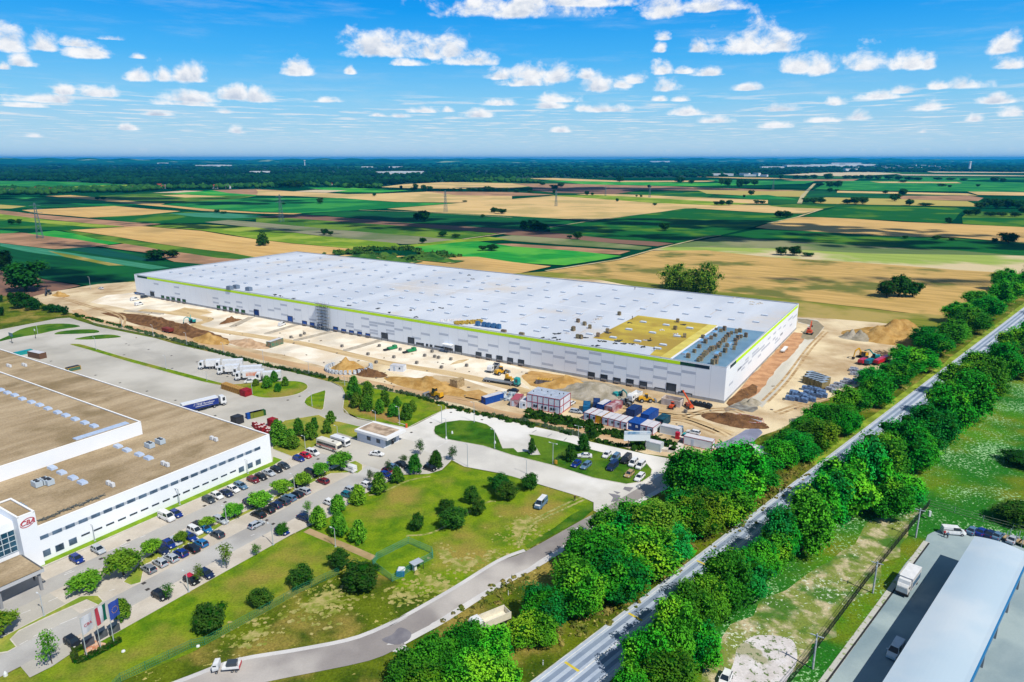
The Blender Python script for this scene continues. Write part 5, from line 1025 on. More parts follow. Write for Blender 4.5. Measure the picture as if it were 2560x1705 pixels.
for q_ in (Hh(697, 582), Hh(587, 630), Hh(475, 678), Hh(361, 727), Hh(245, 775), Hh(125, 826), Hh(8, 875), G(2283, 827), G(2160, 878), G(2035, 932), G(1905, 985), G(1770, 1044), G(1635, 1100), G(1493, 1163), G(1348, 1222), G(1200, 1285), G(1048, 1348)): vv, z_ = facv(OL, q_); window(vv, z_, 1.9, .42, DARKM)
for q_ in (Hh(800, 555), Hh(907, 508), Hh(1007, 465), G(893, 1437), G(733, 1508), M(640, 122), M(498, 180)): vv, z_ = facv(OL, q_); window(vv, z_, 1.7, 1.5, WB_)
# logo on the tower: CBA lettering between two swooshes
RED = mat('logo_red', S(196, 60, 76), .5)
fc = bpy.data.curves.new('logo', 'FONT'); fc.body = 'CBA'; fc.size = 1.45; fc.extrude = .03; fc.align_x = 'CENTER'; fc.align_y = 'CENTER'; fc.shear = .25; fc.offset = .02
to = bpy.data.objects.new('tmp', fc); COL.objects.link(to); dg = bpy.context.evaluated_depsgraph_get(); lme = bpy.data.meshes.new_from_object(to.evaluated_get(dg)); bpy.data.objects.remove(to)
lme.name = 'logo_letters'; lme.materials.clear(); lme.materials.append(RED)
lpv, lzz = FV - 1.7, 11.1
def onwall(o, u, v, z): p = lp(u, v, z); o.location = (p[0] - OL.x, p[1] - OL.y, z); o.rotation_euler = (math.pi / 2, 0, math.atan2(V.y, V.x)); return o
lo = obj('logo_letters', lme, lf); onwall(lo, -1.46, lpv, lzz)
mb = MB()
for s in (1, -1):
    vs = []; n = 22
    for i in range(n + 1):
        a = math.radians(-20 + 200 * i / n) if s > 0 else math.radians(160 + 200 * i / n); th = .16 * math.sin(math.pi * i / n) + .02
        for r_ in (1 - th, 1): vs.append((1.55 * r_ * math.cos(a) * .95, .98 * r_ * math.sin(a) + .12 * math.cos(a) * 2, 0))
    mb.add(vs, [(2 * i, 2 * i + 1, 2 * i + 3, 2 * i + 2) for i in range(n)])
ls = part('logo_swoosh', mb, RED, lf); onwall(ls, -1.45, lpv, lzz)
# roof furniture of the factory
SL = MB().box((0, 0, .3), (2.6, 1.6, .6), taper=(.9, .85)); slm = SL.mesh('roof_light', mat('rooflight_blue', S(196, 212, 236), .35, S(176, 194, 222), s=1, obj=True))
def proof(lst, fn, zr, me, name, z=None):
    for x, y in lst: p = P(fn(x, y), zr + .3); obj(name, me, lf, (p[0] - OL.x, p[1] - OL.y, zr), RU)
proof([(10,950),(90,985),(180,1015),(272,1060),(385,1100),(485,1135),(585,1178),(705,1225),(805,1262),(920,1308),(1038,1352),(1150,1392)], A, 11.9, slm, 'roof_light')
proof([(1445,268),(1555,315),(1705,368),(1818,412),(640,532),(755,590),(893,655),(1008,710)], G, 8.3, slm, 'roof_light')
mb = MB(); mb.bar(lp(35, -21.5, 12.0), lp(35, -36, 12.0), 2.2, .25); part('roof_light_band', lloc(mb), mat('rooflight_blue', None), lf)
acm = MB().mat(0).box((0, 0, .8), (2.6, 1.6, 1.3)).mat(1).cyl((-.6, 0, 1.4), (-.6, 0, 1.55), .5, n=10).cyl((.6, 0, 1.4), (.6, 0, 1.55), .5, n=10).mesh('ventilation_unit', [mat('unit_grey', S(190, 204, 216), .5), DARKM])
proof([(1835,275),(1965,228),(455,748),(555,715),(600,725)], G, 8.3, acm, 'ventilation_unit')
ac2 = MB().box((-.9, 0, .6), (1.2, .7, 1)).box((.9, 0, .6), (1.2, .7, 1)).bar((-.5, 0, .5), (.5, 0, .5), .2).mesh('condenser', mat('unit_white', S(226, 228, 230), .5))
proof([(1355,745),(2025,500)], G, 8.3, ac2, 'condenser'); proof([(465,190)], Hh, 8.3, ac2, 'condenser'); proof([(300,655),(110,665)], A, 8.3, ac2, 'condenser')
mb = MB()
for k in range(16):
    t = k / 15; x, y = P(G(490 + 750 * t, 1180 - 290 * t + R.uniform(-10, 10)), 8.4); a = R.uniform(0, 3); mb.bar((x - .8, y, 8.45), (x + .8, y + R.uniform(-.6, .6), 8.5), .12); mb.bar((x, y - .6, 8.45), (x + .6, y + .6, 8.9), .12); mb.box((x, y, 8.5), (.5, .4, .3), a)
part('cable_tray', lloc(mb), mat('tray_dark', S(104, 108, 104), .7), lf)
# ================================================================ GATEHOUSE
gz = 3.6
ga, gb, gcc, gd = [Vector(P(q)) for q in (I(490, 298), I(218, 225), I(160, 205), I(680, 215))]
gx_, gy_ = U.xy, V.xy; gw = (ga - gcc).length; 
gh = thing('gatehouse', 'small white flat-roofed gatehouse with grey windows at the entrance', 'gatehouse', (*ga, 0), RU)
L_g = max(8.0, (Vector(P(I(160, 205))) - ga).dot(U.xy)); D_g = max(7.0, (Vector(P(I(680, 218))) - ga).dot(V.xy))
mb = MB().box((L_g / 2, -D_g / 2, 1.6), (L_g, D_g, 3.2)); part('wall', mb, mat('gatehouse_wall', S(232, 238, 246), .6, S(222, 230, 242), s=.3), gh)
mb = MB(); mb.box((L_g / 2 - 1, -D_g / 2, gz), (L_g + 2.4, D_g + 1.6, .8)); part('roof_slab', mb, mat('slab_white', S(240, 240, 240), .6), gh)
part('roof_gravel', MB().box((L_g / 2 - .6, -D_g / 2, gz + .41), (L_g + .2, D_g - .8, .06)), mat('pink_gravel', S(206, 184, 160), .95, S(150, 130, 110), s=.4), gh)
for x in (2.2, 6.2): f = part('window', MB().box((x, .05, 1.9), (1.5, .16, 1.3)), frm, gh); obj('pane', MB().box((x, .08, 1.9), (1.3, .16, 1.1)).mesh('pane', GLASSD), f)
part('glazed_front', MB().box((-.05, -D_g * .45, 1.6), (.16, D_g * .65, 2.5)), mat('teal_glass', S(74, 104, 120), .2, S(110, 140, 154), s=1, spec=.6), gh)
part('door', MB().box((-.08, -D_g * .55, 1.25), (.18, 1.1, 2.3)), DARKM, gh)
# barrier
bq = P(Cc(765, 1418)); t = thing('barrier', 'orange boom barrier post with white raised arm beside the gatehouse', 'barrier', (*bq, 0), RU)
part('post', MB().box((0, 0, .6), (.5, .5, 1.2)).box((0, 0, 1.3), (.6, .6, .25)), mat('orange_paint', S(236, 104, 50), .5), t); part('arm', MB().bar((0, .3, 1.1), (3.4, .3, 1.3), .12), PAINTW, t)
# ================================================================ CANOPY BUILDING, lower right
za = 7.2
p0, p1, p2, p3 = [Vector(P(q, za)) for q in ((2206, 1705), (2437, 1340), (2560, 1370), (2424, 1705))]
ax = (p1 - p0).normalized(); ay = Vector((ax.y, -ax.x)); wid_ = (p3 - p0).dot(ay); 
near = p0 - ax * 30; ln = (p1 - near).length
hb = thing('canopy_hall', 'long open-sided hall with smooth pale blue curved roof, lower right', 'hall', (*near, 0), math.atan2(ax.y, ax.x))
mb = MB(); n = 14; vs = []
for i in range(n + 1):
    a = i / n; yy = -a * wid_; zz = za + .55 * math.sin(math.pi * min(1, a * 1.05))
    vs += [(0, yy, zz), (ln, yy, zz)]
fs = [(2 * i, 2 * i + 2, 2 * i + 3, 2 * i + 1) for i in range(n)]
b = len(vs); vs += [(x, y, z - .5) for x, y, z in vs]; fs += [tuple(reversed([b + k for k in f])) for f in fs] + [(0, 1, b + 1, b), (2 * n + 1, 2 * n, b + 2 * n, b + 2 * n + 1), tuple([2 * i for i in range(n, -1, -1)] + [b + 2 * i for i in range(n + 1)]), tuple([2 * i + 1 for i in range(n + 1)] + [b + 2 * i + 1 for i in range(n, -1, -1)])]
part('roof', mb.add(vs, fs), mat('pale_membrane', S(206, 218, 226), .4, S(186, 206, 220), s=.06, spec=.4), hb, smooth=False)
part('eaves_beam', MB().bar((0, -wid_ - .1, za - .45), (ln, -wid_ - .1, za - .45), .3, .9), mat('eaves_blue', S(40, 120, 176), .4), hb)
for k in range(9):
    for y in (-.5, -wid_ + .5): part('column', MB().box((3 + k * (ln - 6) / 8, y, za / 2 - .3), (.4, .4, za - .6)), mat('column_grey', None), hb)
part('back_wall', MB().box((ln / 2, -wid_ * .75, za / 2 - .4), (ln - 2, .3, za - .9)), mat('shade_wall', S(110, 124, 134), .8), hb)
# ================================================================ VEHICLES
def pm(name, c, rough=.3): return mat('paint_' + name, c, rough, spec=.5, c2=(c[0] * .88, c[1] * .88, c[2] * .88, 1), s=1.2)
PC = {'white': pm('white', S(240, 242, 244)), 'black': pm('black', S(30, 34, 40)), 'dark grey': pm('dark_grey', S(66, 76, 86)), 'silver': pm('silver', S(188, 196, 206)), 'blue': pm('blue', S(18, 52, 140)), 'navy blue': pm('navy', S(26, 44, 86)),
      'light blue': pm('light_blue', S(40, 120, 184)), 'maroon': pm('maroon', S(120, 28, 44)), 'red': pm('red', S(206, 24, 52)), 'steel blue': pm('steel_blue', S(96, 132, 164)), 'teal': pm('teal', S(28, 112, 124)), 'tan': pm('tan', S(190, 160, 116)),
      'cream': pm('cream', S(238, 232, 214)), 'yellow': pm('yellow', S(232, 174, 34)), 'orange': pm('orange', S(228, 88, 40)), 'green': pm('green', S(34, 140, 84)), 'turquoise': pm('turquoise', S(30, 160, 160)), 'grey': pm('grey', S(136, 142, 150))}
TYRE = mat('tyre', S(34, 34, 36), .9); RIM = mat('rim', S(170, 174, 180), .4, metal=.4); CGL = mat('car_glass', S(34, 46, 58), .08, spec=.7); CH = mat('chassis', S(48, 50, 54), .8); LAMP = mat('lamp_lens', S(236, 236, 226), .2); TAIL = mat('tail_lens', S(190, 30, 30), .3)
def loft(st):
    """st: (x, halfwidth, z_low, z_mid, halfwidth_top, z_top)"""
    mb = MB(); vs = []
    for x, hw, zl, zm, ht, zt_ in st: vs += [(x, -hw * .92, zl), (x, -hw, zl + (zm - zl) * .45), (x, -hw * .97, zm), (x, -ht, zt_), (x, ht, zt_), (x, hw * .97, zm), (x, hw, zl + (zm - zl) * .45), (x, hw * .92, zl)]
    fs = []
    for i in range(len(st) - 1):
        for j in range(8): fs.append((i * 8 + j, i * 8 + (j + 1) % 8, i * 8 + 8 + (j + 1) % 8, i * 8 + 8 + j))
    k = (len(st) - 1) * 8; fs += [tuple(range(7, -1, -1)), tuple(k + j for j in range(8))]
    return mb.add(vs, [tuple(reversed(f)) for f in fs])
def wheel_mesh(r, w): return MB().mat(0).cyl((0, -w / 2, 0), (0, w / 2, 0), r, n=14).mat(1).cyl((0, -w / 2 - .01, 0), (0, w / 2 + .01, 0), r * .58, n=10).mesh('wheel', [TYRE, RIM])
WM = wheel_mesh(.33, .22); WT = wheel_mesh(.5, .32); WB2 = wheel_mesh(.78, .55)
def wheels(t, lst, me): 
    for x, y in lst: obj('wheel', me, t, (x, y, max(abs(v.co.z) for v in me.vertices)))
SPEC = {
 'hatchback': (dict(L=4.0, belt=.92, roof=1.46, hood=.86, cb=(-1.95, 1.0), ct=(-1.55, .25), tail=.95)),
 'saloon': (dict(L=4.5, belt=.93, roof=1.43, hood=.88, cb=(-1.75, 1.05), ct=(-1.0, .3), tail=.98)),
 'estate': (dict(L=4.6, belt=.94, roof=1.48, hood=.88, cb=(-2.25, 1.1), ct=(-1.95, .35), tail=.96)),
 'minivan': (dict(L=4.6, belt=1.0, roof=1.74, hood=1.0, cb=(-2.22, 1.45), ct=(-2.0, .7), tail=1.02)),
 'van': (dict(L=5.1, belt=1.2, roof=1.98, hood=1.12, cb=(-2.5, 1.75), ct=(-2.4, 1.05), tail=1.2)),
}
TEMPL = {}
def car(kind, color, q, head, label, z=0.03, group=None, w3=None):
    sp = SPEC[kind]; loc = (*(w3 or P(q)), z)
    nm = {'van': 'van', 'minivan': 'minivan'}.get(kind, 'car')
    if kind in TEMPL:
        t = clone(TEMPL[kind], loc, head, label, nm, group)
    else:
        t = thing(nm, label, nm, loc, head, group); TEMPL[kind] = t; L2 = sp['L'] / 2; hw = .88 if kind != 'van' else .97
        part('body', None or (lambda m: m)(_carbody(sp, L2, hw, kind)), PC['white'], t)
        part('windows', _carglass(sp, L2, hw, kind), CGL, t)
        wheels(t, [(-L2 * .62, -hw + .08), (-L2 * .62, hw - .08), (L2 * .62, -hw + .08), (L2 * .62, hw - .08)], WM)
        part('headlight', MB().box((L2 - .12, -.62, .68), (.2, .34, .16)), LAMP, t); part('headlight', MB().box((L2 - .12, .62, .68), (.2, .34, .16)), LAMP, t)
        part('tail_light', MB().box((-L2 + .1, -.68, .82), (.2, .22, .2)), TAIL, t); part('tail_light', MB().box((-L2 + .1, .68, .82), (.2, .22, .2)), TAIL, t)
    paint(t, 'body', PC[color]); return t
def _carbody(sp, L2, hw, kind):
    b, h, tl = sp['belt'], sp['hood'], sp['tail']
    m = loft([(-L2, hw * .82, .34, .62, hw * .76, tl - .22), (-L2 + .08, hw * .95, .24, .7, hw * .84, tl - .06), (-L2 + .35, hw, .22, .74, hw * .88, tl), (sp['cb'][1], hw, .22, .72, hw * .88, b - .02), (L2 - .5, hw * .97, .22, .64, hw * .8, h - .08), (L2 - .1, hw * .88, .24, .58, hw * .72, h - .22), (L2, hw * .76, .34, .52, hw * .66, h - .34)])
    r = sp['roof']; x0, x1 = sp['ct']; wt = hw * .7; m.add([(x0, -wt, r - .06), (x1, -wt, r - .06), (x1, wt, r - .06), (x0, wt, r - .06), (x0 + .12, -wt * .93, r), (x1 - .15, -wt * .93, r), (x1 - .15, wt * .93, r), (x0 + .12, wt * .93, r)], [(4, 5, 6, 7), (0, 1, 5, 4), (1, 2, 6, 5), (2, 3, 7, 6), (3, 0, 4, 7)])
    for s in (-1, 1):
        for xb, xt in ((sp['cb'][0] + .05, x0 + .03), (sp['cb'][1] - .05, x1 - .03), ((sp['cb'][0] + sp['cb'][1]) * .5 - .05, (x0 + x1) * .5)): m.bar((xb, s * hw * .87, b - .04), (xt, s * wt, r - .05), .09)
        m.box((sp['cb'][1] - .35, s * (hw + .08), b), (.16, .2, .13))
    if kind == 'van': m.box((-1.45, 0, (b + r) / 2), (2.1, wt * 2 + .24, r - b - .04), taper=(.98, .93))
    return m
def _carglass(sp, L2, hw, kind):
    b, r = sp['belt'] - .04, sp['roof'] - .05; (a0, a1), (c0, c1) = sp['cb'], sp['ct']; w0, w1 = hw * .86, hw * .69
    return MB().add([(a0, -w0, b), (a1, -w0, b), (a1, w0, b), (a0, w0, b), (c0, -w1, r), (c1, -w1, r), (c1, w1, r), (c0, w1, r)], [(4, 5, 6, 7), (0, 1, 5, 4), (1, 2, 6, 5), (2, 3, 7, 6), (3, 0, 4, 7)])
HU = RU + math.pi   # nose towards the camera-right side (along -U)
def carrow(fn, lst, text, group, head=HU):
    for i, (x, y, kind, col) in enumerate(lst): car(kind, col, fn(x, y), head + R.uniform(-.03, .03), text.format(c=col, k=kind, n=ordn(i)), group=group)
carrow(Hh, [(405,950,'hatchback','dark grey'),(507,902,'hatchback','white'),(620,870,'saloon','navy blue'),(705,822,'hatchback','white'),(797,780,'estate','steel blue'),(950,705,'hatchback','maroon'),(1045,670,'hatchback','black'),(1137,620,'saloon','silver'),(1235,580,'hatchback','black'),(1325,535,'hatchback','dark grey'),(1507,445,'hatchback','blue'),(1592,407,'hatchback','red'),(1678,372,'minivan','white')],
       '{c} {k} in the bay row under the factory wall, {n} from the left', 'cars parked along the factory wall')
car('van', 'white', G(2048, 1165), HU, 'white delivery van beside the grass strip under the factory wall'); car('hatchback', 'blue', G(2160, 1125), HU, 'blue hatchback tucked beside the white delivery van')
t = car('hatchback', 'black', M(2062, 495), HU, 'dark hatchback with a bright red roof in the near bays'); part('roof_cap', MB().box((-.65, 0, 1.48), (1.6, 1.2, .06)), PC['red'], t)
car('hatchback', 'blue', M(830, 270), HU, 'royal blue hatchback alone near the factory entrance'); car('hatchback', 'silver', M(1060, 170), HU, 'silver hatchback right of the lone royal blue one')
carrow(Hh, [(235,1335,'minivan','white'),(290,1262,'saloon','black'),(365,1310,'hatchback','light blue'),(550,1200,'estate','silver'),(905,985,'hatchback','navy blue'),(1110,930,'hatchback','white'),(1460,760,'hatchback','navy blue'),(1660,625,'minivan','black'),(1885,535,'hatchback','white')],
       '{c} {k} half hidden by the median trees, upper side, {n} from the left', 'cars on the upper side of the median', HU)
carrow(M, [(1745,180,'hatchback','navy blue'),(1818,112,'hatchback','blue'),(1885,80,'hatchback','silver'),(2042,35,'hatchback','blue')], '{c} {k} on the upper side of the lower median, {n} from the left', 'cars on the upper side of the median', HU)
carrow(M, [(1600,375,'hatchback','grey'),(1725,308,'hatchback','silver'),(1840,258,'hatchback','silver'),(1942,205,'hatchback','blue'),(2062,155,'estate','black'),(2160,98,'hatchback','light blue')], '{c} {k} in the near group of the second lane, {n} from the left', 'cars on the lower side of the median', HU + math.pi)
carrow(Hh, [(510,1375,'hatchback','dark grey'),(1012,1130,'saloon','black'),(1132,1075,'hatchback','black'),(1225,1015,'hatchback','navy blue'),(1312,970,'estate','dark grey'),(1385,925,'estate','steel blue'),(1482,885,'hatchback','black'),(1560,840,'estate','silver'),(1800,720,'hatchback','maroon'),(2120,570,'van','white')], '{c} {k} facing the median from the second lane, {n} from the left', 'cars on the lower side of the median', HU + math.pi)
carrow(M, [(1725,660,'hatchback','black'),(2222,430,'hatchback','navy blue')], '{c} {k} in the near bays along the lawn, {n} from the left', 'cars along the lawn edge', HU)
carrow(Hh, [(1302,1335,'hatchback','blue'),(1580,1175,'saloon','navy blue'),(1900,990,'hatchback','white'),(2108,895,'hatchback','teal'),(2150,835,'hatchback','silver')], '{c} {k} between the lime trees on the lawn side, {n} from the left', 'cars along the lawn edge', HU)
carrow(I, [(290,775,'hatchback','white'),(520,645,'hatchback','blue'),(545,598,'hatchback','maroon'),(610,552,'hatchback','steel blue'),(705,520,'saloon','black'),(1055,562,'hatchback','black')], '{c} {k} behind the lime trees near the gatehouse, {n} from the left', 'cars along the lawn edge', HU)
car('hatchback', 'silver', Hh(990, 1255), RV, 'silver hatchback driving along the second parking lane'); car('saloon', 'white', I(405, 385), HU + .3, 'white saloon driving out in front of the gatehouse'); car('hatchback', 'black', M(788, 1165), HU, 'black hatchback parked beside the three flagpoles')
carrow(J, [(785,510,'hatchback','blue'),(905,530,'estate','steel blue'),(1160,398,'hatchback','white'),(1265,435,'minivan','steel blue'),(1395,460,'van','black'),(1230,545,'van','navy blue'),(1485,498,'minivan','white'),(1575,530,'minivan','white'),(1435,635,'hatchback','tan'),(1562,675,'estate','white')], '{c} {k} parked on the grass by the access road, {n} of ten', 'cars parked on the grass', RV + math.pi)
car('saloon', 'white', J(888, 410), RU + .5, 'white saloon beside the two olive lime trees on the grass')
v_ = car('van', 'steel blue', J(355, 1000), RV + math.pi + .1, 'blue and white passenger van alone on the middle lawn'); part('roof_cap', MB().box((-.6, 0, 2.02), (3.4, 1.34, .06)).box((1.9, 0, 1.12), (1.1, 1.4, .05)), PC['white'], v_)
car('estate', 'white', J(822, 1350), RV, 'white estate car on the road partly under the roadside trees')
car('estate', 'silver', D(985, 1235), HU + .2, 'silver estate car right of the two-storey cabins'); car('hatchback', 'white', D(925, 1130), RV, 'white hatchback behind the two-storey cabins')
car('estate', 'white', E(455, 1492), RU, 'white estate car beside the site exit'); car('estate', 'steel blue', E(300, 1445), RV + .4, 'blue-grey estate car left of the white one near the site exit')
car('saloon', 'black', Cc(2070, 978), RU + .2, 'black saloon by the rubbish left of the two-storey cabins')
car('minivan', 'dark grey', T1(1330, 1342), RV, 'dark minivan near the left end of the warehouse'); car('van', 'white', T1(1240, 1365), RV, 'white van near the left warehouse end, the upper of two'); car('van', 'white', T1(1280, 1408), RV + .1, 'white van near the left warehouse end, the lower of two')
car('estate', 'white', T1(930, 1262), RU, 'white estate car at the far left site edge'); car('van', 'white', B(1300, 165), RV + .3, 'white van in front of a tall blue gate')
car('van', 'white', L(1480, 1345), HU + .4, 'white van with open rear doors in the lower right yard'); car('van', 'white', Rr(935, 1260), math.atan2(hd.y, hd.x) + math.pi, 'white van partly under the canopy hall roof')
carrow(L, [(1720,1330,'saloon','steel blue'),(1830,1345,'saloon','blue'),(1940,1372,'saloon','navy blue'),(2030,1395,'saloon','steel blue'),(2210,1440,'saloon','silver')], '{c} {k} behind the canopy hall end, {n} from the left', 'cars behind the canopy hall', HU + 1.2)
car('hatchback', 'white', Q(1430, 1560), RV + math.pi, 'white car at the edge of the pale gravel patch'); 
car('hatchback', 'turquoise', D(2320, 1530), RV, 'turquoise car near the site exit'); car('minivan', 'green', D(2030, 1450), RV + .3, 'green van right of the white cabins')
# ---- lorries
def cab(t, x, color, z0=.9, high=3.2, w=2.4, L_=2.0):
    part('cab', loft([(x, w / 2, z0, z0 + 1.0, w * .47, high), (x + L_ * .75, w / 2, z0 - .3, z0 + 1.0, w * .46, high - .05), (x + L_ * .97, w / 2 * .98, z0 - .3, z0 + .9, w * .42, high - .5), (x + L_, w * .46, z0 - .2, z0 + .5, w * .4, z0 + .95)]), PC[color], t)
    part('windscreen', MB().add([(x + L_ + .0, -w * .41, z0 + 1.0), (x + L_ + .0, w * .41, z0 + 1.0), (x + L_ * .94, w * .40, high - .55), (x + L_ * .94, -w * .40, high - .55), (x + L_ * .8, -w * .41, z0 + 1.0), (x + L_ * .8, w * .41, z0 + 1.0), (x + L_ * .8, w * .4, high - .55), (x + L_ * .8, -w * .4, high - .55)], [(0, 1, 2, 3), (0, 3, 7, 4), (1, 5, 6, 2), (3, 2, 6, 7)]).box((x + L_ * .55, 0, (z0 + .45 + high) / 2), (.9, w + .02, max(.3, high - z0 - 1.45))), CGL, t)
    part('bumper', MB().box((x + L_ + .02, 0, z0 - .2), (.16, w * .95, .45)), CH, t)
def lorry(q, head, label, tcol='white', box='white', L_=13.2, group=None, side=None, name='articulated_lorry'):
    t = thing(name, label, 'lorry', (*P(q), .02), head, group)
    cab(t, L_ / 2 - .2, tcol, high=3.6); m = MB().box((-.9, 0, 2.55), (L_ - .4, 2.5, 2.7)); part('trailer', m, PC[box] if box in PC else box, t)
    part('chassis', MB().box((-.3, 0, .95), (L_ + .6, 1.3, .4)).box((-1, 0, .8), (4, 2.3, .3)), CH, t)
    wheels(t, [(L_ / 2 + .7, s) for s in (-1.1, 1.1)] + [(L_ / 2 - 2.6, s) for s in (-1.1, 1.1)] + [(-L_ / 2 + a, s) for a in ((1.2, 2.5, 3.8) if L_ > 10 else (1.2, 2.5)) for s in (-1.1, 1.1)], WT)
    return t
yg = 'lorries parked beside the oval island'; HL = RU - .12
HL = HU - 2.3
def headto(a, b): p, q = Vector(P(a)), Vector(P(b)); d = q - p; return math.atan2(d.y, d.x)
hl = headto(B(530, 680), B(350, 690))
for q, L_, lb in ((B(440, 690), 6.2, 'white articulated lorry leftmost in the lorry park'), (B(675, 690), 8.4, 'white articulated lorry second from the left and longest in the lorry park'), (B(670, 755), 6, 'white lorry in front of the longest lorry'), (B(900, 770), 8.8, 'white articulated lorry behind the orange-marked one'), (B(930, 825), 8.6, 'white lorry with an orange picture on its trailer side'), (B(1155, 840), 7.2, 'white lorry hidden behind the island trees')):
    t = lorry(q, hl, lb, L_=L_, group=yg)
    if 'orange picture' in lb: part('side_picture', MB().box((-.9, 1.27, 2.6), (5.6, .05, 1.5)), mat('orange_fade', S(222, 120, 74), .6, S(240, 226, 214), s=.25, obj=True), t)
car('van', 'white', B(920, 868), hl, 'white van at the front of the parked lorries')
t = lorry(B(330, 1195), headto(B(150, 1230), B(480, 1150)), 'white lorry with a blue curtain side showing white lettering', L_=12.6)
part('curtain', MB().box((-.9, -1.27, 2.35), (12.4, .05, 2.2)), PC['blue'], t)
fc = bpy.data.curves.new('lorrytext', 'FONT'); fc.body = ''; fc.size = 1.05; fc.extrude = .01; fc.align_x = 'CENTER'; fc.align_y = 'CENTER'; fc.shear = .2
fc.body = '// TESE Rendszer'
to = bpy.data.objects.new('tmp', fc); COL.objects.link(to); dg = bpy.context.evaluated_depsgraph_get(); tm = bpy.data.meshes.new_from_object(to.evaluated_get(dg)); bpy.data.objects.remove(to); tm.materials.clear(); tm.materials.append(PC['white'])
o = obj('lettering', tm, t, (.2, -1.32, 2.7)); o.rotation_euler = (math.pi / 2, 0, 0); part('small_lettering', MB().box((.2, -1.31, 1.95), (6, .03, .16)), PC['white'], t)
# box truck lower right
t = thing('box_truck', 'white box truck driving down the lower right yard', 'truck', (*P(Rr(1060, 560)), .02), math.atan2(hd.y, hd.x) + math.pi)
cab(t, 2.0, 'white', high=2.7, w=2.3, L_=1.9); part('box', MB().box((-1.2, 0, 2.2), (6.2, 2.5, 2.6)).box((2.6, 0, 3.0), (1.4, 2.2, .7), taper=(.6, .95)), PC['white'], t); part('chassis', MB().box((0, 0, .75), (7.6, 1.2, .35)), CH, t); wheels(t, [(a, s) for a in (-3, 3) for s in (-1, 1)], WT)
part('side_graphic', MB().box((-1.2, 1.27, 1.9), (5.4, .04, 1.2)), PC['steel blue'], t)
# buses
def bus(q, head, label, color, L_, h, name='bus'):
    t = thing(name, label, 'bus', (*P(q), .03), head); hw = 1.2
    part('body', loft([(-L_ / 2, hw * .95, .4, 1.1, hw * .85, h - .25), (-L_ / 2 + .15, hw, .35, 1.1, hw * .9, h), (L_ / 2 - .5, hw, .35, 1.1, hw * .9, h), (L_ / 2, hw * .94, .4, 1.0, hw * .8, h - .5)]), PC[color], t)
    part('windows', MB().box((0, 0, h * .64), (L_ - 1.2, hw * 2 + .03, h * .24)).box((L_ / 2 - .12, 0, h * .58), (.3, hw * 1.6, h * .34)).box((-L_ / 2 + .08, 0, h * .62), (.22, hw * 1.5, h * .28)), CGL, t)
    part('stripe', MB().box((0, 0, h * .42), (L_ - .6, hw * 2 + .04, .14)), PC['orange' if color == 'cream' else 'grey'], t); part('roof_hatch', MB().box((L_ * .2, 0, h + .03), (.7, .6, .12)), CH, t)
    wheels(t, [(a * L_, s) for a in (-.3, .33) for s in (-1.08, 1.08)], WT if L_ > 8 else WM)
bus(Hh(1880, 305), HU, 'cream coach with a thin orange stripe in the bays', 'cream', 9.0, 2.9); bus(Hh(2015, 250), HU, 'white minibus right behind the cream coach', 'white', 6.8, 2.5, 'minibus')
# tipper trucks
def tipper(q, head, label, ccol='white', tcol='white', up=False):
    t = thing('tipper_truck', label, 'truck', (*P(q), .02), head); cab(t, 2.2, ccol, high=3.1)
    m = MB(); L_, w, h = 5.6, 2.4, 1.4; rot = Matrix.Rotation(.38 if up else 0, 4, 'Y'); z0 = 1.3 
    def add(c, d):
        a = MB().box(c, d); a.v = [tuple(rot @ Vector((x + 3.6, y, z)) + Vector((-3.6, 0, z0))) for x, y, z in a.v]; m.add(a.v, a.f)
    add((-.9, 0, .05), (L_, w, .1)); add((-.9, w / 2, h / 2), (L_, .1, h)); add((-.9, -w / 2, h / 2), (L_, .1, h)); add((-.9 + L_ / 2, 0, h / 2), (.1, w, h)); add((-.9 - L_ / 2, 0, h / 2 - .1), (.1, w, h - .2))
    part('tub', m, PC[tcol], t); part('chassis', MB().box((-.3, 0, .95), (8, 1.1, .4)), CH, t); wheels(t, [(3.1, -1.1), (3.1, 1.1), (-.9, -1.1), (-.9, 1.1), (-2.3, -1.1), (-2.3, 1.1)], WT); return t
tipper(Cc(1835, 715), headto(Cc(1900, 660), Cc(1770, 740)), 'white tipper truck with raised grey tub by the dock doors', 'white', 'grey', True)
tipper(D(1700, 1075), headto(D(1760, 1030), D(1640, 1100)), 'white tipper truck with sandy load near the turquoise excavator', 'white', 'white')
t = tipper(O(1060, 985), headto(O(1230, 900), O(870, 1050)), 'cream dumper truck standing among the trees by the road', 'white', 'cream'); t.scale = (1.03, 1.03, 1.03)
t = thing('flatbed_lorry', 'turquoise lorry with long low-loader trailer carrying a yellow dozer', 'lorry', (*P(Cc(1950, 880)), .02), headto(Cc(1750, 830), Cc(2130, 890)))
cab(t, 5.2, 'turquoise', high=3.4); part('trailer_bed', MB().box((-2.0, 0, 1.05), (13, 2.5, .3)).box((4.6, 0, 1.3), (2, 1.2, .5)), PC['grey'], t); wheels(t, [(a, s) for a in (6.3, 3.9, -5.5, -6.8, -8) for s in (-1.1, 1.1)], WT)
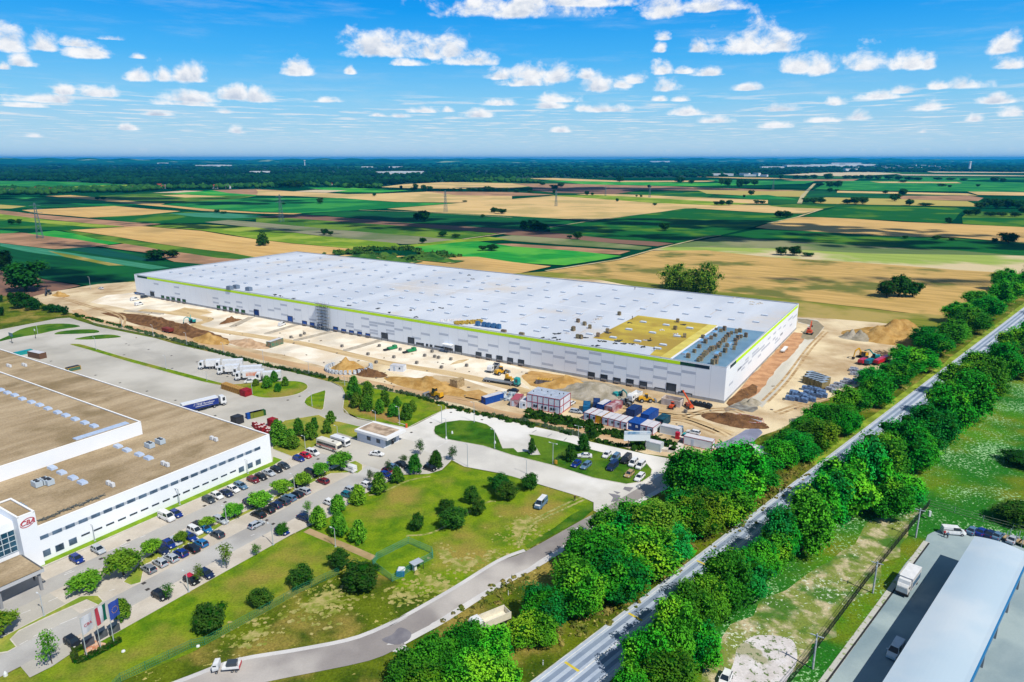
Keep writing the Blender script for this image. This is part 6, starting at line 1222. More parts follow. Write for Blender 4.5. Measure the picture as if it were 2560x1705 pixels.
# ---- site machines
def excavator(q, head, color, label, sc_=1.0, boom=((.6, 0, 1.9), (2.6, 0, 4.0), (4.4, 0, 3.2), (4.9, 0, .9)), z=.02, dark=False):
    t = thing('excavator', label, 'excavator', (*P(q), z), head, None, (sc_,) * 3)
    for s in (-1, 1): part('track', MB().box((0, s * 1.05, .4), (3.4, .55, .7), taper=(.85, 1)).cyl((-1.4, s * 1.05 - .27, .42), (-1.4, s * 1.05 + .27, .42), .38, n=10).cyl((1.4, s * 1.05 - .27, .42), (1.4, s * 1.05 + .27, .42), .38, n=10), CH, t)
    part('body', MB().box((-.7, 0, 1.45), (2.4, 2.3, 1.0), taper=(.92, .94)).box((-1.5, 0, 1.95), (.9, 1.9, .3)), PC[color], t)
    c = part('cab', MB().box((.55, .7, 1.75), (1.3, .95, 1.6), taper=(.85, .9)), CGL, t); obj('cab_roof', MB().box((.5, .7, 2.6), (1.2, .95, .1)).mesh('cab_roof', PC[color]), c)
    a, b, c_, d = [Vector(p) for p in boom]; part('boom', MB().bar(a, b, .34, .5).bar(b, c_, .3, .4), PC[color], t); part('stick', MB().bar(c_, d, .26, .34), PC[color], t)
    part('bucket', MB().box(d + Vector((.1, 0, -.3)), (.8, .9, .7), taper=(.6, 1)), CH, t); return t
def loader(q, head, color, label, sc_=1.0, name='wheel_loader'):
    t = thing(name, label, 'loader', (*P(q), .02), head, None, (sc_,) * 3)
    part('body', MB().box((-1.7, 0, 1.6), (2.6, 1.8, 1.3), taper=(.9, .85)).box((.6, 0, 1.15), (2.2, 1.1, .8)), PC[color], t); c = part('cab', MB().box((-.1, 0, 2.5), (1.3, 1.4, 1.5), taper=(.85, .85)), CGL, t); obj('cab_roof', MB().box((-.1, 0, 3.3), (1.3, 1.4, .12)).mesh('cab_roof', PC[color]), c)
    part('lift_arm', MB().bar((.8, -.5, 1.6), (3.0, -.5, .7), .22, .3).bar((.8, .5, 1.6), (3.0, .5, .7), .22, .3), PC[color], t); part('bucket', MB().box((3.5, 0, .6), (1.0, 2.7, .95), taper=(.6, 1)), PC['grey'], t)
    wheels(t, [(-1.9, -1.1), (-1.9, 1.1), (1.4, -1.1), (1.4, 1.1)], WB2); return t
loader(Cc(1110, 1050), headto(Cc(1190, 1050), Cc(1030, 1010)), 'yellow', 'large yellow wheel loader on the track behind the lime trees', 1.2)
loader(Cc(1925, 760), headto(Cc(1880, 760), Cc(1960, 740)), 'yellow', 'yellow wheel loader beside the raised grey tipper', 1.0)
loader(D(1840, 1100), headto(D(1800, 1090), D(1880, 1090)), 'yellow', 'yellow backhoe loader right of the white tipper', .95, 'backhoe_loader')
loader(D(1600, 1145), headto(D(1560, 1110), D(1680, 1150)), 'grey', 'grey-blue loader in front of the white tipper', .85)
loader(E(200, 1175), RV, 'orange', 'small orange tractor by the concrete chamber at the corner', .7)
t = thing('dozer', 'yellow dozer riding on the low-loader trailer', 'dozer', (*P(Cc(2010, 870)), 1.24), headto(Cc(1750, 830), Cc(2130, 890)))
for s in (-1, 1): part('track', MB().box((0, s * .85, .4), (2.8, .45, .75), taper=(.8, 1)), CH, t)
part('body', MB().box((.2, 0, 1.1), (2.6, 1.2, .9)), PC['yellow'], t); part('cab', MB().box((-.5, 0, 1.95), (1.1, 1.1, 1.0)), PC['yellow'], t); part('blade', MB().box((1.9, 0, .55), (.2, 2.3, .9)), PC['yellow'], t)
excavator(B(205, 135), RV + 2.5, 'turquoise', 'turquoise excavator on the track beside the dark earth bank', .9); excavator(D(1495, 1055), RU + math.pi - .4, 'turquoise', 'turquoise excavator with raised arm beside the grey gravel heap', 1.0)
excavator(E(1880, 270), RV, 'orange', 'orange excavator on the grey gravel loop at the warehouse end', 1.15, ((.6, 0, 1.9), (1.5, 0, 4.8), (2.6, 0, 5.4), (3.4, 0, 3.2)))
excavator(Fq(370, 560), RV + 2.6, 'yellow', 'yellow and black excavator on the right of the site', 1.2); excavator(Fq(525, 575), RU, 'turquoise', 'turquoise machine among the parked plant at right', 1.0)
excavator(T1(445, 1310), RU + 2.5, 'dark grey', 'dark excavator beside the large tree at the far left', 1.2)
excavator(A(2340, 115), RV + 1, 'turquoise', 'small turquoise excavator at the left of the white yard', .8)
# telehandler with raised boom
t = thing('telehandler', 'orange telehandler with its long boom raised by the warehouse corner', 'telehandler', (*P(E(405, 1175)), .02), headto(E(460, 1190), E(330, 1080)))
part('body', MB().box((0, 0, 1.2), (4.2, 1.5, .9), taper=(.9, .9)), PC['orange'], t); part('cab', MB().box((.1, -.8, 2.0), (1.4, .8, 1.3)), CGL, t); part('boom', MB().bar((-2, .3, 2.0), (5.5, .3, 4.6), .4, .45), PC['orange'], t); part('fork', MB().box((5.9, .3, 4.2), (.2, 1.2, .9)), CH, t); wheels(t, [(-1.5, -1), (-1.5, 1), (1.5, -1), (1.5, 1)], WT)
# green work boats / formwork machines on white yard
for q, lb in ((Cc(590, 455), 'green paver machine on the white yard, left of two'), (Cc(825, 485), 'green paver machine on the white yard, right of two')):
    t = thing('paver_machine', lb, 'machine', (*P(q), .02), RV - .2, 'green machines on the white yard')
    part('hopper', MB().box((0, 0, .8), (5, 2.2, .9), taper=(.9, .8)).box((1.5, 0, 1.5), (1.6, 1.8, .5)), PC['green'], t); part('frame', MB().box((-3.4, 0, .5), (2.4, 1.6, .5)), CH, t); wheels(t, [(-2, -1), (-2, 1), (2, -1), (2, 1)], WM)
t = thing('dump_wagon', 'rust red dump wagon on the track at the left', 'wagon', (*P(A(2060, 250)), .02), RU); part('tub', MB().box((0, 0, 1.6), (6, 2.6, 1.6), taper=(1.08, 1.08)), mat('rust_red', S(150, 62, 50), .8, S(110, 50, 40), s=1), t); wheels(t, [(-2, -1.1), (-2, 1.1), (2, -1.1), (2, 1.1)], WT)
# road vehicle at the bottom left: street works truck
t = thing('utility_truck', 'small white flatbed truck with raised frame on the curved road', 'truck', (*P(N(380, 1440)), .04), headto(N(500, 1440), N(260, 1460)))
cab(t, 1.8, 'white', high=2.5, w=2.0, L_=1.7); part('bed', MB().box((-1.2, 0, 1.1), (4.4, 2.1, .4)).bar((-3.2, -.9, 1.3), (-3.2, -.9, 2.3), .1).bar((-3.2, .9, 1.3), (-3.2, .9, 2.3), .1).bar((-3.2, -.9, 2.3), (-3.2, .9, 2.3), .1), PC['white'], t); part('tank', MB().box((-1.4, 0, 1.7), (2.6, 1.5, .8)), PC['dark grey'], t); part('tail_board', MB().box((-3.45, 0, 1.1), (.12, 2.1, .7)), PC['red'], t); t.scale = (.66, .8, .8); wheels(t, [(2.4, -.95), (2.4, .95), (-1.6, -.95), (-1.6, .95), (-2.6, -.95), (-2.6, .95)], WM)
# ================================================================ CABINS AND CONTAINERS
CW = mat('cabin_white', S(236, 240, 246), .6, S(222, 228, 238), s=.4); CR_ = mat('cabin_red_frame', S(178, 34, 54), .6)
mat('door_pale', S(190, 204, 224), .5); mat('cabin_roof', S(220, 216, 220), .6, S(200, 204, 212), s=.5); mat('green_frame', S(70, 110, 90), .6); mat('brown_side', S(110, 80, 60), .7)
def cabin(loc, rz, label, wall=None, frame=None, L_=6.0, w=2.4, h=2.6, doorx=.8, win=True, group=None, name='site_cabin', roof=None):
    """long axis local x; short front at local +x end carries door and window"""
    t = thing(name, label, 'cabin' if 'cabin' in name else 'container', loc, rz, group); wall = wall or CW; frame = frame or CR_
    part('wall', MB().box((0, 0, h / 2 + .05), (L_ - .08, w - .08, h - .1)), wall, t)
    fr = MB()
    for x in (-1, 1):
        for y in (-1, 1): fr.box((x * (L_ / 2 - .06), y * (w / 2 - .06), h / 2), (.14, .14, h))
        for z in (.07, h - .07): fr.box((x * (L_ / 2 - .06), 0, z), (.13, w - .26, .14))
    for y in (-1, 1):
        for z in (.07, h - .07): fr.box((0, y * (w / 2 - .06), z), (L_ - .26, .13, .14))
    part('frame', fr, frame, t); part('roof', MB().box((0, 0, h + .02), (L_ - .3, w - .3, .06)), roof or mat('cabin_roof', S(220, 216, 220), .6, S(200, 204, 212), s=.5), t)
    if win: part('window', MB().box((L_ / 2 - .02, w * .22, h * .58), (.08, .7, .8)), GLASSD, t)
    if doorx: part('door', MB().box((L_ / 2 - .02, -w * .18, h * .42), (.08, .8, 2.0)), mat('door_pale', None), t)
    return t
# two-storey block: 4 x 2 stacked cabins seen broadside -> one thing with parts
b0, b1, b2 = [Vector(P(q)) for q in (D(782, 1255), D(375, 1175), D(915, 1165))]
LA, LB_ = (b1 - b0).length, (b2 - b0).length; ra = math.atan2((b1 - b0).y, (b1 - b0).x)
t = thing('site_office', 'two-storey white site office with dark red frames and metal roof', 'site office', (*b0, 0), ra); hh = 5.4; n = 5
part('wall', MB().box((LA / 2, -LB_ / 2, hh / 2 + .1), (LA - .1, LB_ - .1, hh - .2)), CW, t)
fr = MB(); cw = LA / 6
for k in range(7): fr.box((k * cw, -.03, hh / 2), (.16, .14, hh)); 
for z in (.1, hh / 2, hh - .05): fr.box((LA / 2, -.03, z), (LA, .13, .16)); fr.box((-.03, -LB_ / 2, z), (.13, LB_, .16))
for y in (0, -LB_ * .33, -LB_): fr.box((-.03, y, hh / 2), (.14, .16, hh))
part('frame', fr, CR_, t)
rf = MB()
for k in range(6): rf.box((k * cw + cw / 2, -LB_ / 2, hh + .06), (cw - .12, LB_ - .1, .12))
part('roof', rf, mat('metal_roof', S(206, 214, 226), .4, S(184, 194, 208), s=.4, metal=.2), t)
for q in ((460, 1137), (490, 1142), (560, 1155), (597, 1165), (665, 1180), (697, 1187)):
    u_ = abs((Vector(P(D(q[0], q[1] + 62))) - b0).dot((b1 - b0).normalized())); part('window', MB().box((u_, .04, 1.45), (.7, .1, .9)), GLASSD, t)
part('door', MB().box((cw * .5, .04, 1.15), (.9, .1, 2.1)), mat('door_pale', None), t); part('door', MB().box((-.04, -1.2, 1.15), (.1, .9, 2.1)), mat('door_pale', None), t)
for i, (x, y) in enumerate(((.9, -2), (.75, -3.8), (.55, -3.5), (.35, -1.6), (.2, -3.6), (.1, -4))): part('vent_cowl', MB().cyl((LA * x, y * LB_ / 6, hh), (LA * x, y * LB_ / 6, hh + .5), .18, n=8), DARKM, t)
# row of single cabins, short fronts facing the photographer
rowpts = [D(1105, 1325), D(1180, 1345), D(1253, 1362), D(1330, 1385), D(1405, 1400), D(1480, 1420), D(1558, 1440)]
row_dir = (Vector(P(rowpts[-1])) - Vector(P(rowpts[0]))).normalized(); rr0 = math.atan2(row_dir.y, row_dir.x); dep = Vector((-row_dir.y, row_dir.x)); frz = math.atan2(-dep.y, -dep.x)
stepw = (Vector(P(rowpts[-1])) - Vector(P(rowpts[0]))).length / 6
cn = ['white cabin with open corner at the left end of the cabin row', 'white cabin left of the yellow one in the row', 'bright yellow cabin among the white cabins', 'white cabin directly right of the yellow one', 'white cabin second right of the yellow one', 'white cabin third right of the yellow one', 'white cabin next to the blue container']
for i, q in enumerate(rowpts):
    c = Vector(P(q)) + dep * 3.0; yl = i == 2
    cabin((*c, 0), frz, cn[i], wall=PC['yellow'] if yl else None, frame=PC['yellow'] if yl else None, w=min(2.44, stepw - .04), doorx=0 if yl else .8, win=not yl, group='white site cabins in the row' if not yl else None, name='storage_container' if yl else 'site_cabin')
BLU = mat('container_blue', S(22, 84, 170), .6, S(14, 66, 146), s=.8, row=(0, .2), obj=True); BLD = mat('container_dark_blue', S(24, 60, 120), .6, S(16, 46, 96), s=.8)
c = Vector(P(D(1675, 1455))) + dep * 3.2; t = cabin((*c, 0), frz, 'wide blue container with two small white windows in the cabin row', wall=BLU, frame=BLU, w=4.8, win=False, doorx=0, name='storage_container', roof=BLU)
for y in (-1.2, 1.2): part('window', MB().box((3.0, y, 1.7), (.1, .8, .7)), CW, t)
for i, q in enumerate((D(1795, 1480), D(1875, 1500))): c = Vector(P(q)) + dep * 3.0; cabin((*c, 0), frz, ('white cabin right of the blue container, left one', 'white cabin right of the blue container, right one')[i], w=2.5, group='white site cabins in the row')
for q, lb, wl, L_, w in ((D(1690, 1250), 'dark blue container behind the cabin row', BLD, 6, 3.2), (D(1880, 1300), 'blue container behind the right white cabins', BLU, 8, 3), (D(1320, 1185), 'blue container with pale roof behind the left cabins', BLU, 6, 2.6), (D(1440, 1200), 'dull red container behind the white cabins', mat('dull_red', S(150, 70, 80), .7, S(200, 180, 186), s=.5), 8, 3),
                         (D(2040, 1370), 'teal container at the right end behind the cabins', mat('teal_container', S(20, 84, 106), .6, S(14, 60, 80), s=.6), 6, 3), (D(1110, 1210), 'turquoise blue skip container left of the cabin row', mat('skip_blue', S(24, 110, 160), .6, S(14, 70, 110), s=.5), 6.5, 2.6), (D(1230, 1165), 'dark tank container behind the turquoise skip', BLD, 5, 2.4)):
    c = Vector(P(q)); cabin((*c, 0), frz if 'skip' not in lb else frz + .5, lb, wall=wl, frame=wl, L_=L_, w=w, win=False, doorx=0, name='storage_container', roof=mat('cabin_roof', None) if 'pale' in lb else wl)
cabin((*P(Cc(1820, 1095)), 0), headto(Cc(1900, 1070), Cc(1760, 1110)), 'blue container with pale roof left of the site office', wall=BLU, frame=BLU, L_=8.5, w=2.6, name='storage_container', doorx=0)
cabin((*P(Cc(2120, 1120)), 0), headto(Cc(2190, 1060), Cc(2110, 1150)), 'dark red roofed container against the site office', wall=mat('dull_red', None), frame=mat('dull_red', None), L_=7, w=3, name='storage_container', win=False, roof=mat('dull_red_roof', S(176, 84, 100), .7))
cabin((*P(Cc(2215, 1150)), 0), headto(Cc(2190, 1060), Cc(2110, 1150)), 'white shed between the red container and site office', frame=CW, L_=6, w=2.4)
cabin((*P(B(1215, 410)), 0), RV + .15, 'green mesh-sided container alone on the pale yard', wall=mat('container_green', S(84, 130, 104), .7, S(150, 120, 96), s=.6), frame=mat('green_frame', S(70, 110, 90), .6), L_=8.5, w=2.6, h=2.8, name='storage_container', win=False, doorx=0)
cabin((*P(Cc(665, 715)), 0), RU + math.pi / 2 + .3, 'small white cabin beside the rubble near the sack ring', frame=CW, L_=3.2, w=6.0, h=2.5)
cabin((*P(D(2140, 1490)), 0), RU + math.pi, 'pale grey cabin beside the green van near the exit', wall=mat('pale_grey_wall', S(206, 214, 218), .6), frame=CW, L_=6.5, w=2.6, win=False)
cabin((*P(K(230, 270)), 0), RU + math.pi * .5, 'white cabin with dark windows half hidden by roadside trees', frame=CR_, L_=2.8, w=9, h=2.9, win=False)
t = cabin((*P(K(950, 440)), 0), RU + math.pi * .5, 'white flat-roofed booth among the roadside trees', frame=CW, L_=5, w=8, h=3.4, win=False); t.location.z = .2
cabin((*P(J(1745, 310)), 0), RU + math.pi * .5, 'small white kiosk with grey shutters by the road', frame=CW, wall=mat('kiosk_grey', S(190, 204, 204), .6), L_=2.6, w=4.8, h=2.6, win=False, doorx=0)
cabin((*P(A(460, 555)), 0), RU + .1, 'brown-sided grey container beyond the factory roof edge', wall=mat('brown_side', S(110, 80, 60), .7), frame=mat('brown_side', None), L_=9, w=3, win=False, doorx=0, name='storage_container', roof=mat('cabin_roof', None))
cabin((*P(A(290, 515)), 0), RV, 'flat turquoise skip beyond the factory roof edge', wall=PC['turquoise'], frame=PC['turquoise'], L_=7, w=2.4, h=1.5, win=False, doorx=0, name='skip', roof=PC['turquoise'])
cabin((*P(A(900, 715)), 0), RV, 'dark green skip beside the factory roof edge', wall=mat('green_frame', None), frame=PC['yellow'], L_=5, w=2.6, h=1.7, win=False, doorx=0, name='skip', roof=DARKM)
for q, lb, m in ((B(945, 1290), 'blue waste skip on the grey yard, left of three', BLU), (B(985, 1283), 'olive waste skip on the grey yard, middle of three', mat('skip_olive', S(120, 130, 40), .7)), (B(1015, 1275), 'dark green waste skip on the grey yard, right of three', mat('skip_green', S(34, 84, 40), .7))):
    cabin((*P(q), 0), RU + 1.3, lb, wall=m, frame=m, L_=4.5, w=1.7, h=1.9, win=False, doorx=0, name='skip', roof=m, group='skips on the grey yard')
cabin((*P(B(755, 1360)), 0), RU, 'dark compactor beside the factory roof corner', wall=DARKM, frame=DARKM, L_=3, w=3, h=2.6, win=False, doorx=0, name='compactor', roof=DARKM)
# crate stacks: timber + red block by the island
h0 = headto(B(590, 930), B(860, 1010)); WD = mat('timber_crate', S(206, 162, 84), .8, S(140, 96, 44), s=1.2, obj=True); RC = mat('red_crate', S(170, 26, 42), .7, S(130, 18, 30), s=1.5, obj=True)
a, b = Vector(P(B(600, 935))), Vector(P(B(815, 1005))); n = 9
for i in range(n):
    p = a.lerp(b, i / (n - 1)); single('crate_stack', MB().box((0, 0, .55), ((b - a).length / n - .08, 2.4, 1.1)).box((0, 0, 1.7), ((b - a).length / n - .14, 2.3, 1.06)), WD, f'yellow-brown timber crate stack in the long row, {ordn(i)} from the left', 'crate stack', 'timber crates on the yard edge', (*p, .02), h0)
p = Vector(P(B(860, 1020))); single('crate_stack', MB().box((0, 0, 1.25), (3.2, 3.0, 2.5)), RC, 'red crate block at the right end of the timber row', 'crate stack', None, (*p, .02), h0)
k = 0
for i in range(7):
    for j in range(4):
        q = B(960 + 34 * i + 12 * j, 1400 + 16 * i + 14 * j - 20 * (i == 3)); hgt_ = R.choice((.9, 1.4, 1.9)); k += 1
        m = MB().box((0, 0, hgt_ / 2), (1.2, 1.0, hgt_)); m.mat(1).box((0, 0, hgt_ + .03), (.9, .7, .06))
        single('bottle_crate', m, [RC, mat('crate_top_pale', S(226, 206, 206), .7)], f'red drinks crate stack behind the factory corner, {ordn(k - 1)} from the back left', 'crate stack', 'red crate stacks at the factory corner', (*P(q), .02), h0 + R.uniform(-.2, .2))
single('crate_stack', MB().box((0, 0, 1.3), (3, 2.2, 2.6)), mat('red_crate', None), 'tall dark red crate stack right of the low red ones', 'crate stack', None, (*P(B(1190, 1395)), .02), h0)
# white sack ring round the sand cone
ring = []
cx_, cy_ = P(B(2120, 700)); SK = mat('sack_white', S(226, 232, 238), .7, S(160, 170, 180), s=2, obj=True)
sack = MB().box((0, 0, .8), (1.3, 1.2, 1.6), taper=(.9, .9)).mesh('sack', SK); k = 0
for i in range(22):
    th = math.radians(-215 + i * 11.5); x, y = cx_ + 9.4 * math.cos(th), cy_ + 7.4 * math.sin(th); k += 1
    tag(obj('sand_sack', sack, None, (x, y, .02), th), f'white bulk sack in the curved wall round the sand cone, {ordn(k - 1)} counted clockwise', 'sack', 'white sacks round the sand cone')
# grey concrete block dots over the yard
blk = MB().box((0, 0, .6), (1.1, 1.1, 1.2)).mesh('block', mat('block_grey', S(160, 156, 150), .9, S(96, 92, 88), s=2, obj=True))
for i, q in enumerate(sorted([Cc(435, 425), Cc(295, 528), Cc(612, 565), Cc(892, 635), Cc(1195, 690), Cc(990, 545), Cc(1112, 558), Cc(1160, 570), Cc(1310, 590), Cc(1503, 668), Cc(395, 628), Cc(1080, 495), Cc(690, 470), B(2035, 430), B(1410, 320), B(1575, 275), B(1530, 300), D(1140, 1290), E(360, 1235)])):
    tag(obj('concrete_block', blk, None, (*P(q), .02), RU), f'small grey concrete block on the site yard, {ordn(i)} from the left', 'block', 'grey blocks dotted over the white yard')
# stacked material
CGM = mat('cage_grey', S(132, 126, 130), .7, S(90, 86, 94), s=2.5, obj=True); BR = mat('cardboard_tan', S(196, 172, 130), .8, S(150, 126, 90), s=1.2, obj=True)
for i in range(6): p = Vector(P(D(520, 870))).lerp(Vector(P(D(670, 885))), i / 5); t = single('cage_pallet', MB().mat(0).box((0, 0, .9), (1.5, 3.0, 1.8)).mat(1).box((0, 0, 1.85), (1.2, 2.4, .2)), [CGM, PC['yellow']], f'grey caged pallet with yellow top on the brown earth, {ordn(i)} from the left', 'pallet', 'caged pallets on the earth', (*p, .02), headto(D(520, 870), D(670, 885)))
for i, q in enumerate((Cc(1345, 915), Cc(1385, 925), Cc(1430, 905))): single('board_stack', MB().box((0, 0, 1.6), (1.9, 2.4, 3.2)), BR, f'tall tan board stack beside the track, {ordn(i)} of three', 'stack', 'tan board stacks', (*P(q), .02), RU)
gbs = [E(1640, 1075), E(1690, 1010), E(1740, 1085), E(1800, 1100), E(1850, 1070), E(1720, 1030), E(1790, 1040), E(1860, 1010), E(1920, 1030), E(1980, 1040), E(1900, 960), E(1960, 975), E(2020, 1000), E(1840, 955), E(2040, 1040), E(1900, 1090)]
PL = mat('plastic_blue_grey', S(116, 148, 190), .5, S(76, 96, 134), s=1.2, obj=True)
for i, q in enumerate(sorted(gbs)): single('block_pallet', MB().box((0, 0, .7), (3.2, 2.0, 1.4)).box((.2, 0, 1.5), (2.6, 1.7, .2)), PL, f'blue-grey wrapped block stack near the trees right of the haul road, {ordn(i)} from the left', 'pallet', 'blue-grey block stacks', (*P(q), .02), RU + R.uniform(-.1, .1))
a, b = Vector(P(E(1860, 870))), Vector(P(E(2030, 935)))
for i in range(5):
    for j in range(3):
        p = a.lerp(b, i / 4) + V.xy * j * 3.4; single('brick_pallet', MB().mat(0).box((0, 0, 1.4), (2.6, 3.1, 2.8)).mat(1).box((0, 0, 2.83), (2.5, 3.0, .06)), [mat('brick_side', S(150, 136, 96), .9, S(110, 100, 70), s=1, obj=True), mat('wrap_grey', S(150, 166, 184), .5)], f'tall grey-topped brick pallet in the block, row {ordn(j)}, {ordn(i)} from the left', 'pallet', 'grey-topped brick pallets', (*p, .02), math.atan2((b - a).y, (b - a).x))
for i, q in enumerate(sorted([E(2130, 960), E(2180, 930), E(2240, 900), E(2300, 880), E(2340, 850), E(2200, 990), E(2280, 930), Fq(275, 730), Fq(280, 770), Fq(270, 710), Fq(340, 800), Fq(390, 740), Fq(300, 850), Fq(350, 850), Fq(240, 870), Fq(180, 880)])):
    single('panel_stack', MB().box((0, 0, .5), (R.uniform(2.5, 4.5), 1.6, 1.0)).box((.2, .1, 1.15), (2.2, 1.2, .25)), mat('panel_stack_grey', S(184, 190, 204), .6, S(110, 116, 134), s=1.4, obj=True), f'pale grey panel stack by the tree belt at right, {ordn(i)} from the left', 'stack', 'panel stacks by the tree belt', (*P(q), .02), RU + R.uniform(-.3, .3))
for q, c_, lb, L_ in ((Fq(450, 640), 'teal', 'teal machine frame in the plant cluster at right', 6), (Fq(640, 605), 'red', 'red roofed trailer in the plant cluster at right', 9), (Fq(370, 635), 'red', 'low red trailer left in the plant cluster', 5), (Fq(560, 640), 'red', 'red hopper trailer in the middle of the plant cluster', 5)):
    t = thing('site_trailer', lb, 'trailer', (*P(q), .02), RV - .3); part('body', MB().box((0, 0, 1.6), (L_, 2.4, 1.4), taper=(.95, .8)), PC[c_], t); part('chassis', MB().box((0, 0, .8), (L_ + 1, 1.4, .25)), CH, t); wheels(t, [(-1.5, -1.1), (-1.5, 1.1), (1.5, -1.1), (1.5, 1.1)], WM)
mb = MB()
for i in range(34): q = Fq(600 + R.uniform(0, 150), 490 + R.uniform(0, 60)); x, y = P(q); a = R.uniform(0, 3); mb.bar((x, y, .2), (x + 3 * math.cos(a), y + 3 * math.sin(a), .5), .2)
tag(obj('scrap_pile', mb.mesh('p', mat('scrap_brown', S(120, 96, 76), .9))), 'brown scrap metal pile beside the red trailer', 'scrap')
# concrete chamber at the corner, pipes, black tanks, pit
t = thing('concrete_chamber', 'pale open concrete chamber by the warehouse corner', 'chamber', (*P(E(200, 1130)), 0), RU); part('wall', MB().box((0, 2, 1.2), (7, .3, 2.4)).box((0, -2, 1.2), (7, .3, 2.4)).box((-3.4, 0, 1.2), (.3, 3.7, 2.4)).box((3.4, 0, 1.2), (.3, 3.7, 2.4)), mat('pale_concrete', S(216, 204, 198), .9, S(190, 176, 168), s=.6), t)
for i, (x, y) in enumerate(((480, 1120), (530, 1130), (580, 1140), (630, 1150), (655, 1160))): single('black_tank', MB().cyl((0, -1, .8), (0, 1, .8), .8, n=14).cyl((0, 0, 1.5), (0, 0, 1.8), .25, n=8), mat('black_plastic', S(26, 38, 50), .4), f'black plastic tank in the row by the corner, {ordn(i)} from the left', 'tank', 'black tanks', (*P(E(x, y + 20)), .02), RU)
t = thing('excavation_pit', 'shored pit with red and white barrier tape', 'pit', (*P(E(1110, 1330)), 0), RU)
part('floor', MB().box((0, 0, .06), (9, 5, .1)), mat('pit_slab', S(196, 200, 212), .8, S(150, 150, 160), s=.6), t); mb = MB()
for i in range(12): a = i / 12 * 2 * math.pi; b_ = (i + 1) / 12 * 2 * math.pi; mb.bar((5.6 * math.cos(a), 3.4 * math.sin(a), .9), (5.6 * math.cos(b_), 3.4 * math.sin(b_), .9), .12); mb.cyl((5.6 * math.cos(a), 3.4 * math.sin(a), 0), (5.6 * math.cos(a), 3.4 * math.sin(a), 1.1), .05, n=5)
part('barrier', mb, mat('tape_red', S(210, 80, 80), .6, S(240, 230, 230), s=1.2), t)
t = thing('white_trailer', 'white flat trailer on the haul road beside the warehouse', 'trailer', (*P(E(1570, 475)), .02), RV); part('bed', MB().box((0, 0, .9), (9, 1.6, .5)), PC['white'], t); wheels(t, [(-3, -.7), (-3, .7), (3, -.7), (3, .7)], WM)
single('red_tank', MB().box((0, 0, 1.1), (1.2, 1.2, 2.2)), PC['red'], 'upright dark red booth near the site exit', 'booth', None, (*P(D(2222, 1550)), 0), RU)
for i, (q, w_) in enumerate(((J(1900, 330), 5), (J(1960, 320), 4), (J(2010, 300), 6), (J(2040, 330), 4), (J(2110, 190), 4))): single('concrete_slab', MB().box((0, 0, .4), (w_, 2, .8)), mat('slab_pale', S(232, 226, 216), .9, S(206, 196, 184), s=.7), f'white concrete slab lying beside the kiosk, {ordn(i)} from the left', 'slab', 'slabs beside the kiosk', (*P(q), .0), R.uniform(0, 3))
# rubbish beside containers
mb = MB()
for i in range(60): x, y = P(Cc(1900 + R.uniform(0, 200), 1000 + R.uniform(0, 90))); mb.box((x, y, .4), (R.uniform(.5, 2), R.uniform(.4, 1), R.uniform(.3, 1.1)), R.uniform(0, 3))
tag(obj('material_pile', mb.mesh('p', mat('pile_white', S(216, 226, 232), .6, S(110, 130, 150), s=.8))), 'pile of white and blue-grey materials behind the blue container', 'pile')
# ================================================================ POLES, SIGNS, FLAGS, FENCES
POLE = mat('pole_grey', S(196, 204, 210), .5, metal=.2); HEADM = mat('lamp_head', S(226, 230, 232), .4)
lampT = {}
def lamp(fn, x, yb, yt, label, group='street lamps', double=False, rz=None):
    b = fn(x, yb); h = hgt(b, fn(x, yt)[1]); h = max(3.5, min(h, 12)); k = 'd' if double else 's'
    if k not in lampT:
        t = thing('street_lamp', label, 'street lamp', (*P(b), 0), rz if rz is not None else RU, group, (1, 1, h / 6)); part('pole', MB().cyl((0, 0, 0), (0, 0, 6), .11, .07, 8).box((0, 0, .1), (.4, .4, .2)), POLE, t)
        part('arm', MB().bar((0, 0, 5.95), (1.0, 0, 6.05), .07) if not double else MB().bar((-1, 0, 6.0), (1, 0, 6.0), .07), POLE, t)
        for s in ((1,) if not double else (-1, 1)): part('lamp_head', MB().box((s * 1.15, 0, 6.03), (.6, .26, .12), taper=(.8, .7)), HEADM, t)
        lampT[k] = t
    else: clone(lampT[k], P(b), rz if rz is not None else RU, label, 'street lamp', group, (1, 1, h / 6))
LL = [('at the drive beside the gatehouse trees', Cc, [(680, 1380, 1165), (390, 1375, 1215)]), ('at the loop lawn', Cc, [(1198, 1365, 1150), (1253, 1530, 1310), (1595, 1350, 1110)]), ('along the access road', I, [(1845, 300, 70), (1515, 520, 250), (2235, 610, 440)]), ('along the site fence in front of the sack ring', B, [(585, 510, 380), (1075, 640, 470), (1630, 765, 610), (2068, 900, 800)]),
      ('on the lorry yard islands', B, [(380, 840, 800), (935, 1000, 830), (1668, 1155, 990)]), ('on the upper left yard', A, [(1180, 465, 310), (2040, 700, 535)]), ('along the fence at the upper left', A, [(1500, 210, 80), (1880, 300, 160), (2290, 400, 255), (465, 275, 140)]), ('against the white factory wall', Hh, [(45, 985, 800), (885, 610, 440)]), ('beside the near factory wall', G, [(1165, 1435, 1240), (2205, 990, 800)]),
      ('on the parking median', Hh, [(625, 1230, 1015), (1455, 810, 620), (1635, 1230, 1110)]), ('near the buses', Hh, [(1585, 300, 150), (1980, 150, 35)]), ('on the lawn below the parking', Hh, [(1190, 1480, 1230), (1955, 1505, 1280)]), ('at the near end of the parking', M, [(475, 860, 630), (2028, 600, 390)])]
for place, fn, lst in LL:
    for i, (x, yb, yt) in enumerate(sorted(lst)): lamp(fn, x, yb, yt, f'slim lamp {place}, {ordn(i)} from the left', group='slim grey street lamps')
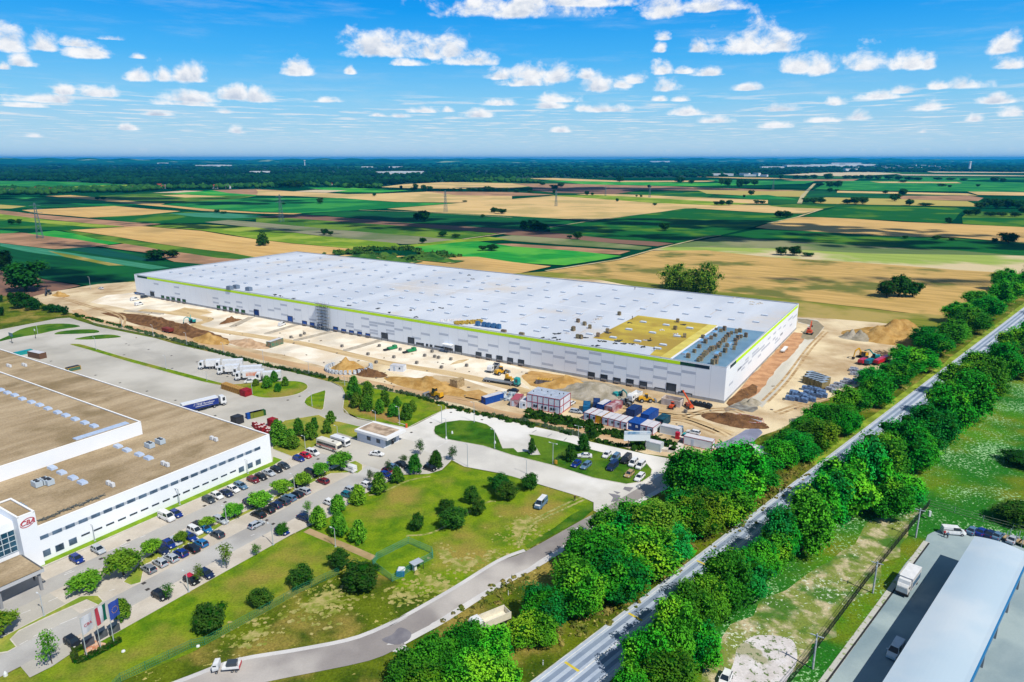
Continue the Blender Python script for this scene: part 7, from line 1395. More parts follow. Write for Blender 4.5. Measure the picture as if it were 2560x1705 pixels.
lamp(J, 500, 490, 235, 'double-armed street lamp beside the small yellow box on the verge', double=True, group=None); lamp(J, 812, 150, 40, 'double-armed street lamp behind the two olive lime trees', double=True, group=None); lamp(T1, 835, 1262, 1150, 'lone lamp mast at the far left corner of the site', group=None); lamp(M, 430, 640, 600, 'short lamp post with two white heads near the canopy', double=True, group=None) if False else None
# concrete line poles
CP = mat('concrete_pole', S(200, 208, 214), .8, S(170, 178, 186), s=2)
def lpole(fn, x, yb, yt, label, arms=True, w=.2):
    b = fn(x, yb); h = max(5, min(14, hgt(b, fn(x, yt)[1]))); t = thing('utility_pole', label, 'pole', (*P(b), 0), RU, 'concrete line poles'); part('pole', MB().cyl((0, 0, 0), (0, 0, h), w, w * .6, 8), CP, t)
    if arms: part('crossarm', MB().bar((-1.1, 0, h - .4), (1.1, 0, h - .4), .14).bar((0, -.7, h - .9), (0, .7, h - .9), .12), CP, t)
for a in ((Rr, 695, 612, 272, 'concrete pole by the dark fence, upper of two below the fence corner'), (Rr, 50, 1425, 1050, 'concrete pole by the dark fence, lowest in the photo'), (L, 1025, 1388, 1035, 'concrete pole at the corner of the dark fence'), (L, 1005, 210, -200, 'concrete pole with cross arms among the right trees'), (Fq, 1815, 872, 655, 'thin concrete pole in the right tree belt, middle distance'), (Fq, 2330, 355, 205, 'thin concrete pole at the right picture edge')): lpole(*a)
single('pole_lamp_head', MB().box((0, 0, 1.5), (.5, .5, 1.4)), HEADM, 'white cylinder marker near the dark fence corner', 'marker', None, (*P(L(1185, 1165)), 0))
# pylons
def pylon(fn, x, yb, yt, label):
    b = fn(x, yb); h = hgt(b, fn(x, yt)[1]); h = max(22, min(h, 46)); t = thing('power_pylon', label, 'pylon', (*P(b), -.8), R.uniform(0, 1.5), 'lattice pylons in the fields'); mb = MB(); w = h * .075; th = .17 if Vector(P(b)).length < 900 else .28
    def c(s1, s2, z): k = w * (1 - .82 * z / h); return (s1 * k, s2 * k, z)
    cs = [(-1, -1), (1, -1), (1, 1), (-1, 1)]
    for s in cs: mb.bar(c(*s, 0), c(*s, h), th)
    for k in range(9):
        z0, z1 = h * k / 9, h * (k + 1) / 9
        for i in range(4): mb.bar(c(*cs[i], z0), c(*cs[(i + 1) % 4], z1), th * .6); mb.bar(c(*cs[(i + 1) % 4], z0), c(*cs[i], z1), th * .5)
    part('mast', mb, mat('pylon_steel', S(96, 124, 132), .6), t); mb = MB()
    for z, L_ in ((h * .72, h * .17), (h * .82, h * .2), (h * .92, h * .14)): mb.bar((-L_, 0, z), (L_, 0, z), th); mb.bar((-L_, 0, z), (0, 0, z + h * .04), th * .6); mb.bar((L_, 0, z), (0, 0, z + h * .04), th * .6)
    part('crossarm', mb, mat('pylon_steel', None), t)
pylon(T1, 370, 790, 460, 'tall lattice power pylon in the left fields'); pylon(T2, 235, 640, 385, 'lattice power pylon left of the field centre'); pylon(T2, 1745, 548, 350, 'lattice power pylon in the pale wheat field'); pylon(T3, 405, 495, 350, 'lattice power pylon right of the wheat field centre'); pylon(T3, 1265, 415, 300, 'small lattice pylon by the distant green field'); pylon(T3, 860, 400, 345, 'small twin-legged pylon near the distant wheat'); pylon(T4, 45, 345, 240, 'faint lattice pylon far off on the right')
# billboard
b = P(J(1525, 310)); t = thing('billboard', 'white and blue site billboard standing by the track', 'billboard', (*b, 0), headto(J(1430, 240), J(1620, 240)))
part('board', MB().mat(0).box((0, 0, 4.4), (8, .15, 3.2)), mat('board_white', S(228, 238, 246), .5), t); part('header', MB().box((0, -.1, 5.4), (7.8, .08, .8)), mat('board_blue', S(70, 140, 190), .5, S(220, 230, 240), s=.5, obj=True), t)
for x in (-2.6, 2.6): part('leg', MB().box((x, 0, 1.5), (.2, .2, 3)), DARKM, t)
# flags
def flag(q, top, label, cols, vertical=True):
    b = P(q); h = hgt(q, top[1]); t = thing('flagpole', label, 'flag', (*b, 0), RV + .25); part('pole', MB().cyl((0, 0, 0), (0, 0, h), .09, .05, 8), POLE, t); n = 9; fw, fh_ = 2.1, 3.4
    for k, c in enumerate(cols):
        mb = MB(); vs = []; x0, x1 = .1 + fw * k / len(cols), .1 + fw * (k + 1) / len(cols)
        for i in range(n + 1):
            z_ = h - .2 - fh_ * i / n
            for j in range(4): x = x0 + (x1 - x0) * j / 3; vs.append((x, .12 * math.sin(x * 2.6 + i * .35), z_))
        mb.add(vs, [(4 * i + j, 4 * i + j + 1, 4 * i + 5 + j, 4 * i + 4 + j) for i in range(n) for j in range(3)]); part('flag_panel' if len(cols) > 1 else 'flag', mb, c, t)
    return t, h
FLm = lambda n_, c: mat('flag_' + n_, c, .8, trans=.35)
t, h = flag(M(940, 1325), M(0, 880), 'tall pole with white flag carrying small red lettering', [FLm('white', S(240, 238, 244))])
fc = bpy.data.curves.new('flagtext', 'FONT'); fc.body = 'CBA'; fc.size = .8; fc.extrude = .01; fc.align_x = 'CENTER'; fc.align_y = 'CENTER'; to = bpy.data.objects.new('tmp', fc); COL.objects.link(to); dg = bpy.context.evaluated_depsgraph_get(); tm = bpy.data.meshes.new_from_object(to.evaluated_get(dg)); bpy.data.objects.remove(to); tm.materials.clear(); tm.materials.append(RED)
o = obj('flag_lettering', tm, t, (1.15, -.16, h - 2.0)); o.rotation_euler = (math.pi / 2, 0, 0)
flag(M(1090, 1240), M(0, 785), 'tall pole with red, white and green flag', [FLm('red', S(206, 72, 88)), FLm('white', S(240, 238, 244)), FLm('green', S(20, 120, 96))])
t, h = flag(M(1228, 1165), M(0, 730), 'tall pole with blue flag bearing a ring of stars', [FLm('blue', S(62, 92, 190))]); mb = MB()
for i in range(12):
    a = i * math.pi / 6; cxx, czz = 1.15 + .6 * math.cos(a), h - 1.9 + .6 * math.sin(a); vs = []
    for k in range(10): r_ = .12 if k % 2 == 0 else .05; an = math.pi / 2 + k * math.pi / 5; vs.append((cxx + r_ * math.cos(an), -.14, czz + r_ * math.sin(an)))
    mb.add(vs, [tuple(range(10))])
part('stars', mb, PC['yellow'], t)
for i, q in enumerate((M(958, 1150), M(1102, 1065), M(1235, 1005))): single('stone_tablet', MB().box((0, 0, .75), (2.0, .2, 1.5)), mat('slate', S(96, 100, 106), .6, S(80, 84, 92), s=1.5), f'dark grey information board behind the flagpoles, {ordn(i)} from the left', 'board', 'grey boards behind the flags', (*P((q[0], q[1] + 8)), 0), RV)
HB = mat('hedge_leaf', S(84, 110, 30, .65), .9, S(54, 84, 20, .65), s=.8, trans=.2)
def hedge(pts, label, w=.9, h=.9, n=55):
    p = W(pts); V_ = []
    for i in range(len(p) - 1):
        Ls = (p[i + 1] - p[i]).length
        for _ in range(int(Ls * n)):
            c = p[i].lerp(p[i + 1], R.random()); d = (p[i + 1] - p[i]).normalized(); nn = Vector((-d.y, d.x)); o_ = R.uniform(-.5, .5); zz = R.uniform(0, 1)
            if R.random() < .5: zz = 1.0
            else: o_ = R.choice((-.5, .5))
            cc = np.array([c.x + nn.x * o_ * w, c.y + nn.y * o_ * w, zz * h]); a_ = rng.normal(size=3) * .12; b_ = rng.normal(size=3) * .12; V_ += [cc - a_, cc + b_, cc + a_, cc - b_]
    t = thing('hedge', label, 'hedge', (*p[0], 0)); me = np_mesh('foliage', np.array(V_) - np.array([p[0].x, p[0].y, 0]), np.arange(len(V_)).reshape(-1, 4), HB); obj('foliage', me, t)
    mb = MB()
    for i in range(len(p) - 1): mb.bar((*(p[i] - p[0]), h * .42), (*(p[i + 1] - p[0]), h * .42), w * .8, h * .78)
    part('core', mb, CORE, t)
hedge([M(790, 1270), M(820, 1365), M(950, 1320), M(1100, 1245), M(1300, 1130)], 'clipped low hedge curving round the flagpoles'); hedge([M(780, 1255), M(905, 1200)], 'short clipped hedge beside the black car', .9, .8)
struct('flower_bed', MB().sheet(wob(W([M(905, 1280), M(920, 1190), M(1020, 1120), M(1165, 1165), M(1060, 1225), M(950, 1290)]), .15, 1), .02), mat('flower_bed', S(226, 190, 160), .9, S(196, 120, 80), s=.8, fleck=S(240, 236, 240), sf=3, tf=.6))
# fences
def fence(pts, h, label, m, postm=None, step=3.0, name='mesh_fence', rails=4, mesh=True):
    p = W(pts); t = thing(name, label, 'fence', (*p[0], 0)); q = []
    for i in range(len(p) - 1):
        k = max(1, int((p[i + 1] - p[i]).length / step)); q += [p[i].lerp(p[i + 1], j / k) for j in range(k)]
    q.append(p[-1]); mb = MB()
    for a, b_ in zip(q[:-1], q[1:]):
        a_, c_ = a - p[0], b_ - p[0]
        for r_ in range(rails): z_ = .15 + (h - .2) * r_ / (rails - 1); mb.bar((*a_, z_), (*c_, z_), .05)
        if mesh:
            kk = max(2, int((c_ - a_).length / .35))
            for j in range(1, kk): s_ = a_.lerp(c_, j / kk); mb.bar((*s_, .1), (*s_, h), .035)
    part('mesh_panel', mb, m, t); pp = [(x - p[0]) for x in q]; pm_ = MB().cyl((0, 0, 0), (0, 0, h + .1), .05, n=5).mesh('post', postm or m)
    for v_ in pp[:90]: obj('post', pm_, t, (v_.x, v_.y, 0))
    if len(pp) > 90:
        mb = MB(); [mb.cyl((v_.x, v_.y, 0), (v_.x, v_.y, h + .1), .05, n=4) for v_ in pp[90:]]; o = part('post', mb, postm or m, t); o['kind'] = 'stuff'
GF = mat('fence_green', S(44, 132, 96), .6); WF = mat('fence_wire', S(150, 160, 140), .6); KF = mat('fence_dark', S(36, 40, 44), .7)
fence([(250, 1760), M(1300, 1568), N(0, 1200), N(140, 1170), N(400, 1030), N(840, 790), N(1130, 620), N(1580, 410)], 1.7, 'green mesh fence running across the lower lawns', GF)
fence([N(1940, 330), N(2150, 490), N(2260, 440), O(200, 370), O(440, 240), O(430, 190), O(180, 80), N(1990, 250), N(1940, 330)], 1.7, 'green mesh fence round the small utility plot', mat('fence_teal', S(70, 160, 140), .6))
fence([A(1150, 150), A(1890, 300), B(0, 365), B(600, 525), B(1100, 655), B(1640, 770), B(2100, 850), Cc(370, 940), Cc(950, 1055), Cc(1260, 1145), Cc(2352, 1390), J(900, 180)], 1.8, 'thin wire fence between the factory yard and the building site', WF, step=4, mesh=False, rails=5)
fence([L(1190, 1000), Rr(640, 480), Rr(0, 1340), (1900, 1800)], 1.8, 'dark solid-looking fence beside the truck yard', KF, step=2.5); fence([L(1190, 1000), L(1500, 1090), L(1850, 1195), L(2210, 1290), (2640, 1350)], 1.6, 'pale post fence at the meadow edge on the right', WF, POLE, step=4.2, mesh=False, rails=3)
fence([J(520, 505), J(570, 440), J(650, 390)], 1.8, 'short dark green fence panel beside the olive lime trees', mat('fence_dkgreen', S(20, 70, 50), .7), step=1.5)
# utility plot: blue box with white top, small shelter
t = thing('utility_box', 'blue tank with crumpled white cover inside the green fence', 'tank', (*P(O(95, 420)), 0)); part('tank', MB().box((0, 0, .6), (1.6, 1.3, 1.2)), PC['light blue'], t); part('cover', MB().box((.1, .3, 1.4), (1.7, 1.2, .4), taper=(.7, .7)), PC['white'], t)
t = thing('shelter', 'small shelter with pale flat roof inside the green fence', 'shelter', (*P(O(265, 360)), 0), headto(O(205, 380), O(325, 320))); part('roof', MB().box((0, 0, 1.9), (2.6, 1.8, .12)), PC['silver'], t)
for x in (-1.2, 1.2):
    for y in (-.8, .8): part('post', MB().box((x, y, .95), (.1, .1, 1.9)), DARKM, t)
part('cabinet', MB().box((-.4, .2, .6), (.8, .6, 1.2)), PC['white'], t)
# gas/notice box by lamp, road markers, direction signs
single('notice_box', MB().mat(0).box((0, 0, .9), (.9, .3, 1.2)).mat(1).box((0, 0, .15), (.2, .2, .3)), [PC['yellow'], DARKM], 'small yellow box at the foot of the double lamp', 'box', None, (*P(J(535, 500)), 0), RU)
for i, q in enumerate((Q(1022, 245), K(1222, 830), O(1622, 1385), K(672, 1220), O(1250, 635))):
    t = thing('marker_post', f'white roadside marker post, {ordn(i)} listed along the highway verge' if False else ['white marker post beside the blue roadside sign', 'white marker post below the tall light green trees', 'white marker post near the bottom left highway verge', 'white marker post in the dry grass, middle verge', 'white marker post beside the service road'][i], 'marker post', (*P(q), 0)); part('post', MB().box((0, 0, .5), (.14, .1, 1.0)), PC['white'], t); part('band', MB().box((0, 0, .8), (.15, .11, .15)), DARKM, t)
t = thing('road_sign', 'small blue road sign on a post beside the highway', 'sign', (*P(Q(990, 260)), 0)); part('post', MB().cyl((0, 0, 0), (0, 0, 2.4), .04, n=6), POLE, t); part('sign_face', MB().cyl((0, -.03, 2.3), (0, .03, 2.3), .32, n=16), PC['blue'], t)
for i, (fn, x, yb, yt) in enumerate(((A, 150, 385, 280), (A, 440, 325, 255))):
    b = fn(x, yb); t = thing('gantry_sign', ('teal sign board over the upper left yard, left one', 'small white box lamp sign over the upper left yard')[i], 'sign', (*P(b), 0), RU); part('post', MB().cyl((0, 0, 0), (0, 0, 3.5), .12, n=8), DARKM, t)
    part('board', MB().box((0, 0, 4.4), (3.6 if i == 0 else .9, .2, 1.7 if i == 0 else .9)), PC['teal'] if i == 0 else PC['white'], t)
for i, (fn, x, y, lb) in enumerate(((Cc, 1253, 1560, 'white drum on the loop lawn beside a lamp'), (I, 1848, 240, 'white drum on the loop lawn beside the second lamp'), (I, 1325, 120, 'small white and brown marker on the loop lawn'), (M, 62, 1500, 'white topped post box at the bottom left corner'), (M, 1325, 1240, 'white plastic sheet lying on the lower lawn'), (N, 65, 1185, 'white lump beside the green fence'))):
    single('white_marker', MB().cyl((0, 0, 0), (0, 0, .5 if i < 4 else .2), .35, .3, n=10).cyl((0, 0, .5 if i < 4 else .2), (0, 0, .9 if i < 4 else .3), .3, .1, n=10), [PC['white']], lb, 'marker', None, (*P(fn(x, y)), 0.1 if i < 3 else 0))
# trailers / rack behind canopy hall
for i, q in enumerate((L(2150, 1430), L(2260, 1460), L(2340, 1490))): t = thing('rack', f'tan load rack with upright posts behind the canopy hall, {ordn(i)} from the left', 'rack', (*P(q), 0), RU + 1.2, 'load racks'); part('bed', MB().box((0, 0, .8), (2.2, 1.6, .3)), mat('cardboard_tan', None), t); part('upright', MB().box((-1, 0, 1.4), (.12, .12, 2.8)).box((1, 0, 1.4), (.12, .12, 2.8)), POLE, t)
# distant buildings
WHB = mat('far_white_wall', S(236, 238, 240), .8, S(210, 214, 220), s=.01); REDR = mat('far_red_roof', S(186, 84, 60), .9, S(150, 66, 50), s=.1); GRR = mat('far_grey_roof', S(150, 150, 150), .9)
def house(q, w, d, h, label, roof, group, rz=None, name='house', z=-.8):
    t = thing(name, label, 'house' if name == 'house' else 'building', (*P(q), z), RU + R.uniform(-.5, .5) if rz is None else rz, group); part('wall', MB().box((0, 0, h / 2), (w, d, h)), WHB, t)
    if roof: part('roof', MB().add([(-w / 2 - .3, -d / 2 - .3, h), (w / 2 + .3, -d / 2 - .3, h), (w / 2 + .3, d / 2 + .3, h), (-w / 2 - .3, d / 2 + .3, h), (-w / 2, 0, h + d * .4), (w / 2, 0, h + d * .4)], [(0, 1, 5, 4), (2, 3, 4, 5), (0, 4, 3), (1, 2, 5)]), roof, t)
vil = [(15, 355), (40, 362), (95, 375), (120, 368), (330, 345), (345, 355), (450, 358), (480, 356), (540, 366), (560, 350), (600, 345), (650, 342), (930, 345), (950, 340), (1220, 345), (1240, 335), (1265, 342), (1290, 330), (1310, 345), (1360, 332), (1450, 325), (1470, 318), (1500, 330), (1515, 322), (1980, 330), (2000, 325), (2100, 330), (3010, 300), (3050, 300)]
for i, (x, y) in enumerate(vil): house(TT(x, y + 3), R.uniform(12, 22), R.uniform(9, 12), R.uniform(4, 7), f'small pale house in the far village on the left, {ordn(i)} from the left', REDR if i % 3 != 2 else GRR, 'houses of the far village')
far = [(7065+640+i*42+R.uniform(-12,12), R.uniform(112,168)) for i in range(26)] + [(6580, 215), (6640, 212), (6700, 218), (6850, 215), (6900, 222), (6960, 219), (7030, 225)]
for i, (x, y) in enumerate(sorted(far)): house(TT(x, y), R.uniform(26, 60), 20, R.uniform(8, 16), f'white building in the distant town on the right, {ordn(i)} from the left', None, 'buildings of the distant town', name='building')
for i, (x, y, w, d) in enumerate([(1870, 135, 160, 40), (1990, 132, 200, 40), (2070, 133, 140, 40), (2400, 200, 110, 60), (3380, 148, 100, 30), (3600, 207, 160, 40), (3750, 205, 180, 40), (3640, 148, 120, 30), (60, 60, 160, 60), (700, 69, 150, 60), (820, 70, 160, 60), (1500, 108, 160, 60), (4740, 93, 400, 90), (6070, 93, 460, 90), (7370, 140, 330, 120), (7600, 135, 400, 120), (7770, 115, 420, 120), (7900, 130, 340, 100), (7100, 152, 200, 50), (7820, 172, 90, 40)]):
    house(TT(x, y), w, d, 12 + w * .03, f'long white hall far off near the horizon, {ordn(i)} in the list from the left' if False else f'long white industrial hall near the horizon, {ordn(i)} from the left', None, 'white halls near the horizon', rz=R.uniform(-.1, .1), name='industrial_hall')
for q, h, r0, lb, tp in ((TT(2355 + 450, 128), 58, 5, 'white water tower above the far forest', True), (TT(7065 + 1850, 166), 60, 9, 'tall white silo tower at the far right', False)):
    t = thing('water_tower' if tp else 'silo_tower', lb, 'tower', (*P(q), -.8)); part('shaft', MB().cyl((0, 0, 0), (0, 0, h), r0, r0 * .85, 12), WHB, t); part('tank' if tp else 'cap', MB().cyl((0, 0, h), (0, 0, h + (10 if tp else 4)), r0 * (2.2 if tp else 1.1), r0 * (2.2 if tp else .9), 12), WHB, t)
# people
def person(q, label, shirt, z=0.0, rz=0.0, pose=0):
    import bmesh
    base = Vector((0, 0, 0)); J_ = {'pelvis': (0, 0, .95, .15), 'chest': (0, 0, 1.32, .17), 'neck': (0, 0, 1.5, .07), 'head': (0, .01, 1.66, .11), 'kl': (.11, .04 * pose, .5, .075), 'kr': (-.11, -.04 * pose, .5, .075), 'fl': (.12, -.1 * pose, .06, .055), 'fr': (-.12, .12 * pose, .06, .055), 'tl': (.12, .1, .03, .045), 'tr': (-.12, .12 + .1 * pose, .03, .045),
          'sl': (.2, 0, 1.42, .07), 'sr': (-.2, 0, 1.42, .07), 'el': (.28, -.03, 1.14, .05), 'er': (-.28, -.03, 1.14, .05), 'hl': (.28, .1, .92, .04), 'hr': (-.28, .1, .92, .04), 'top': (0, .01, 1.76, .08)}
    ed = [('pelvis', 'chest'), ('chest', 'neck'), ('neck', 'head'), ('head', 'top'), ('pelvis', 'kl'), ('pelvis', 'kr'), ('kl', 'fl'), ('kr', 'fr'), ('fl', 'tl'), ('fr', 'tr'), ('chest', 'sl'), ('chest', 'sr'), ('sl', 'el'), ('sr', 'er'), ('el', 'hl'), ('er', 'hr')]
    ks = list(J_); me = bpy.data.meshes.new('person'); me.from_pydata([J_[k][:3] for k in ks], [(ks.index(a), ks.index(b_)) for a, b_ in ed], [])
    o = bpy.data.objects.new('person', me); COL.objects.link(o); m = o.modifiers.new('s', 'SKIN'); o.modifiers.new('u', 'SUBSURF').levels = 1
    for i, k in enumerate(ks): me.skin_vertices[0].data[i].radius = (J_[k][3],) * 2
    me.skin_vertices[0].data[0].use_root = True
    dg = bpy.context.evaluated_depsgraph_get(); nm_ = bpy.data.meshes.new_from_object(o.evaluated_get(dg)); bpy.data.objects.remove(o); o = obj('person', nm_, None, (*P(q), z), rz); nm_.name = 'person'
    for c in (mat('skin', S(200, 150, 120), .7), PC[shirt], mat('trousers', S(40, 46, 60), .9)): nm_.materials.append(c)
    for f in nm_.polygons: zz = f.center.z; f.material_index = 0 if zz > 1.5 or (abs(f.center.x) > .24 and zz < 1.1) else (1 if zz > .98 else 2)
    return tag(o, label, 'person')
person(J(768, 945), 'person in dark clothes walking at the lawn edge by the junction', 'black', 0, 0, 1); person(I(600, 245), 'person in light shirt standing at the gatehouse door', 'white', 0.03); person(L(1412, 1400), 'person in grey-blue beside the open van', 'steel blue', 0); person(L(1372, 1380), 'person in red working inside the open van doors', 'red', 0); person(M(378, 290), 'person in dark red walking near the factory entrance', 'maroon', .03, 0, 1)
person(M(372, 480), 'person standing under the entrance canopy edge', 'tan', .03); person(D(1890, 355), 'roof worker in dark clothes on the yellow insulation', 'black', RZ + .02) if False else None
for q, lb, c in ((D(1888, 358), 'roofer in dark clothes on the yellow insulation', 'black'), (D(1935, 480), 'roofer at the lower edge of the yellow insulation', 'navy blue'), (T3(1130, 1268), 'lone roofer standing at the far roof edge', 'black'), (D(1670, 90), 'roofer at the top corner of the yellow insulation', 'dark grey')):
    o = person(q, lb, c); x, y = P(q, RZ); o.location = (x, y, RZ)
# ================================================================ AIR, SKY, SUN, CAMERA
mb = MB().box((0, 27000, 83), (126000, 72000, 170)); hz = obj('haze', mb.mesh('haze', bpy.data.materials.new('haze'))); tag(hz, 'pale blue distance haze over the whole plain', None, None, 'stuff')
m = hz.data.materials[0]; m.use_nodes = True; nt = m.node_tree; nt.nodes.clear(); out = nd(nt, 'ShaderNodeOutputMaterial'); pv = nd(nt, 'ShaderNodeVolumePrincipled')
pv.inputs['Color'].default_value = (0.01, 0.45, 1.0, 1); pv.inputs['Density'].default_value = 4.0e-5; pv.inputs['Anisotropy'].default_value = 0.1; nt.links.new(pv.outputs[0], out.inputs['Volume'])
# overhead clouds that shade the fields (above the frame)
CLM = mat('cloud_white', (.9, .9, .92, 1), 1.0, spec=0)
def cloud(target, rx, ry, label, alt=900, rz=0.0, seed=0, cover=1.0):
    r = np.random.default_rng(seed); tx, ty = P(target); off = alt / math.tan(SUN_EL)
    c = np.array([tx - SH[0] * off, ty - SH[1] * off, alt]); bv, bf = ICO2; V_, F_ = [], []; n = 46
    for i in range(n):
        a, q = r.uniform(0, 6.28), math.sqrt(r.uniform(0, 1)); s = (1.15 - q * .8) * min(rx, ry) * .42 * cover; x, y = q * rx * math.cos(a), q * ry * math.sin(a)
        ca, sa = math.cos(rz), math.sin(rz); vv = bv * np.array([s * 1.5, s, s * .55]) * (1 + r.normal(0, .05, (len(bv), 1))) + np.array([x * ca - y * sa, x * sa + y * ca, r.uniform(0, s * .5)]); F_.append(bf + len(bv) * i); V_.append(vv)
    me = np_mesh('cloud', np.vstack(V_), np.vstack(F_), CLM, smooth=True); o = obj('cloud', me, None, c); return tag(o, label, 'cloud', 'clouds overhead')
SUN_EL = math.radians(52); SH = (-0.65, 0.76)
for i, (q, rx, ry, rz) in enumerate([(T3(1500, 640), 190, 60, -.2), (TT(7400, 700), 170, 45, -.2), (T2(1500, 640), 300, 70, -.4), (T2(2000, 700), 180, 50, -.3), (TT(8900, 850), 200, 45, -.1), (TT(8200, 760), 150, 30, -.1), (T1(700, 850), 60, 14, -.5), (T1(500, 1130), 75, 26, -.5), (T3(1900, 790), 140, 34, -.2), (TT(7800, 1180), 110, 10, -.2), (TT(8700, 1180), 70, 12, -.2), (TT(2000, 690), 200, 30, -.4), (TT(5600, 340), 700, 150, 0), (TT(1000, 440), 500, 120, -.2)]):
    cloud(q, rx, ry, f'white cloud drifting overhead shading the fields, {ordn(i)} listed by size' if False else f'cloud above the picture whose shadow darkens field area {ordn(i)}', seed=i, rz=rz)
sun = bpy.data.lights.new('sun', 'SUN'); sun.energy = 5.0; sun.angle = math.radians(.5); sun.color = (1, .94, .83); so = bpy.data.objects.new('sun', sun); COL.objects.link(so)
d = Vector((SH[0] * math.cos(SUN_EL), SH[1] * math.cos(SUN_EL), -math.sin(SUN_EL))); so.rotation_euler = d.to_track_quat('-Z', 'Y').to_euler(); so.location = (60, -60, 160)
w = bpy.data.worlds.new('World'); sc.world = w; w.use_nodes = True; nt = w.node_tree; nt.nodes.clear()
out = nd(nt, 'ShaderNodeOutputWorld'); bg = nd(nt, 'ShaderNodeBackground'); sky = nd(nt, 'ShaderNodeTexSky', sky_type='NISHITA'); sky.sun_disc = False; sky.sun_elevation = SUN_EL
sky.sun_rotation = math.atan2(-SH[0], -SH[1]); sky.altitude = 100; sky.air_density = 1.0; sky.dust_density = 0.6; sky.ozone_density = 2.5
def M_(op, a, b=None, c=None, clamp=False):
    n = nd(nt, 'ShaderNodeMath', operation=op); n.use_clamp = clamp
    for i, v in enumerate((a, b, c)):
        if v is None: continue
        if isinstance(v, (int, float)): n.inputs[i].default_value = v
        else: nt.links.new(v, n.inputs[i])
    return n.outputs[0]
tc = nd(nt, 'ShaderNodeTexCoord'); sx = nd(nt, 'ShaderNodeSeparateXYZ'); nt.links.new(tc.outputs['Generated'], sx.inputs[0])
az = M_('ARCTAN2', sx.outputs[0], sx.outputs[1]); hyp = M_('SQRT', M_('ADD', M_('MULTIPLY', sx.outputs[0], sx.outputs[0]), M_('MULTIPLY', sx.outputs[1], sx.outputs[1]))); el = M_('DIVIDE', sx.outputs[2], M_('MAXIMUM', hyp, .001))
cb = nd(nt, 'ShaderNodeCombineXYZ'); nt.links.new(az, cb.inputs[0]); nt.links.new(el, cb.inputs[1])
def dirv(x, y):
    dx, u = x - CX, CY - y; a, b, c = dx, u * math.sin(PITCH) + F * math.cos(PITCH), u * math.cos(PITCH) - F * math.sin(PITCH); return math.atan2(a, b), c / math.hypot(a, b)
k = 2355 / 1280
SL_ = lambda x, y: (x / k, y / k); SR_ = lambda x, y: (1280 + x / k, y / k)
CL = []  # (centre x, base y, half width, height) in source pixels
for f, lst in ((SL_, [(40,235,100,110),(190,232,75,75),(360,215,75,35),(410,265,110,60),(100,305,70,55),(20,320,45,35),(640,270,42,28),(645,372,60,62),(750,372,70,82),(860,375,100,80),(1370,345,92,58),(1612,340,26,32),(1700,258,120,115),(1800,262,150,100),(1960,272,140,100),(2080,268,90,100),(1880,302,90,40),(2150,300,150,62),(2300,365,80,52),
                      (200,470,160,42),(290,432,60,38),(460,445,100,48),(120,492,90,22),(880,470,140,48),(1070,458,100,58),(1190,470,80,55),(870,484,130,25),(1510,470,75,25),(1040,522,42,26),(2290,485,80,32),(1950,518,70,28),(2200,540,85,38),(2062,515,28,22),(1090,614,42,35),(590,598,55,22),(730,532,90,18),(160,632,50,20),(1740,536,40,16),(1835,540,42,18),(2360,78,330,120),(520,185,70,30)]),
               (SR_, [(60,60,160,140),(300,30,300,90),(700,80,110,110),(900,55,160,70),(1090,242,170,135),(1240,240,95,95),(850,240,50,48),(700,185,38,42),(686,240,34,46),(1300,335,80,82),(1430,342,80,92),(1610,325,100,96),(1830,318,90,80),(1910,315,40,70),(2260,242,72,92),(2280,318,80,55),(690,342,45,55),(900,348,70,36),(790,338,40,28),(90,365,110,70),(200,378,90,85),(340,362,45,42),(60,395,110,50),(560,385,70,54),(400,420,110,75),(500,405,60,50),(705,420,75,58),(1075,416,68,32),(780,465,50,34),(680,465,40,24),
                      (230,470,100,42),(180,498,80,30),(440,515,120,32),(330,508,50,28),(1680,455,95,42),(1800,430,70,40),(1970,410,60,40),(2070,408,110,56),(1480,485,50,42),(1910,508,80,62),(1240,512,120,32),(820,530,100,34),(1590,552,60,42),(2250,475,110,36),(2310,535,70,52),(1430,562,80,26),(1210,588,72,26),(2125,558,42,32),(930,565,100,32),(220,608,55,24),(1890,612,36,28)])):
    for x, y, a, b in lst: px, py = f(x, y); CL.append((px, py, a / k, b / k))
dmin = None; state = cb.outputs[0]
for px, py, a, b in CL:
    s0, t0 = dirv(px, py); s1, _ = dirv(px + a, py); _, t1 = dirv(px, py - b); rx, ry = abs(s1 - s0) * 1.12, abs(t1 - t0) * 1.1
    n1 = nd(nt, 'ShaderNodeVectorMath', operation='MULTIPLY_ADD'); nt.links.new(state, n1.inputs[0]); n1.inputs[1].default_value = (1 / rx, 1 / ry, 0); n1.inputs[2].default_value = (-s0 / rx, -(t0 + ry * .12) / ry, 0)
    # flatter base: below the centre the vertical distance counts five times
    sp = nd(nt, 'ShaderNodeSeparateXYZ'); nt.links.new(n1.outputs[0], sp.inputs[0]); yy = M_('MAXIMUM', sp.outputs[1], M_('MULTIPLY', sp.outputs[1], -5.0))
    dd = M_('MULTIPLY_ADD', sp.outputs[0], sp.outputs[0], M_('MULTIPLY', yy, yy)); dmin = dd if dmin is None else M_('MINIMUM', dmin, dd)
    c_ = nd(nt, 'ShaderNodeCombineXYZ'); nt.links.new(az, c_.inputs[0]); nt.links.new(el, c_.inputs[1]); nt.links.new(dmin, c_.inputs[2]); state = c_.outputs[0]
mp = nd(nt, 'ShaderNodeMapping'); mp.inputs['Scale'].default_value = (1, 1.35, 1); nt.links.new(cb.outputs[0], mp.inputs[0])
n_a = noise(nt, mp.outputs[0], 30, 8, .62, .25); n_b = noise(nt, mp.outputs[0], 9, 3, .5)
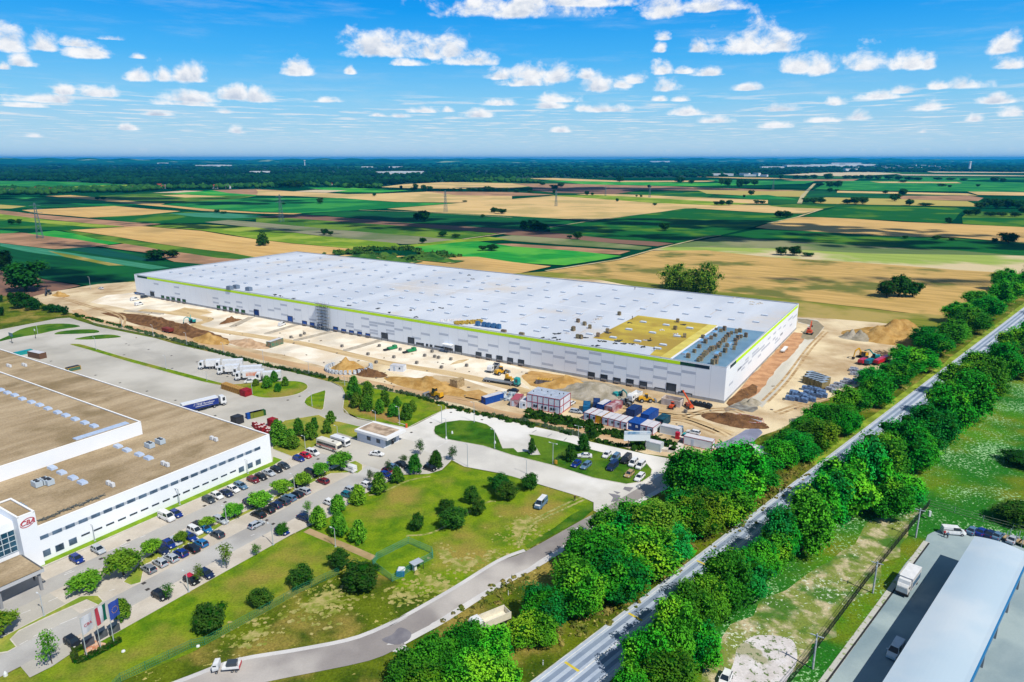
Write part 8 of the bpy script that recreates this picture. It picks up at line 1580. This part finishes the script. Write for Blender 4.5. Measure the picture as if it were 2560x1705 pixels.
dens = M_('ADD', M_('SUBTRACT', 1.07, M_('SQRT', dmin)), M_('MULTIPLY', M_('SUBTRACT', n_a, .5), 2.5)); dens = M_('ADD', dens, M_('MULTIPLY', M_('SUBTRACT', n_b, .5), .9)); cov = ramp(nt, dens, 0.0, .8)
# little far clouds, a thin cumulus deck seen in perspective
inv = M_('DIVIDE', 1.0, M_('MAXIMUM', el, .012)); cb2 = nd(nt, 'ShaderNodeCombineXYZ'); nt.links.new(M_('MULTIPLY', az, M_('MULTIPLY', inv, .42)), cb2.inputs[0]); nt.links.new(M_('MULTIPLY', inv, .8), cb2.inputs[1])
cb2b = nd(nt, 'ShaderNodeMapping'); cb2b.inputs['Scale'].default_value = (1.6, 1.0, 1); nt.links.new(cb2.outputs[0], cb2b.inputs[0]); n_c = noise(nt, cb2b.outputs[0], 1.25, 5, .6)
deck = M_('MULTIPLY', ramp(nt, n_c, .51, .66), M_('MULTIPLY', ramp(nt, el, .10, .055), ramp(nt, el, .003, .03))); deck = M_('MULTIPLY', deck, .85)
# thin cirrus veils
mp2 = nd(nt, 'ShaderNodeMapping'); mp2.inputs['Scale'].default_value = (1.2, 9, 1); mp2.inputs['Rotation'].default_value = (0, 0, .12); nt.links.new(cb.outputs[0], mp2.inputs[0]); veil = M_('MULTIPLY', ramp(nt, noise(nt, mp2.outputs[0], 4, 6, .65), .48, .8), .28)
hs = nd(nt, 'ShaderNodeHueSaturation'); hs.inputs['Saturation'].default_value = 1.5; hs.inputs['Value'].default_value = 1.25; hs.inputs['Hue'].default_value = .485; nt.links.new(sky.outputs[0], hs.inputs['Color'])
mp3 = nd(nt, 'ShaderNodeMapping'); mp3.inputs['Scale'].default_value = (1, 1.35, 1); mp3.inputs['Location'].default_value = (.004, .012, 0); nt.links.new(cb.outputs[0], mp3.inputs[0]); n_u = noise(nt, mp3.outputs[0], 30, 5, .6, .25)
rel = M_('MULTIPLY', M_('SUBTRACT', n_u, n_a), 2.2); shade = ramp(nt, M_('ADD', rel, M_('MULTIPLY', M_('SUBTRACT', M_('MINIMUM', dens, 1.1), .6), .55)), -.3, .75)
cc = mixc(nt, shade, (11.2, 11.3, 11.5, 1), (6.0, 7.0, 8.6, 1))
gr = nd(nt, 'ShaderNodeValToRGB'); nt.links.new(M_('MULTIPLY', el, 4.0, None, True), gr.inputs[0]); cr = gr.color_ramp; cr.elements[0].position = 0.0; cr.elements[0].color = S(186, 220, 244, 1); cr.elements[1].position = 1.0; cr.elements[1].color = S(0, 132, 236, 1)
for p_, c_ in ((.16, S(164, 212, 242, 1)), (.31, S(128, 202, 246, 1)), (.52, S(66, 178, 248, 1)), (.76, S(0, 154, 244, 1))): e_ = cr.elements.new(p_); e_.color = c_
gs = nd(nt, 'ShaderNodeVectorMath', operation='SCALE'); nt.links.new(gr.outputs[0], gs.inputs[0]); gs.inputs['Scale'].default_value = 1.0 / .085
skyc = mixc(nt, .88, hs.outputs[0], gs.outputs[0]); skyc = mixc(nt, ramp(nt, el, .22, .9), skyc, (1.5, 2.1, 3.1, 1)); base = mixc(nt, veil, skyc, (7.8, 8.8, 9.8, 1)); base = mixc(nt, deck, base, (9.2, 9.8, 10.4, 1)); fin = mixc(nt, cov, base, cc)
nt.links.new(fin, bg.inputs[0]); bg.inputs[1].default_value = .085; nt.links.new(bg.outputs[0], out.inputs[0])
w.cycles.sampling_method = 'MANUAL'; w.cycles.sample_map_resolution = 256
cam = bpy.data.cameras.new('camera'); co = bpy.data.objects.new('camera', cam); COL.objects.link(co); co.location = (0, 0, H); co.rotation_euler = (math.pi / 2 - PITCH, 0, 0)
cam.sensor_width = 36; cam.lens = 36 * F / 2560; cam.clip_end = 120000; cam.clip_start = 1; sc.camera = co
sc.view_settings.view_transform = 'Standard'; sc.view_settings.look = 'None'; sc.view_settings.exposure = 0.03; sc.view_settings.gamma = 1
sc.cycles.max_bounces = 5; sc.cycles.diffuse_bounces = 2; sc.cycles.glossy_bounces = 2; sc.cycles.transmission_bounces = 2; sc.cycles.volume_bounces = 1; sc.cycles.transparent_max_bounces = 4; sc.cycles.use_denoising = True; sc.cycles.caustics_reflective = False; sc.cycles.caustics_refractive = False
